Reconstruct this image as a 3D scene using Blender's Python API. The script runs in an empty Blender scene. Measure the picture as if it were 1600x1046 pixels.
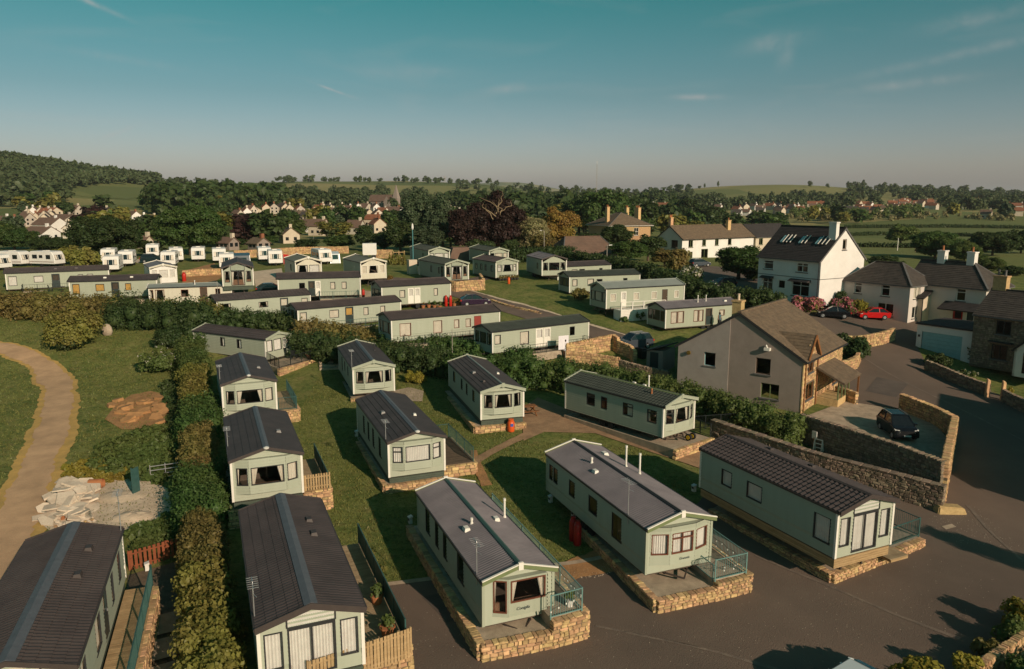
import bpy, bmesh, math, random
import numpy as np
from mathutils import Vector, Matrix
C = bpy.context.scene.collection
sc = bpy.context.scene
R = random.Random(11)
rad = math.radians
# ------------------------------------------------------------------ camera, sky, sun, exposure
F, CX, CY, CZ = 1180.0, 800.0, 523.0, 18.7
PIT = math.atan(209.0 / F)
cam = bpy.data.objects.new('camera', bpy.data.cameras.new('camera')); C.objects.link(cam)
cam.location = (0, 0, CZ); cam.rotation_euler = (math.pi / 2 - PIT, 0, 0)
cam.data.sensor_width = 36; cam.data.lens = 36 * F / 1600; cam.data.clip_end = 30000; cam.data.clip_start = 0.5
sc.camera = cam
SUN_AZ, SUN_EL = rad(-54), rad(23)
w = bpy.data.worlds.new('World'); sc.world = w; w.use_nodes = True
nt = w.node_tree; nt.nodes.clear()
def N(t, **k):
    n = nt.nodes.new(t)
    for a, b in k.items(): setattr(n, a, b)
    return n
sky = N('ShaderNodeTexSky', sky_type='NISHITA', sun_disc=False, sun_elevation=SUN_EL, air_density=1.0, dust_density=1.5, ozone_density=1.0)
sky.sun_rotation = math.pi / 2 - SUN_AZ
hs = N('ShaderNodeHueSaturation'); hs.inputs['Saturation'].default_value = 0.95
mul = N('ShaderNodeMix', data_type='RGBA', blend_type='MULTIPLY'); mul.inputs[0].default_value = 1; 
tcs = N('ShaderNodeTexCoord'); sps = N('ShaderNodeSeparateXYZ'); nt.links.new(tcs.outputs['Generated'], sps.inputs[0])
m3 = N('ShaderNodeMath', operation='MULTIPLY'); m3.inputs[1].default_value = 3.0; nt.links.new(sps.outputs[2], m3.inputs[0])
tint = N('ShaderNodeValToRGB'); te = tint.color_ramp.elements; te[0].position = 0.0; te[0].color = (1.14, 1.03, 1.34, 1); te[1].position = 1.0; te[1].color = (.16, .64, .53, 1)
for a_, c_ in ((.12, (1.06, .99, 1.10, 1)), (.39, (.53, .75, .73, 1)), (.72, (.20, .75, .60, 1))): e_ = te.new(a_); e_.color = c_
nt.links.new(m3.outputs[0], tint.inputs[0]); nt.links.new(tint.outputs[0], mul.inputs[7])
nt.links.new(sky.outputs[0], hs.inputs['Color']); nt.links.new(hs.outputs[0], mul.inputs[6])
# thin cirrus, as in the photograph: streaks of white high in the sky
tc = N('ShaderNodeTexCoord'); sep = N('ShaderNodeSeparateXYZ'); nt.links.new(tc.outputs['Generated'], sep.inputs[0])
mp = N('ShaderNodeMapping'); mp.inputs['Scale'].default_value = (3.0, 3.0, 16.0); mp.inputs['Rotation'].default_value = (0, 0.10, 0)
nt.links.new(tc.outputs['Generated'], mp.inputs[0])
nz = N('ShaderNodeTexNoise'); nz.inputs['Scale'].default_value = 1.6; nz.inputs['Detail'].default_value = 7; nz.inputs['Distortion'].default_value = 0.8
nt.links.new(mp.outputs[0], nz.inputs['Vector'])
rp = N('ShaderNodeValToRGB'); rp.color_ramp.elements[0].position = 0.55; rp.color_ramp.elements[1].position = 0.85
rp.color_ramp.elements[1].color = (0.12, 0.12, 0.12, 1)
nt.links.new(nz.outputs[0], rp.inputs[0])
def sky_dir(px, py):
    k = (py - CY) / F; c, s = math.cos(PIT), math.sin(PIT)
    return Vector(((px - CX) / F, c - k * s, -s - k * c)).normalized()
prev = rp.outputs[0]
def wisp(px, py, ax, ay, strength, tilt=0.0):
    """one cloud of the sky: an uneven soft streak round a direction"""
    global prev
    d = sky_dir(px, py); u = Vector((0, 0, 1)).cross(d).normalized() * -1; v = d.cross(u).normalized() * -1
    c, s = math.cos(tilt), math.sin(tilt); u2 = u * c + v * s; v2 = v * c - u * s
    def dot(vec, sc_):
        n = N('ShaderNodeVectorMath', operation='DOT_PRODUCT'); n.inputs[1].default_value = vec / sc_
        nt.links.new(tc.outputs['Generated'], n.inputs[0]); return n.outputs['Value']
    def m(op, a, b=None):
        n = N('ShaderNodeMath', operation=op)
        for i, q in enumerate((a, b)):
            if q is None: continue
            if isinstance(q, (int, float)): n.inputs[i].default_value = q
            else: nt.links.new(q, n.inputs[i])
        return n.outputs[0]
    du = m('SUBTRACT', dot(u2, ax / F), d.dot(u2) / (ax / F)); dv = m('SUBTRACT', dot(v2, ay / F), d.dot(v2) / (ay / F))
    r2 = m('ADD', m('MULTIPLY', du, du), m('MULTIPLY', dv, dv))
    g = m('POWER', 2.718, m('MULTIPLY', r2, -1.0))
    front = m('GREATER_THAN', dot(d, 1.0), 0.5)
    n2 = N('ShaderNodeTexNoise'); n2.inputs['Scale'].default_value = 38; n2.inputs['Detail'].default_value = 6; n2.inputs['Distortion'].default_value = 1.2
    nt.links.new(tc.outputs['Generated'], n2.inputs['Vector'])
    val = m('MULTIPLY', m('MULTIPLY', g, front), m('MULTIPLY', m('SUBTRACT', n2.outputs[0], 0.18), strength))
    prev = m('ADD', prev, val)
for a in [(1208, 66, 40, 11, .62, 0.12), (1226, 92, 9, 13, .5, -0.3), (1090, 152, 34, 4, .75, -0.03), (520, 141, 22, 1.7, 1.3, -0.32), (150, 8, 34, 3, .9, -0.35),
          (793, 138, 26, 6, 0.5, 0.1), (1500, 85, 110, 6, .45, 0.16), (1530, 30, 60, 10, .4, 0.1), (1420, 131, 70, 6, .5, 0.05), (650, 113, 70, 9, .3, 0), (190, 92, 60, 5, .3, -.1), (185, 207, 22, 2.5, .6, .4)]:
    wisp(*a)
cl = N('ShaderNodeMix', data_type='RGBA'); cl.inputs[7].default_value = (6.2, 5.6, 5.3, 1)
nt.links.new(prev, cl.inputs[0]); nt.links.new(mul.outputs[2], cl.inputs[6])
bg = N('ShaderNodeBackground'); bg.inputs['Strength'].default_value = 0.084
out = N('ShaderNodeOutputWorld')
nt.links.new(cl.outputs[2], bg.inputs[0]); nt.links.new(bg.outputs[0], out.inputs[0])
sl = bpy.data.lights.new('sun', 'SUN'); sl.energy = 4.6; sl.angle = rad(0.5); sl.color = (1.0, 0.785, 0.61)
sun = bpy.data.objects.new('sun', sl); C.objects.link(sun)
sun.rotation_euler = Vector((math.cos(SUN_AZ) * math.cos(SUN_EL), math.sin(SUN_AZ) * math.cos(SUN_EL), math.sin(SUN_EL))).to_track_quat('Z', 'Y').to_euler()
sun.location = (60, -80, 60)
vs = sc.view_settings; sc.display_settings.display_device = 'sRGB'
vs.view_transform = 'Standard'; vs.look = 'None'; vs.gamma = 1; vs.use_curve_mapping = False; vs.exposure = -0.02
sc.cycles.max_bounces = 5; sc.cycles.transparent_max_bounces = 12; sc.cycles.use_denoising = True
# ------------------------------------------------------------------ terrain
_ys = [-200, 20, 36, 45, 52, 60, 68, 75, 79, 84, 90, 96, 102, 110, 120, 140, 170, 250, 400, 600, 900, 1500, 3000, 12000]
_zs = [-.3, 0, .05, .5, .9, 1.3, 1.6, 1.95, 2.8, 3.7, 4.2, 5.1, 5.7, 6.4, 6.9, 7.2, 6.8, 6.0, 6.0, 10, 16, 20, 24, 30]
_ty = np.arange(-100, 401, 1.0); _tz = np.interp(_ty, _ys, _zs)
for _ in range(2): _tz[5:-5] = np.convolve(_tz, np.ones(7) / 7, 'same')[5:-5]
def _g(x, y, cx, cy, sx, sy, a): return a * np.exp(-.5 * (((x - cx) / sx) ** 2 + ((y - cy) / sy) ** 2))
def zt(x, y):
    x = np.asarray(x, float); y = np.asarray(y, float)
    z = np.where(y < 400, np.interp(y, _ty, _tz), np.interp(y, _ys, _zs))
    near = np.clip((160 - y) / 60, 0, 1)
    z = z - .03 * np.clip(x - 12, 0, 70) * np.clip((900 - y) / 600, 0, 1) * np.clip((y - 30) / 25, 0, 1) - .012 * np.clip(-x - 20, 0, 80) * near
    z = z + _g(x, y, -760, 830, 200, 260, 66) + _g(x, y, -230, 500, 90, 70, 7) + _g(x, y, -290, 1500, 240, 300, 33) + _g(x, y, 420, 1350, 150, 220, 20) + _g(x, y, 640, 1450, 190, 200, 13)
    z = z + _g(x, y, -60, 1500, 120, 260, 8) + _g(x, y, -560, 1900, 160, 300, 22) + _g(x, y, -150, 6000, 500, 500, 110) + _g(x, y, 60, 6300, 300, 400, 40)
    far = np.clip((y - 170) / 200, 0, 1)
    z = z + far * (np.sin(x * .013 + y * .006) * .7 + np.sin(x * .031 - y * .017 + 2) * .35)
    return z
def ray(px, py):
    k = (py - CY) / F; c, s = math.cos(PIT), math.sin(PIT)
    return Vector(((px - CX) / F, c - k * s, -s - k * c))
_T = np.geomspace(12, 9000, 2600)
def G(px, py, dz=0.0):
    """the ground point seen at a place of the photograph"""
    r = ray(px, py); z = CZ + r.z * _T - zt(r.x * _T, r.y * _T) - dz
    i = int(np.argmax(z < 0))
    if z[i] >= 0: i = len(_T) - 1
    a = z[i - 1] / (z[i - 1] - z[i]) if i else 0
    t = _T[i - 1] + (_T[i] - _T[i - 1]) * a
    return Vector((r.x * t, r.y * t, CZ + r.z * t))
def PZ(px, py, z):
    """the point at height z seen at a place of the photograph"""
    r = ray(px, py); t = (z - CZ) / r.z
    return Vector((r.x * t, r.y * t, z))
def PD(px, py, D):
    r = ray(px, py); t = D / r.y
    return Vector((r.x * t, D, CZ + r.z * t))
def zg(x, y): return float(zt(x, y))
# ------------------------------------------------------------------ materials
MATS = {}
def mat(name, c, c2=None, scale=3.0, rough=.8, bump=0.0, bscale=30.0, spec=.3, metal=0.0, rnd=0.0, hue=0.0, island=False, stretch=(1, 1, 1), lo=.35, hi=.65, detail=6):
    m = bpy.data.materials.new(name); m.use_nodes = True; t = m.node_tree; L = t.links
    p = t.nodes['Principled BSDF']; p.inputs['Roughness'].default_value = rough; p.inputs['Metallic'].default_value = metal
    p.inputs['Specular IOR Level'].default_value = spec
    def n(ty, **k):
        q = t.nodes.new(ty)
        for a, b in k.items(): setattr(q, a, b)
        return q
    geo = n('ShaderNodeNewGeometry'); pos = geo.outputs['Position']
    if stretch != (1, 1, 1):
        mpp = n('ShaderNodeMapping'); mpp.inputs['Scale'].default_value = stretch; L.new(pos, mpp.inputs[0]); pos = mpp.outputs[0]
    c2 = c2 or tuple(v * .8 for v in c)
    nz = n('ShaderNodeTexNoise'); nz.inputs['Scale'].default_value = scale; nz.inputs['Detail'].default_value = detail; nz.inputs['Roughness'].default_value = .65
    L.new(pos, nz.inputs['Vector'])
    r = n('ShaderNodeValToRGB'); e = r.color_ramp.elements; e[0].position = lo; e[1].position = hi
    e[0].color = (*c2, 1); e[1].color = (*c, 1); L.new(nz.outputs[0], r.inputs[0]); col = r.outputs[0]
    if rnd or hue:
        oi = n('ShaderNodeObjectInfo'); hsv = n('ShaderNodeHueSaturation'); L.new(col, hsv.inputs['Color'])
        val = oi.outputs['Random']
        if island:
            ad = n('ShaderNodeMath', operation='ADD'); L.new(val, ad.inputs[0]); L.new(geo.outputs['Random Per Island'], ad.inputs[1])
            fr = n('ShaderNodeMath', operation='FRACT'); L.new(ad.outputs[0], fr.inputs[0]); val = fr.outputs[0]
        mv = n('ShaderNodeMapRange'); mv.inputs['To Min'].default_value = 1 - rnd; mv.inputs['To Max'].default_value = 1 + rnd; L.new(val, mv.inputs[0]); L.new(mv.outputs[0], hsv.inputs['Value'])
        if hue:
            w7 = n('ShaderNodeMath', operation='MULTIPLY'); w7.inputs[1].default_value = 7.31; L.new(val, w7.inputs[0])
            f7 = n('ShaderNodeMath', operation='FRACT'); L.new(w7.outputs[0], f7.inputs[0])
            mh = n('ShaderNodeMapRange'); mh.inputs['To Min'].default_value = .5 - hue; mh.inputs['To Max'].default_value = .5 + hue; L.new(f7.outputs[0], mh.inputs[0]); L.new(mh.outputs[0], hsv.inputs['Hue'])
        col = hsv.outputs[0]
    L.new(col, p.inputs['Base Color'])
    if bump:
        nb = n('ShaderNodeTexNoise'); nb.inputs['Scale'].default_value = bscale; nb.inputs['Detail'].default_value = 4; L.new(pos, nb.inputs['Vector'])
        bp = n('ShaderNodeBump'); bp.inputs['Strength'].default_value = bump; bp.inputs['Distance'].default_value = .05; L.new(nb.outputs[0], bp.inputs['Height']); L.new(bp.outputs[0], p.inputs['Normal'])
    MATS[name] = m; return m
def leafmat(name, c, hue=.022, val=.3, trans=.38):
    m = bpy.data.materials.new(name); m.use_nodes = True; t = m.node_tree; L = t.links; t.nodes.clear()
    def n(ty, **k):
        q = t.nodes.new(ty)
        for a, b in k.items(): setattr(q, a, b)
        return q
    o = n('ShaderNodeOutputMaterial'); d = n('ShaderNodeBsdfDiffuse'); tr = n('ShaderNodeBsdfTranslucent'); mx = n('ShaderNodeMixShader'); mx.inputs[0].default_value = trans
    gl = n('ShaderNodeBsdfGlossy'); gl.inputs['Roughness'].default_value = .45; mg = n('ShaderNodeMixShader'); mg.inputs[0].default_value = .012
    geo = n('ShaderNodeNewGeometry'); oi = n('ShaderNodeObjectInfo'); hsv = n('ShaderNodeHueSaturation'); hsv.inputs['Color'].default_value = (*c, 1)
    ad = n('ShaderNodeMath', operation='ADD'); L.new(geo.outputs['Random Per Island'], ad.inputs[0]); L.new(oi.outputs['Random'], ad.inputs[1])
    mv = n('ShaderNodeMapRange'); mv.inputs['From Max'].default_value = 2; mv.inputs['To Min'].default_value = 1 - val; mv.inputs['To Max'].default_value = 1 + val; L.new(ad.outputs[0], mv.inputs[0]); L.new(mv.outputs[0], hsv.inputs['Value'])
    nz = n('ShaderNodeTexNoise'); nz.inputs['Scale'].default_value = .35; nz.inputs['Detail'].default_value = 3; L.new(geo.outputs['Position'], nz.inputs['Vector'])
    mh = n('ShaderNodeMapRange'); mh.inputs['From Min'].default_value = .3; mh.inputs['From Max'].default_value = .7; mh.inputs['To Min'].default_value = .5 - hue; mh.inputs['To Max'].default_value = .5 + hue; L.new(nz.outputs[0], mh.inputs[0]); L.new(mh.outputs[0], hsv.inputs['Hue'])
    for s in (d, tr): L.new(hsv.outputs[0], s.inputs['Color'])
    L.new(d.outputs[0], mx.inputs[1]); L.new(tr.outputs[0], mx.inputs[2]); L.new(mx.outputs[0], mg.inputs[1]); L.new(gl.outputs[0], mg.inputs[2]); L.new(mg.outputs[0], o.inputs[0])
    MATS[name] = m; return m
def glassmat(name, tint=(.93, .95, .95)):
    m = bpy.data.materials.new(name); m.use_nodes = True; t = m.node_tree; L = t.links; t.nodes.clear()
    o = t.nodes.new('ShaderNodeOutputMaterial'); a = t.nodes.new('ShaderNodeBsdfTransparent'); a.inputs[0].default_value = (*tint, 1)
    g = t.nodes.new('ShaderNodeBsdfGlossy'); g.inputs['Roughness'].default_value = .03; f = t.nodes.new('ShaderNodeFresnel'); gb = t.nodes.new('ShaderNodeNewGeometry'); mi = t.nodes.new('ShaderNodeMapRange'); mi.inputs['To Min'].default_value = 1.5; mi.inputs['To Max'].default_value = 1 / 1.5; L.new(gb.outputs['Backfacing'], mi.inputs[0]); L.new(mi.outputs[0], f.inputs[0])
    x = t.nodes.new('ShaderNodeMixShader'); L.new(f.outputs[0], x.inputs[0]); L.new(a.outputs[0], x.inputs[1]); L.new(g.outputs[0], x.inputs[2]); L.new(x.outputs[0], o.inputs[0])
    MATS[name] = m; return m
mat('sage', (.345, .365, .28), (.305, .328, .245), scale=1.3, rough=.6, stretch=(2.2, 2.2, .3), lo=.25, hi=.75)
mat('cream', (.58, .54, .43), (.50, .46, .36), scale=1.2, rough=.6, stretch=(2.2, 2.2, .3), lo=.25, hi=.75)
mat('white_panel', (.72, .69, .64), (.66, .63, .58), scale=1.5, rough=.4)
mat('trim_white', (.74, .70, .62), (.68, .64, .56), rough=.5)
mat('skirt_green', (.075, .095, .07), (.06, .075, .055), scale=2, rough=.7)
mat('dark_trim', (.035, .035, .035), (.028, .028, .03), rough=.45)
mat('frame_red', (.15, .05, .028), (.12, .04, .022), rough=.5)
mat('olive_trim', (.16, .19, .085), (.14, .17, .075), rough=.6)
mat('green_trim', (.05, .10, .085), (.04, .085, .07), rough=.5)
mat('roof_dark', (.078, .061, .058), (.054, .043, .041), scale=.9, rough=.62, bump=.15, bscale=60)
mat('roof_brown', (.086, .066, .060), (.06, .046, .043), scale=.8, rough=.65, bump=.15, bscale=60)
mat('roof_grey', (.20, .175, .18), (.15, .132, .138), scale=.7, rough=.55, bump=.08, bscale=40)
mat('roof_green', (.060, .068, .055), (.045, .052, .042), scale=1.0, rough=.7, bump=.15, bscale=60)
mat('roof_pale', (.26, .28, .25), (.22, .24, .215), scale=.8, rough=.6)
mat('roof_olive', (.17, .17, .13), (.14, .14, .105), scale=.8, rough=.7)
mat('ridge_blue', (.115, .122, .135), (.09, .096, .108), rough=.5)
mat('barge_dark', (.062, .048, .043), (.052, .04, .037), rough=.5)
mat('curtain', (.66, .58, .48), (.58, .51, .42), scale=2.5, rough=.95)
mat('curtain_white', (.70, .65, .59), (.62, .57, .52), scale=2.5, rough=.95)
mat('curtain_gold', (.55, .33, .10), (.48, .28, .08), scale=2.5, rough=.95)
mat('interior', (.10, .075, .055), (.08, .06, .045), rough=.9)
mat('sofa', (.22, .12, .07), (.15, .08, .05), rough=.9)
mat('door_dark', (.028, .042, .040), (.022, .034, .032), rough=.45)
mat('door_red', (.26, .045, .03), (.22, .035, .025), rough=.5)
mat('door_brown', (.08, .05, .03), (.06, .04, .025), rough=.5)
mat('steel', (.06, .055, .05), (.09, .06, .045), scale=8, rough=.6, metal=.3)
mat('vent_grey', (.22, .21, .20), rough=.5)
mat('alu', (.55, .55, .55), (.45, .45, .45), rough=.35, metal=.7)
mat('stone', (.56, .365, .185), (.40, .255, .125), scale=5, rough=.9, bump=.5, bscale=14, rnd=.32, hue=.018, island=True)
mat('mortar', (.17, .13, .085), (.11, .085, .055), scale=6, rough=.95, bump=.4)
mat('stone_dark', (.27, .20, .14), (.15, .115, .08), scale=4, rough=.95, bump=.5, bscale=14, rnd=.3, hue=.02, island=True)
mat('concrete', (.46, .355, .25), (.30, .235, .165), scale=1.6, rough=.95, bump=.3, bscale=20)
mat('flag', (.42, .34, .25), (.28, .22, .16), scale=1.8, rough=.95, bump=.3, bscale=20, rnd=.12)
mat('tarmac', (.178, .130, .098), (.112, .084, .066), scale=.11, rough=.94, bump=.6, bscale=22, detail=15, lo=.28, hi=.72, spec=.2)
mat('tarmac_seam', (.21, .16, .12), (.13, .1, .08), scale=1.5, rough=.94, bump=.6, bscale=22)
mat('tarmac_patch', (.125, .098, .08), (.09, .072, .06), scale=.5, rough=.94, bump=.6, bscale=22)
mat('asphalt', (.165, .118, .09), (.12, .088, .068), scale=.4, rough=.94, bump=.3, bscale=26, detail=10)
mat('track', (.57, .36, .205), (.40, .255, .145), scale=.55, rough=.97, bump=.5, bscale=14, detail=10)
mat('track_edge', (.56, .34, .10), (.38, .25, .08), scale=.9, rough=.97, bump=.6, bscale=14, detail=10)
mat('sand', (.66, .52, .375), (.48, .375, .26), scale=1.0, rough=.97, bump=.7, bscale=7, detail=10)
mat('soil', (.42, .22, .09), (.28, .15, .065), scale=1.3, rough=.97, bump=.7, bscale=10, detail=10)
mat('dark_soil', (.17, .12, .075), (.10, .075, .05), scale=1.8, rough=.97, bump=.7, bscale=10, detail=10)
mat('paving_brown', (.36, .225, .125), (.24, .15, .085), scale=1.2, rough=.95, bump=.6, bscale=9, detail=10)
mat('timber', (.42, .285, .145), (.32, .21, .10), scale=2, rough=.85, stretch=(1, 1, 6), rnd=.13)
mat('timber_red', (.25, .075, .03), (.19, .055, .022), scale=2, rough=.85, stretch=(1, 1, 3), rnd=.18)
mat('rubble', (.62, .52, .40), (.48, .39, .29), scale=1.6, rough=.95, bump=.4, bscale=12, rnd=.14)
mat('decking_dark', (.13, .09, .06), (.09, .065, .042), scale=3, rough=.85, rnd=.14)
mat('decking', (.36, .27, .16), (.28, .20, .115), scale=3, rough=.85, rnd=.14)
mat('rail_green', (.045, .105, .095), (.035, .085, .075), rough=.4)
mat('rail_teal', (.15, .27, .245), (.12, .22, .20), rough=.45)
mat('rail_black', (.02, .024, .024), (.016, .02, .02), rough=.4)
mat('orange', (.62, .10, .02), (.56, .085, .018), rough=.35)
mat('red_shaded', (.36, .02, .018), rough=.35)  # bottle red darkened, shade put into the colour
mat('red_paint', (.45, .025, .015), (.40, .02, .012), rough=.3)
mat('bulb', (.8, .78, .7), (.78, .75, .68), rough=.2)
mat('pot', (.38, .15, .06), (.32, .12, .05), rough=.9)
mat('blue_sign', (.05, .10, .35), rough=.5)
mat('rubber', (.018, .018, .018), rough=.8)
mat('render_white', (.74, .70, .65), (.66, .62, .57), scale=.5, rough=.85, bump=.1)
mat('render_pink', (.58, .52, .47), (.53, .47, .42), scale=.5, rough=.9, bump=.15)
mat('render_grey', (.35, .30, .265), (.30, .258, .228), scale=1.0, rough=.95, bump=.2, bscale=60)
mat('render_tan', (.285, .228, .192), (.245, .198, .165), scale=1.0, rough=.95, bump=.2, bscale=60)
mat('render_cream', (.56, .47, .36), (.50, .42, .31), scale=.6, rough=.9)
mat('slate_brown', (.185, .13, .082), (.11, .08, .054), scale=2.2, rough=.92, bump=.4, bscale=9, detail=10)
mat('slate_dark', (.050, .042, .040), (.034, .030, .029), scale=1.6, rough=.9, bump=.3, bscale=9, detail=10)
mat('slate_mid', (.080, .066, .055), (.05, .042, .037), scale=1.5, rough=.9, bump=.35, bscale=9, detail=10)
mat('lead', (.13, .125, .12), (.10, .095, .09), rough=.6)
mat('turquoise', (.27, .47, .48), (.23, .41, .42), scale=2, rough=.6)
mat('oak', (.24, .10, .035), (.18, .075, .025), scale=3, rough=.6, stretch=(1, 1, 4))
mat('village_wall', (.50, .44, .36), (.44, .38, .31), scale=.3, rough=.9, rnd=.22, hue=.012)
mat('tile_red', (.27, .105, .055), (.20, .08, .042), scale=.6, rough=.9)
mat('tile_brown', (.17, .105, .075), (.125, .08, .058), scale=.6, rough=.9)
mat('car_black', (.008, .009, .011), rough=.18, spec=.5)
mat('car_red', (.50, .012, .012), (.48, .011, .011), rough=.2, spec=.5)
mat('car_grey', (.05, .062, .075), (.047, .058, .07), rough=.25, spec=.5)
mat('car_silver', (.30, .31, .33), (.28, .29, .31), rough=.25, metal=.4)
mat('car_purple', (.03, .014, .035), rough=.2, spec=.5)
mat('car_green', (.008, .022, .024), rough=.2, spec=.5)
mat('car_pale', (.50, .56, .56), (.48, .54, .54), rough=.25)
mat('car_glass', (.012, .016, .018), rough=.06, spec=.6)
mat('plate_yellow', (.68, .42, .03), rough=.5)
mat('lamp_white', (.75, .72, .66), rough=.2)
mat('lamp_red', (.45, .03, .02), rough=.25)
mat('cloth_white', (.72, .68, .70), (.66, .62, .65), rough=.95)
mat('skin', (.36, .19, .12), rough=.7)
mat('hair', (.03, .018, .012), rough=.8)
mat('cloth_teal', (.08, .15, .17), rough=.9)
mat('bark', (.12, .085, .055), (.07, .05, .035), scale=4, rough=.95, bump=.6, bscale=12)
mat('bark_pale', (.34, .25, .15), (.22, .16, .09), scale=4, rough=.95)
mat('pole_grey', (.30, .27, .23), (.25, .225, .19), rough=.6)
mat('pole_teal', (.06, .20, .21), (.05, .17, .18), rough=.5)
mat('flower_pink', (.62, .25, .28), (.5, .2, .22), rough=.9)
glassmat('pane')
for n_, c_ in dict(leaf_dark=(0.059, 0.088, 0.029), leaf_green=(0.073, 0.120, 0.032), leaf_mid=(0.112, 0.149, 0.041), leaf_olive=(0.220, 0.205, 0.051), leaf_yellow=(.28, .24, .04),
                   leaf_rust=(0.195, 0.159, 0.051), leaf_copper=(.052, .030, .024), leaf_gold=(.24, .155, .04), leaf_pale=(.26, .235, .11), leaf_blue=(0.081, 0.112, 0.056), leaf_far=(0.090, 0.117, 0.049), leaf_white=(.5, .47, .38)).items():
    leafmat(n_, c_)
leafmat('leaf_pink', (.50, .17, .19)); leafmat('grass_blade', (.185, .19, .055), val=.4)
# ------------------------------------------------------------------ mesh helpers
class MB:
    def __init__(s): s.v = []; s.f = []
    def quad(s, *p):
        b = len(s.v); s.v += [tuple(q) for q in p]; s.f.append(tuple(range(b, b + len(p))))
    def box(s, a, b):
        (x0, y0, z0), (x1, y1, z1) = a, b
        s.hexa([(x0, y0, z0), (x1, y0, z0), (x1, y1, z0), (x0, y1, z0)], [(x0, y0, z1), (x1, y0, z1), (x1, y1, z1), (x0, y1, z1)])
    def hexa(s, lo, hi):
        b = len(s.v); s.v += [tuple(q) for q in lo] + [tuple(q) for q in hi]; n = len(lo)
        s.f.append(tuple(b + i for i in reversed(range(n)))); s.f.append(tuple(b + n + i for i in range(n)))
        for i in range(n): j = (i + 1) % n; s.f.append((b + i, b + j, b + n + j, b + n + i))
    def bar(s, p, q, w, h=None, up=Vector((0, 0, 1))):
        p = Vector(p); q = Vector(q); d = (q - p).normalized(); h = h or w
        u = Vector(up)
        if abs(d.dot(u)) > .95: u = Vector((1, 0, 0))
        a = d.cross(u).normalized() * (w / 2); c = a.cross(d).normalized() * (h / 2)
        s.hexa([p - a - c, p + a - c, p + a + c, p - a + c], [q - a - c, q + a - c, q + a + c, q - a + c])
    def tube(s, p, q, r, r2=None, n=8, caps=True):
        p = Vector(p); q = Vector(q); d = (q - p).normalized(); r2 = r if r2 is None else r2
        u = Vector((1, 0, 0)) if abs(d.z) > .9 else Vector((0, 0, 1)); a = d.cross(u).normalized(); c = d.cross(a)
        b = len(s.v)
        for P, rr in ((p, r), (q, r2)):
            for i in range(n):
                t = 2 * math.pi * i / n; s.v.append(tuple(P + a * math.cos(t) * rr + c * math.sin(t) * rr))
        for i in range(n): j = (i + 1) % n; s.f.append((b + i, b + j, b + n + j, b + n + i))
        if caps: s.f.append(tuple(b + i for i in reversed(range(n)))); s.f.append(tuple(b + n + i for i in range(n)))
    def lathe(s, c, prof, n=14):
        b = len(s.v); m = len(prof)
        for r, z in prof:
            for i in range(n):
                t = 2 * math.pi * i / n; s.v.append((c[0] + r * math.cos(t), c[1] + r * math.sin(t), c[2] + z))
        for k in range(m - 1):
            for i in range(n):
                j = (i + 1) % n; s.f.append((b + k * n + i, b + k * n + j, b + k * n + n + j, b + k * n + n + i))
        s.f.append(tuple(b + i for i in reversed(range(n)))); s.f.append(tuple(b + (m - 1) * n + i for i in range(n)))
    def mesh(s, name, m):
        me = bpy.data.meshes.new(name); me.from_pydata(s.v, [], s.f); me.materials.append(MATS[m] if isinstance(m, str) else m); me.update(); return me
    def build(s, name, m, parent=None, loc=None, smooth=False, label=None, bevel=0):
        me = s.mesh(name, m)
        if smooth:
            for p in me.polygons: p.use_smooth = True
        o = link(name, me, parent, loc)
        if bevel:
            bm = bmesh.new(); bm.from_mesh(me); bmesh.ops.bevel(bm, geom=bm.edges[:], offset=bevel, segments=2, affect='EDGES', clamp_overlap=True); bm.to_mesh(me); bm.free()
        if label: o['label'] = label
        return o
def link(name, me, parent=None, loc=None, rz=0.0):
    o = bpy.data.objects.new(name, me); C.objects.link(o)
    if parent is not None: o.parent = parent
    if loc is not None: o.location = loc
    if rz: o.rotation_euler = (0, 0, rz)
    return o
def tag(o, label, cat, group=None, kind=None):
    o['label'] = label; o['category'] = cat
    if group: o['group'] = group
    if kind: o['kind'] = kind
    return o
def thing(name, label, cat, loc=(0, 0, 0), rz=0.0, group=None):
    o = bpy.data.objects.new(name, None); C.objects.link(o); o.location = loc; o.rotation_euler = (0, 0, rz); o.empty_display_size = .2
    return tag(o, label, cat, group)
def copy_tree(o, parent=None):
    c = o.copy(); C.objects.link(c); c.parent = parent
    for ch in list(o.children): copy_tree(ch, c)
    return c
def dup(o, loc, rz=0.0, label=None, group=None, scale=None):
    c = copy_tree(o); c.location = loc; c.rotation_euler = (0, 0, rz)
    if label: c['label'] = label
    if group: c['group'] = group
    if scale: c.scale = (scale, scale, scale) if isinstance(scale, (int, float)) else scale
    return c
def npmesh(name, V, Fq, m):
    """mesh from arrays: V (n,3), Fq (k,4) or (k,3)"""
    me = bpy.data.meshes.new(name); V = np.asarray(V, np.float32); Fq = np.asarray(Fq, np.int32); k, w_ = Fq.shape
    me.vertices.add(len(V)); me.vertices.foreach_set('co', V.ravel())
    me.loops.add(k * w_); me.loops.foreach_set('vertex_index', Fq.ravel())
    me.polygons.add(k); me.polygons.foreach_set('loop_start', np.arange(0, k * w_, w_, dtype=np.int32))
    me.materials.append(MATS[m] if isinstance(m, str) else m); me.update(calc_edges=True); me.validate(); return me
def structure(o): o['kind'] = 'structure'; return o
def stuff(o): o['kind'] = 'stuff'; return o
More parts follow.
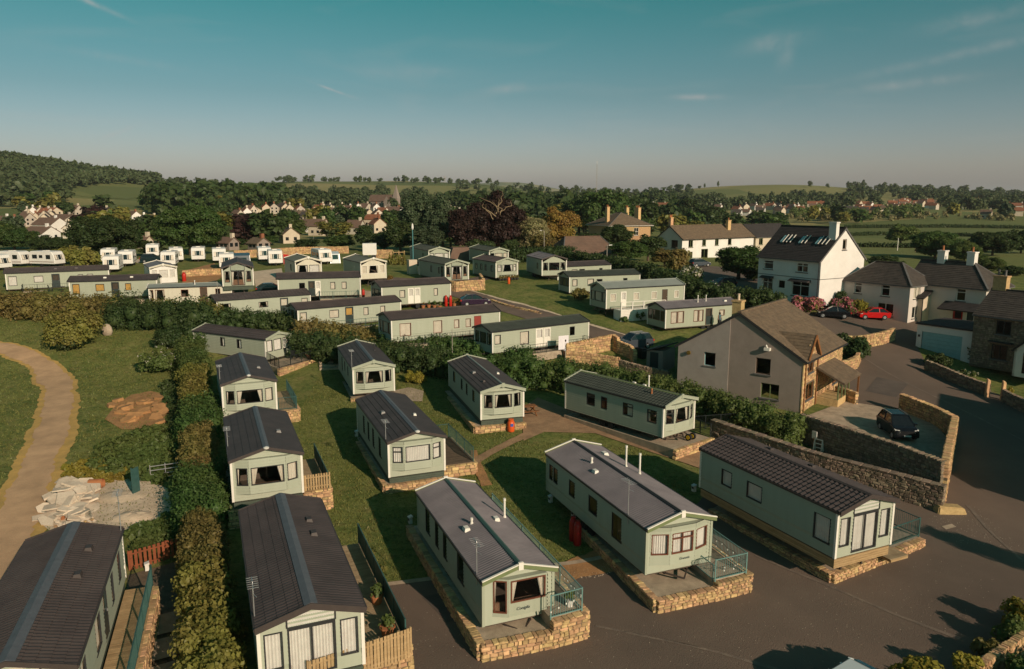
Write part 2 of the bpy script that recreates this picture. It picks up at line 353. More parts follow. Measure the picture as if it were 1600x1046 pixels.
# ------------------------------------------------------------------ the ground sheet
def ground_material():
    m = bpy.data.materials.new('grass_ground'); m.use_nodes = True; t = m.node_tree; L = t.links; p = t.nodes['Principled BSDF']; p.inputs['Roughness'].default_value = .95; p.inputs['Specular IOR Level'].default_value = .1
    def n(ty, **k):
        q = t.nodes.new(ty)
        for a, b in k.items(): setattr(q, a, b)
        return q
    pos = n('ShaderNodeNewGeometry').outputs['Position']
    def noise(s, d=8):
        q = n('ShaderNodeTexNoise'); q.inputs['Scale'].default_value = s; q.inputs['Detail'].default_value = d; q.inputs['Roughness'].default_value = .7; L.new(pos, q.inputs['Vector']); return q.outputs[0]
    def ramp(v, *st):
        r = n('ShaderNodeValToRGB'); e = r.color_ramp.elements
        while len(e) < len(st): e.new(.5)
        for i, (a, c) in enumerate(st): e[i].position = a; e[i].color = (*c, 1)
        L.new(v, r.inputs[0]); return r.outputs[0]
    a = ramp(noise(.35), (.30, (.095, .132, .034)), (.5, (.165, .185, .052)), (.68, (.255, .235, .08)))
    b = ramp(noise(6.0, 5), (.3, (.6, .6, .6)), (.7, (1.3, 1.3, 1.3)))
    dr = ramp(noise(.9, 10), (.50, (0, 0, 0)), (.72, (.75, .75, .75))); md = n('ShaderNodeMix', data_type='RGBA'); L.new(dr, md.inputs[0]); L.new(a, md.inputs[6]); md.inputs[7].default_value = (.26, .205, .085, 1)
    dk = ramp(noise(2.3, 6), (.36, (.55, .62, .55)), (.52, (1, 1, 1))); m0 = n('ShaderNodeMix', data_type='RGBA', blend_type='MULTIPLY'); m0.inputs[0].default_value = 1; L.new(md.outputs[2], m0.inputs[6]); L.new(dk, m0.inputs[7])
    mx = n('ShaderNodeMix', data_type='RGBA', blend_type='MULTIPLY'); mx.inputs[0].default_value = .8; L.new(m0.outputs[2], mx.inputs[6]); L.new(b, mx.inputs[7])
    vo = n('ShaderNodeTexVoronoi'); vo.inputs['Scale'].default_value = .0055; L.new(pos, vo.inputs['Vector'])
    sp = n('ShaderNodeSeparateColor'); L.new(vo.outputs['Color'], sp.inputs[0])
    fl = ramp(sp.outputs[0], (.0, (.115, .14, .048)), (.45, (.18, .19, .068)), (.8, (.29, .25, .105)))
    mf = n('ShaderNodeMix', data_type='RGBA', blend_type='MULTIPLY'); mf.inputs[0].default_value = .5; L.new(fl, mf.inputs[6]); L.new(b, mf.inputs[7])
    sx = n('ShaderNodeSeparateXYZ'); L.new(pos, sx.inputs[0])
    mr = n('ShaderNodeMapRange'); mr.inputs['From Min'].default_value = 130; mr.inputs['From Max'].default_value = 200; L.new(sx.outputs[1], mr.inputs[0])
    mm = n('ShaderNodeMix', data_type='RGBA'); L.new(mr.outputs[0], mm.inputs[0]); L.new(mx.outputs[2], mm.inputs[6]); L.new(mf.outputs[2], mm.inputs[7])
    L.new(mm.outputs[2], p.inputs['Base Color'])
    bp = n('ShaderNodeBump'); bp.inputs['Strength'].default_value = .7; bp.inputs['Distance'].default_value = .12; L.new(noise(9, 6), bp.inputs['Height']); L.new(bp.outputs[0], p.inputs['Normal'])
    MATS['grass_ground'] = m
ground_material()
ang = np.concatenate([np.arange(-180, -46, 12.0), np.arange(-46, 46.01, .42), np.arange(58, 180, 12.0)]); rr = 3.0 * 1.022 ** np.arange(0, 376)
A_, R_ = np.meshgrid(np.radians(ang), rr); gx = R_ * np.sin(A_); gy = R_ * np.cos(A_); gz = zt(gx, gy)
V = np.stack([gx, gy, gz], -1).reshape(-1, 3); na = len(ang); nr = len(rr)
ii, jj = np.meshgrid(np.arange(nr - 1), np.arange(na), indexing='ij'); j2 = (jj + 1) % na
Fq = np.stack([ii * na + jj, (ii + 1) * na + jj, (ii + 1) * na + j2, ii * na + j2], -1).reshape(-1, 4)[:, ::-1]
V = np.vstack([V, [[0, 0, 0]]]); me = npmesh('ground', V, Fq, 'grass_ground')
for p_ in me.polygons: p_.use_smooth = True
structure(link('ground', me))
def patch(name, pts, m, dz=.04, step=1.4, px=True, kind='structure'):
    """a sheet laid on the ground along an outline"""
    P = [G(*q) if px else Vector((q[0], q[1], 0)) for q in pts]
    bm = bmesh.new(); f = bm.faces.new([bm.verts.new((p.x, p.y, 0)) for p in P]); bmesh.ops.triangulate(bm, faces=[f])
    xs = [p.x for p in P]; ys = [p.y for p in P]
    for ax, lo, hi in ((0, min(xs), max(xs)), (1, min(ys), max(ys))):
        k = max(int((hi - lo) / step), 1)
        for i in range(1, k):
            c = [0, 0, 0]; c[ax] = lo + (hi - lo) * i / k; nn = [0, 0, 0]; nn[ax] = 1
            bmesh.ops.bisect_plane(bm, geom=bm.verts[:] + bm.edges[:] + bm.faces[:], plane_co=c, plane_no=nn)
    for v in bm.verts: v.co.z = zg(v.co.x, v.co.y) + dz
    bmesh.ops.recalc_face_normals(bm, faces=bm.faces[:])
    if sum(f.normal.z for f in bm.faces) < 0: bmesh.ops.reverse_faces(bm, faces=bm.faces[:])
    me = bpy.data.meshes.new(name); bm.to_mesh(me); bm.free(); me.materials.append(MATS[m]); o = link(name, me); o['kind'] = kind; return o
def ribbon(name, pts, width, m, dz=.05, px=True, jit=0.0, step=.35):
    """a path laid on the ground along a centre line"""
    P = [G(*q) if px else Vector(q) for q in pts]; W_ = width if isinstance(width, (list, tuple)) else [width] * len(P)
    L_ = [0]
    for a, b in zip(P, P[1:]): L_.append(L_[-1] + (b - a).to_2d().length)
    n = max(int(L_[-1] / step), 2); s = np.linspace(0, L_[-1], n + 1)
    def sm(vals):
        q = np.interp(s, L_, vals); k = max(3, int(n / max(len(P), 2) * .8) | 1)
        pad = np.concatenate([np.full(k, q[0]), q, np.full(k, q[-1])]); r_ = np.convolve(pad, np.ones(k) / k, 'same')[k:-k]; w_ = np.minimum(np.minimum(np.arange(n + 1), np.arange(n + 1)[::-1]) / k, 1); return q * (1 - w_) + r_ * w_
    X = sm([p.x for p in P]); Y = sm([p.y for p in P]); Wd = sm(W_)
    tx = np.gradient(X); ty = np.gradient(Y); l = np.hypot(tx, ty); nx, ny = -ty / l, tx / l
    cols = 6; V = []; rg = np.random.RandomState(3)
    for k in range(cols + 1):
        o = (k / cols - .5) * Wd
        if k in (0, cols): o = o + np.convolve(rg.normal(0, jit, n + 25), np.ones(9) / 5.2, 'same')[12:n + 13] + rg.uniform(-jit, jit, n + 1) * .25
        x = X + nx * o; y = Y + ny * o; V.append(np.stack([x, y, zt(x, y) + dz], -1))
    V = np.stack(V, 1).reshape(-1, 3); i, j = np.meshgrid(np.arange(n), np.arange(cols), indexing='ij'); c1 = cols + 1
    Fq = np.stack([i * c1 + j, i * c1 + j + 1, (i + 1) * c1 + j + 1, (i + 1) * c1 + j], -1).reshape(-1, 4)[:, ::-1]
    return structure(link(name, npmesh(name, V, Fq, m)))
# ------------------------------------------------------------------ ground: yards, roads, tracks, paths
patch('tarmac_yard', [(560, 1250), (588, 917), (690, 905), (800, 893), (905, 880), (962, 868), (1090, 788), (1130, 740), (1300, 740), (1470, 775), (1478, 757), (1484, 690), (1480, 660), (1408, 640), (1320, 628),
                      (1312, 590), (1340, 572), (1342, 548), (1300, 552), (1235, 516), (1250, 488), (1440, 498), (1432, 540), (1445, 565), (1545, 612), (1700, 660), (2000, 900), (2200, 1300)], 'tarmac', .04, 1.5)
for sm in ([(1180, 870), (1290, 915), (1400, 962), (1500, 1000)], [(930, 980), (1080, 1010), (1260, 1060)], [(1345, 640), (1400, 655), (1440, 680)], [(1350, 560), (1440, 610), (1600, 690)], [(1510, 790), (1545, 830), (1600, 880)]): ribbon('tarmac_seam', sm, .16, 'tarmac_seam', .055, jit=.05)
for pp in ([(1370, 590), (1420, 600), (1400, 622), (1352, 612)], [(700, 925), (735, 960), (700, 975), (660, 935)]): patch('tarmac_patch', pp, 'tarmac_patch', .052, 1.2)
patch('manhole_cover', [(1471, 824), (1487, 820), (1494, 825), (1478, 829)], 'concrete', .06, 1)
patch('forecourt', [(1258, 652), (1322, 628), (1408, 642), (1463, 664), (1482, 690), (1476, 752), (1380, 718), (1300, 684)], 'concrete', .07, 1.5)
patch('lane_ground', [(1120, 672), (1200, 694), (1250, 700), (1330, 728), (1400, 757), (1470, 790), (1473, 800), (1400, 779), (1300, 752), (1254, 738), (1180, 712), (1115, 690)], 'concrete', .05, 1)
ribbon('lane', [(1225, 668), (1300, 703), (1380, 740), (1462, 772)], 1.3, 'concrete', .06, jit=.1)
ribbon('site_road', [(560, 436), (640, 438), (705, 454), (760, 470), (850, 496), (930, 520), (1000, 545)], [4, 4, 4.2, 4.5, 4.5, 4.5, 5], 'asphalt', .05, jit=.08)
ribbon('road_edge', [(722, 451), (790, 470), (850, 486), (930, 510), (1010, 536)], .35, 'sand', .07, jit=.15)
ribbon('site_road_branch', [(800, 425), (770, 432), (735, 440), (690, 446)], 3, 'asphalt', .055, jit=.08)
ribbon('track_verge', [(-140, 535), (-60, 537), (10, 545), (62, 565), (92, 600), (90, 650), (70, 710), (40, 790), (0, 870), (-60, 990)], [3.0, 3.0, 3.0, 3.0, 3.0, 3.3, 3.5, 3.6, 3.5, 3.5], 'track_edge', .03, jit=.3)
ribbon('dirt_track', [(-140, 535), (-60, 537), (10, 545), (62, 565), (92, 600), (90, 650), (68, 710), (38, 790), (0, 870), (-60, 990)], [2.3, 2.3, 2.3, 2.3, 2.2, 2.2, 2.2, 2.3, 2.3, 2.3], 'track', .06, jit=.3)
patch('rubble_ground', [(58, 815), (85, 765), (150, 748), (215, 744), (262, 765), (270, 800), (235, 822), (170, 835), (90, 840)], 'sand', .05, .8)
patch('side_yard', [(200, 900), (300, 872), (300, 1120), (180, 1120)], 'dark_soil', .04, 1)
for q in ([(222, 972), (292, 955), (294, 985), (220, 1004)], [(216, 1012), (294, 992), (296, 1022), (212, 1046)], [(210, 1056), (296, 1030), (300, 1075), (204, 1100)]): patch('concrete_step', q, 'concrete', .14, 1)
patch('bare_earth', [(164, 656), (182, 632), (205, 618), (235, 612), (266, 618), (268, 640), (252, 658), (222, 672), (190, 672)], 'soil', .05, 1)
ribbon('garden_path', [(700, 752), (745, 720), (790, 695), (838, 672), (880, 668)], .75, 'paving_brown', .06, jit=.08)
patch('terrace_ground', [(815, 640), (840, 622), (885, 640), (960, 672), (1040, 700), (1130, 700), (1100, 735), (1010, 705), (930, 678), (850, 676), (818, 690)], 'paving_brown', .05, 1)
ribbon('slope_path', [(762, 760), (748, 735), (738, 705)], .6, 'soil', .055, jit=.1)
patch('step_path', [(612, 612), (640, 606), (662, 612), (660, 628), (618, 628)], 'concrete', .05, 1)
ribbon('kerb_strip', [(588, 917), (690, 904), (800, 892), (905, 880), (962, 868)], .35, 'concrete', .07)
ribbon('bare_strip', [(870, 905), (905, 888), (950, 878), (985, 872)], 1.6, 'soil', .06, jit=.4)
patch('pitch_gravel', [(205, 407), (240, 402), (252, 405), (215, 412)], 'sand', .05, 2)
patch('terrace_concrete', [(492, 458), (540, 452), (640, 462), (690, 478), (600, 480), (500, 472)], 'concrete', .05, 1.5)
patch('garden_earth', [(285, 425), (335, 412), (350, 432), (330, 445), (285, 445)], 'soil', .05, 2)
patch('garden_gravel', [(395, 425), (440, 420), (445, 445), (400, 452)], 'sand', .05, 2)
patch('drive', [(1090, 415), (1230, 424), (1262, 470), (1180, 470), (1100, 450), (1060, 425)], 'asphalt', .05, 2)
patch('meadow', [(95, 300), (160, 292), (240, 295), (250, 303), (200, 312), (130, 308)], 'grass_ground', .3, 20)
# ------------------------------------------------------------------ static caravans
def wall_face(mb, O, U, Nn, u0, u1, z0, z1, ops=(), board=.15, clip=None, lap=.05):
    O = Vector(O); U = Vector(U); Nn = Vector(Nn); zs = [z0, z1] + [q for o in ops for q in (o[2], o[3]) if z0 < q < z1]
    if board:
        k = 1
        while z0 + k * board < z1 - .02: zs.append(z0 + k * board); k += 1
    zs = sorted(zs); zz = [zs[0]]
    for q in zs[1:]:
        if q - zz[-1] > .012: zz.append(q)
    for a, b in zip(zz, zz[1:]):
        pa = pb = 0
        if board: pa = lap * (1 - ((a - z0 + 1e-4) % board) / board); pb = lap * (1 - ((b - z0 - 1e-4) % board) / board)
        segs = [(u0, u1)]; mid = (a + b) / 2
        for o in ops:
            if o[2] - .005 <= mid <= o[3] + .005:
                ns = []
                for s, e in segs:
                    if o[1] <= s or o[0] >= e: ns.append((s, e)); continue
                    if o[0] > s: ns.append((s, o[0]))
                    if o[1] < e: ns.append((o[1], e))
                segs = ns
        for s, e in segs:
            sa, ea, sb, eb = s, e, s, e
            if clip:
                la, ha = clip(a); lb, hb = clip(b); sa, ea, sb, eb = max(s, la), min(e, ha), max(s, lb), min(e, hb)
                if ea - sa < .01: continue
                if eb < sb: sb = eb = (sb + eb) / 2
            Z = lambda z: Vector((0, 0, z))
            mb.quad(O + U * sa + Nn * pa + Z(a), O + U * ea + Nn * pa + Z(a), O + U * eb + Nn * pb + Z(b), O + U * sb + Nn * pb + Z(b))
            if board and pa > lap * .9: mb.quad(O + U * sa + Z(a), O + U * ea + Z(a), O + U * ea + Nn * pa + Z(a), O + U * sa + Nn * pa + Z(a))
def curtain_mesh(mb, P, u0, u1, z0, z1, a, b, c, d):
    n = max(int((b - a) * (u1 - u0) / .055), 3)
    pts = []
    for i in range(n + 1):
        t = i / n; dep = -.10 + (.022 if i % 2 else -.022) + R.uniform(-.006, .006)
        ut = u0 + (u1 - u0) * (a + (b - a) * t); ub = u0 + (u1 - u0) * (c + (d - c) * t)
        pts.append((P(ut, z1, dep), P((ut + ub) / 2, (z0 + z1) / 2, dep), P(ub, z0, dep)))
    for p, q in zip(pts, pts[1:]): mb.quad(q[1], p[1], p[0], q[0]); mb.quad(q[2], p[2], p[1], q[1])
def window(par, O, U, Nn, u0, u1, z0, z1, fr='dark_trim', cur='c', cm='curtain', bar=None, mull=False, fw=.055, name='window', deep=-.05, sill=None):
    O = Vector(O); U = Vector(U); Nn = Vector(Nn)
    P = lambda u, z, d: O + U * u + Vector((0, 0, z)) + Nn * d
    def fb(mb, a, b, c, d, e=.032): mb.hexa([P(a, c, deep), P(b, c, deep), P(b, d, deep), P(a, d, deep)], [P(a, c, e), P(b, c, e), P(b, d, e), P(a, d, e)])
    mb = MB(); fb(mb, u0, u1, z0, z0 + fw); fb(mb, u0, u1, z1 - fw, z1); fb(mb, u0, u0 + fw, z0 + fw, z1 - fw); fb(mb, u1 - fw, u1, z0 + fw, z1 - fw)
    if bar: zb = z0 + (z1 - z0) * bar; fb(mb, u0 + fw, u1 - fw, zb - fw / 2, zb + fw / 2, .028)
    if mull: um = (u0 + u1) / 2; fb(mb, um - fw / 2, um + fw / 2, z0 + fw, z1 - fw, .024)
    w_ = mb.build(name, fr, par)
    mb = MB(); mb.quad(P(u0 + fw, z0 + fw, .004), P(u1 - fw, z0 + fw, .004), P(u1 - fw, z1 - fw, .004), P(u0 + fw, z1 - fw, .004)); mb.build('pane', 'pane', w_)
    if cur != 'x':
        mb = MB()
        if cur == 'c': curtain_mesh(mb, P, u0, u1, z0, z1, 0, 1, 0, 1)
        elif cur == 'h': curtain_mesh(mb, P, u0, u1, z0, z1, 0, .62, 0, .6)
        else: curtain_mesh(mb, P, u0, u1, z0, z1, 0, .22, 0, .10); curtain_mesh(mb, P, u0, u1, z0, z1, .78, 1, .90, 1)
        mb.build('curtain', cm, w_)
    if sill:
        mb = MB(); mb.hexa([P(u0 - .08, z0 - .10, -.02), P(u1 + .08, z0 - .10, -.02), P(u1 + .08, z0 - .10, .13), P(u0 - .08, z0 - .10, .13)], [P(u0 - .08, z0 - .005, -.02), P(u1 + .08, z0 - .005, -.02), P(u1 + .08, z0 - .015, .13), P(u0 - .08, z0 - .015, .13)]); mb.build('sill', sill, w_)
    return w_
def door(par, O, U, Nn, u0, u1, z0, z1, leaf='door_dark', fr='dark_trim', glass=True, cm=None, name='door'):
    O = Vector(O); U = Vector(U); Nn = Vector(Nn); P = lambda u, z, d: O + U * u + Vector((0, 0, z)) + Nn * d
    mb = MB(); zm = z0 + (z1 - z0) * .52
    def fb(a, b, c, d, lo=-.05, e=.015): mb.hexa([P(a, c, lo), P(b, c, lo), P(b, d, lo), P(a, d, lo)], [P(a, c, e), P(b, c, e), P(b, d, e), P(a, d, e)])
    f = .05; i = .09
    if glass:
        fb(u0 + f, u1 - f, z0, zm); fb(u0 + f, u0 + f + i, zm, z1 - f - i); fb(u1 - f - i, u1 - f, zm, z1 - f - i); fb(u0 + f, u1 - f, z1 - f - i, z1 - f)
    else: fb(u0 + f, u1 - f, z0, z1 - f)
    d = mb.build(name, leaf, par); mb = MB()
    fb(u0, u0 + f, z0, z1, -.06, .03); fb(u1 - f, u1, z0, z1, -.06, .03); fb(u0 + f, u1 - f, z1 - f, z1, -.06, .03); mb.build('door_frame', fr, d)
    if glass:
        a, b, c, e = u0 + f + i, u1 - f - i, zm, z1 - f - i
        mb = MB(); mb.quad(P(a, c, -.01), P(b, c, -.01), P(b, e, -.01), P(a, e, -.01)); mb.build('pane', 'pane', d)
        if cm: mb = MB(); curtain_mesh(mb, P, a, b, c, e, 0, 1, 0, 1); mb.build('curtain', cm, d)
    mb = MB(); q = P(u1 - f - .06, z0 + 1.0, .03); mb.bar(q - Vector((0, 0, .06)), q + Vector((0, 0, .06)), .025); mb.build('handle', 'alu', d)
    return d
def roof_mesh(L, W, H, Rr, style, name='roof'):
    wv, amp, nc, st = dict(tile=(.30, .028, 6, .035), rib=(.17, .016, 1, 0), step=(0, 0, 5, .028), fine=(.20, .012, 5, .022), flat=(0, 0, 1, 0), tilef=(.42, .02, 4, .03))[style]
    V = []; Fc = []; nx = int(L / wv * 4) + 1 if wv else 2
    xs = np.linspace(-L / 2, L / 2, nx); wave = amp * np.cos(2 * math.pi * xs / wv) if wv else np.zeros(nx)
    for s in (-1, 1):
        rows = []
        for k in range(nc): rows += [(k / nc, st), ((k + 1) / nc - 1e-4, 0.0)]
        if nc > 1: rows.insert(0, (0, 0))
        b = len(V)
        for t, dz in rows:
            for x, q in zip(xs, wave): V.append((x, s * (W / 2) * (1 - t), H + Rr * t + dz + q))
        for i in range(len(rows) - 1):
            for j in range(nx - 1):
                a = b + i * nx + j; f = (a, a + 1, a + nx + 1, a + nx); Fc.append(f if s < 0 else f[::-1])
        b = len(V); e = .07
        V += [(-L / 2, s * W / 2, H - e), (L / 2, s * W / 2, H - e), (L / 2, 0, H + Rr - e), (-L / 2, 0, H + Rr - e)]; Fc.append((b + 3, b + 2, b + 1, b))
    me = bpy.data.meshes.new(name); me.from_pydata(V, [], Fc); return me
def vent(par, x, s, W, H, Rr, m='vent_grey', big=.22):
    y = s * W * .25; z = H + Rr * (1 - abs(y) / (W / 2)); mb = MB(); b = big
    mb.hexa([(x - b, y - b * .7, z - .03), (x + b, y - b * .7, z - .03), (x + b, y + b * .7, z - .03), (x - b, y + b * .7, z - .03)], [(x - b * .8, y - b * .5, z + .14), (x + b * .8, y - b * .5, z + .14), (x + b * .8, y + b * .5, z + .14), (x - b * .8, y + b * .5, z + .14)])
    mb.build('roof_vent', m, par)
def flue(par, x, yf, W, H, Rr, h, m='trim_white', r=.055):
    y = yf * W / 2; z = H + Rr * (1 - abs(yf)); mb = MB(); mb.tube((x, y, z - .05), (x, y, z + h), r, r, 10); mb.tube((x, y, z + h + .02), (x, y, z + h + .14), r * 1.35, r * 1.2, 10); mb.tube((x, y, z - .04), (x, y, z + .09), r * 1.8, r * 1.2, 10); mb.build('flue', m, par)
def aerial(par, x, y, z, h):
    mb = MB(); mb.tube((x, y, z), (x, y, z + h), .022, n=6); mb.bar((x - .45, y, z + h - .08), (x + .45, y, z + h - .08), .025)
    for k in range(6): q = x - .42 + k * .165; mb.bar((q, y - .2, z + h - .08), (q, y + .2, z + h - .08), .016)
    mb.bar((x - .02, y, z + h - .5), (x + .3, y + .1, z + h - .5), .016); mb.build('tv_aerial', 'alu', par)
UN = {}
def world(n, x, y):
    u = UN[n]; c, s = math.cos(u['h']), math.sin(u['h']); return Vector((u['x'] + c * x - s * y, u['y'] + s * x + c * y, 0))
def caravan(key, x, y, zb, hd, L, W, H, Rr, label, wall='sage', roof='roof_dark', style='step', ridge='ridge_blue', barge='barge_dark', frame='dark_trim', front='bay', fcur='ooc', side=(), back=(), skirt=None,
            board=.17, vents=(), flues=(), aer=None, cm='curtain', lamp=False, group='static caravans on the holiday park', bar=None, cat='static caravan', corner='trim_white', fw_=None, ridge_w=.17, deep_barge=.17, bq=.72, cmull=False):
    h = rad(hd); UN[key] = dict(x=x, y=y, z=zb, h=h, L=L, W=W, H=H)
    t = thing('static_caravan', label, cat, (x, y, zb), h, group)
    Ww = W - .2; xf = L / 2 - .24; xr = -L / 2 + .09; Lw = xf - xr; hw = Ww / 2
    FO, FU, FN = Vector((xf, -hw, 0)), Vector((0, 1, 0)), Vector((1, 0, 0))
    sides = {'r': (Vector((xf, hw, 0)), Vector((-1, 0, 0)), Vector((0, 1, 0))), 'l': (Vector((xf, -hw, 0)), Vector((-1, 0, 0)), Vector((0, -1, 0)))}
    mb = MB(); Hs = H - .05 + .1 * Rr / (W / 2) - .02
    ops = {'l': [], 'r': []}
    KZ = dict(w=(.85, 1.80), t=(.50, 1.88), k=(1.0, 1.72), d=(.03, 2.0), g=(.03, 2.0), e=(.03, 2.0))
    for sd, kind, a, b, *rest in side:
        z0, z1 = KZ[kind]; ops[sd].append((a, b, z0, z1, kind, rest))
    for sd in 'lr': wall_face(mb, *sides[sd], 0, Lw, 0, Hs, ops[sd], board)
    gab = lambda z: ((0, Ww) if z <= Hs else (hw * (z - Hs) / (Hs + Rr * Ww / W - Hs + 1e-6), Ww - hw * (z - Hs) / (Rr * Ww / W + 1e-6)))
    top = Hs + Rr * Ww / W - .01
    bops = [(a, b, KZ[k][0], KZ[k][1], k, r) for k, a, b, *r in back]
    wall_face(mb, (xr, hw, 0), (0, -1, 0), (-1, 0, 0), 0, Ww, 0, top, bops, board, gab)
    fops = []; fo = []
    if front == 'bay':
        m_, q_ = .2, bq; dp = .30; z0, z1 = .42, H - .03
        plan = [(m_, 0), (m_ + q_, dp), (Ww - m_ - q_, dp), (Ww - m_, 0)]
        wall_face(mb, FO, FU, FN, 0, Ww, 0, top, [(m_, Ww - m_, z0, z1)], board, gab)
        wz0, wz1 = .92, 1.98
        for i in range(3):
            (ua, da), (ub, db) = plan[i], plan[i + 1]; A = FO + FU * ua + FN * da; B = FO + FU * ub + FN * db; d_ = (B - A); ll = d_.length; d_ = d_ / ll; nn = Vector((d_.y, -d_.x, 0)); p = .07 if i != 1 else .10
            wall_face(mb, A, d_, nn, 0, ll, z0, z1, [(p, ll - p, wz0, wz1)], board); fo.append((A, d_, nn, p, ll - p, wz0, wz1))
        for zq in (z0, z1): mb.quad(*[FO + FU * u + FN * d + Vector((0, 0, zq)) for u, d in plan])
    elif front == 'corner':
        m_, q_, dp = .42, .62, .34; z0, z1 = .36, H - .03
        plan = [(m_, 0), (m_ + q_, dp), (Ww - .42, dp), (Ww - .42, 0)]
        wall_face(mb, FO, FU, FN, 0, Ww, 0, top, [(m_, Ww - .42, z0, z1)], board, gab)
        for i in range(3):
            (ua, da), (ub, db) = plan[i], plan[i + 1]; A = FO + FU * ua + FN * da; B = FO + FU * ub + FN * db; d_ = (B - A); ll = d_.length; d_ = d_ / ll; nn = Vector((d_.y, -d_.x, 0)); sp = ((.04, ll - .08, .52, 2.0), (.08, ll - .08, .98, 1.98), None)[i]
            wall_face(mb, A, d_, nn, 0, ll, z0, z1, [sp] if sp else [], board if i != 1 else 0)
            if sp: fo.append((A, d_, nn, *sp))
        for zq in (z0, z1): mb.quad(*[FO + FU * u + FN * d + Vector((0, 0, zq)) for u, d in plan])
    elif front == 'patio':
        dw = .86; c = Ww / 2; spec = [(c - dw - .82, c - dw - .16, .5, 1.98), (c - dw, c + dw, .06, 2.0), (c + dw + .16, c + dw + .82, .5, 1.98)]
        wall_face(mb, FO, FU, FN, 0, Ww, 0, top, spec, board, gab); fo = [(FO, FU, FN, *s) for s in spec]
    else:
        spec = [(.18, .95, .75, 1.95), (1.12, Ww - 1.12, .75, 1.95), (Ww - .95, Ww - .18, .75, 1.95)] if front == 'flat' else [(.3, Ww / 2 - .12, .7, 1.85), (Ww / 2 + .12, Ww - .3, .7, 1.85)]
        wall_face(mb, FO, FU, FN, 0, Ww, 0, top, spec, board, gab); fo = [(FO, FU, FN, *s) for s in spec]
    mb.build('wall', wall, t)
    mb = MB(); mb.box((xr + .02, -hw + .02, -.10), (xf - .02, hw - .02, .03)); mb.build('floor', 'interior', t); mb = MB(); mb.box((xr + .3, .25, .03), (xf - 3.2, .33, H - .1)); mb.box((xf - 3.3, -hw + .3, .03), (xf - 3.2, hw - .3, H - .1)); mb.build('dark_partition', 'interior', t)  # dark inner wall added so the side windows look dark
    mb = MB(); mb.box((xf - .75, -hw + .15, .03), (xf - .12, hw - .15, .48)); mb.box((xf - .26, -hw + .15, .48), (xf - .14, hw - .15, .82)); mb.box((xf - 2.6, hw - .8, .03), (xf - .9, hw - .15, .48)); mb.build('sofa', 'sofa', t)
    for i, w_ in enumerate(fo):
        cu = fcur[i] if i < len(fcur) else fcur[-1]
        if front == 'patio' and i == 1:
            d = window(t, *w_, fr=frame, cur=cu, cm=cm, mull=True, fw=.075, name='patio_door')
            zt_ = 2.06; P = lambda u, z, q: FO + FU * u + Vector((0, 0, z)) + FN * q; c = Ww / 2; gt = lambda u: Hs - .12 + Rr * (1 - abs(u - c) / hw)
            us = np.linspace(c - dw, c + dw, 23); mbc = MB(); mbp = MB(); mbf = MB()
            for a, b in zip(us, us[1:]): mbc.quad(P(a, zt_, .026), P(b, zt_, .034), P(b, max(gt(b) - .05, zt_ + .01), .034), P(a, max(gt(a) - .05, zt_ + .01), .026))
            mbp.quad(P(c - dw, zt_, .042), P(c + dw, zt_, .042), P(c + dw, gt(c + dw) - .03, .042), P(c, gt(c) - .03, .042), P(c - dw, gt(c - dw) - .03, .042))
            mbf.bar(P(c - dw, zt_, .035), P(c + dw, zt_, .035), .06, .06); mbf.bar(P(c - dw, gt(c - dw) - .03, .035), P(c, gt(c) - .03, .035), .05); mbf.bar(P(c + dw, gt(c + dw) - .03, .035), P(c, gt(c) - .03, .035), .05); mbf.bar(P(c - dw, zt_, .035), P(c - dw, gt(c - dw), .02), .06); mbf.bar(P(c + dw, zt_, .035), P(c + dw, gt(c + dw), .02), .06)
            gw = mbf.build('gable_window', frame, t); cu == 'c' and mbc.build('curtain', cm, gw); mbp.build('pane', 'pane', gw)
        else: window(t, *w_, fr=frame, cur=cu, cm=cm, bar=(bar if i != 1 else .72 if cmull else None), mull=cmull and i == 1)
    for sd in 'lr':
        for a, b, z0, z1, kind, rest in ops[sd]:
            opt = rest[0] if rest else 'c'; m2 = rest[1] if len(rest) > 1 else cm
            if kind in 'dge': door(t, *sides[sd], a, b, z0, z1, leaf=(m2 if len(rest) > 1 and m2.startswith('door') else 'trim_white' if kind == 'e' else 'door_dark'), fr=('trim_white' if kind == 'e' else frame), glass=kind != 'd' or opt == 'h', cm=('curtain_white' if kind == 'e' else m2 if opt == 'h' else None))
            else: window(t, *sides[sd], a, b, z0, z1, fr=(fw_ or frame), cur=opt, cm=m2, bar=(.72 if kind == 'w' and bar else None))
    for a, b, z0, z1, kind, rest in bops: window(t, (xr, hw, 0), (0, -1, 0), (-1, 0, 0), a, b, z0, z1, fr=frame, cur='c', cm=cm)
    me = roof_mesh(L, W, H, Rr, style); me.materials.append(MATS[roof]); link('roof', me, t)
    mb = MB(); rw = ridge_w
    for s in (-1, 1):
        yy = s * rw; zz = H + Rr - Rr * rw / (W / 2)
        mb.hexa([(-L / 2, 0, H + Rr - .02), (L / 2, 0, H + Rr - .02), (L / 2, yy, zz - .02), (-L / 2, yy, zz - .02)], [(-L / 2, 0, H + Rr + .065), (L / 2, 0, H + Rr + .065), (L / 2, yy, zz + .05), (-L / 2, yy, zz + .05)])
    mb.build('ridge_cap', ridge, t)
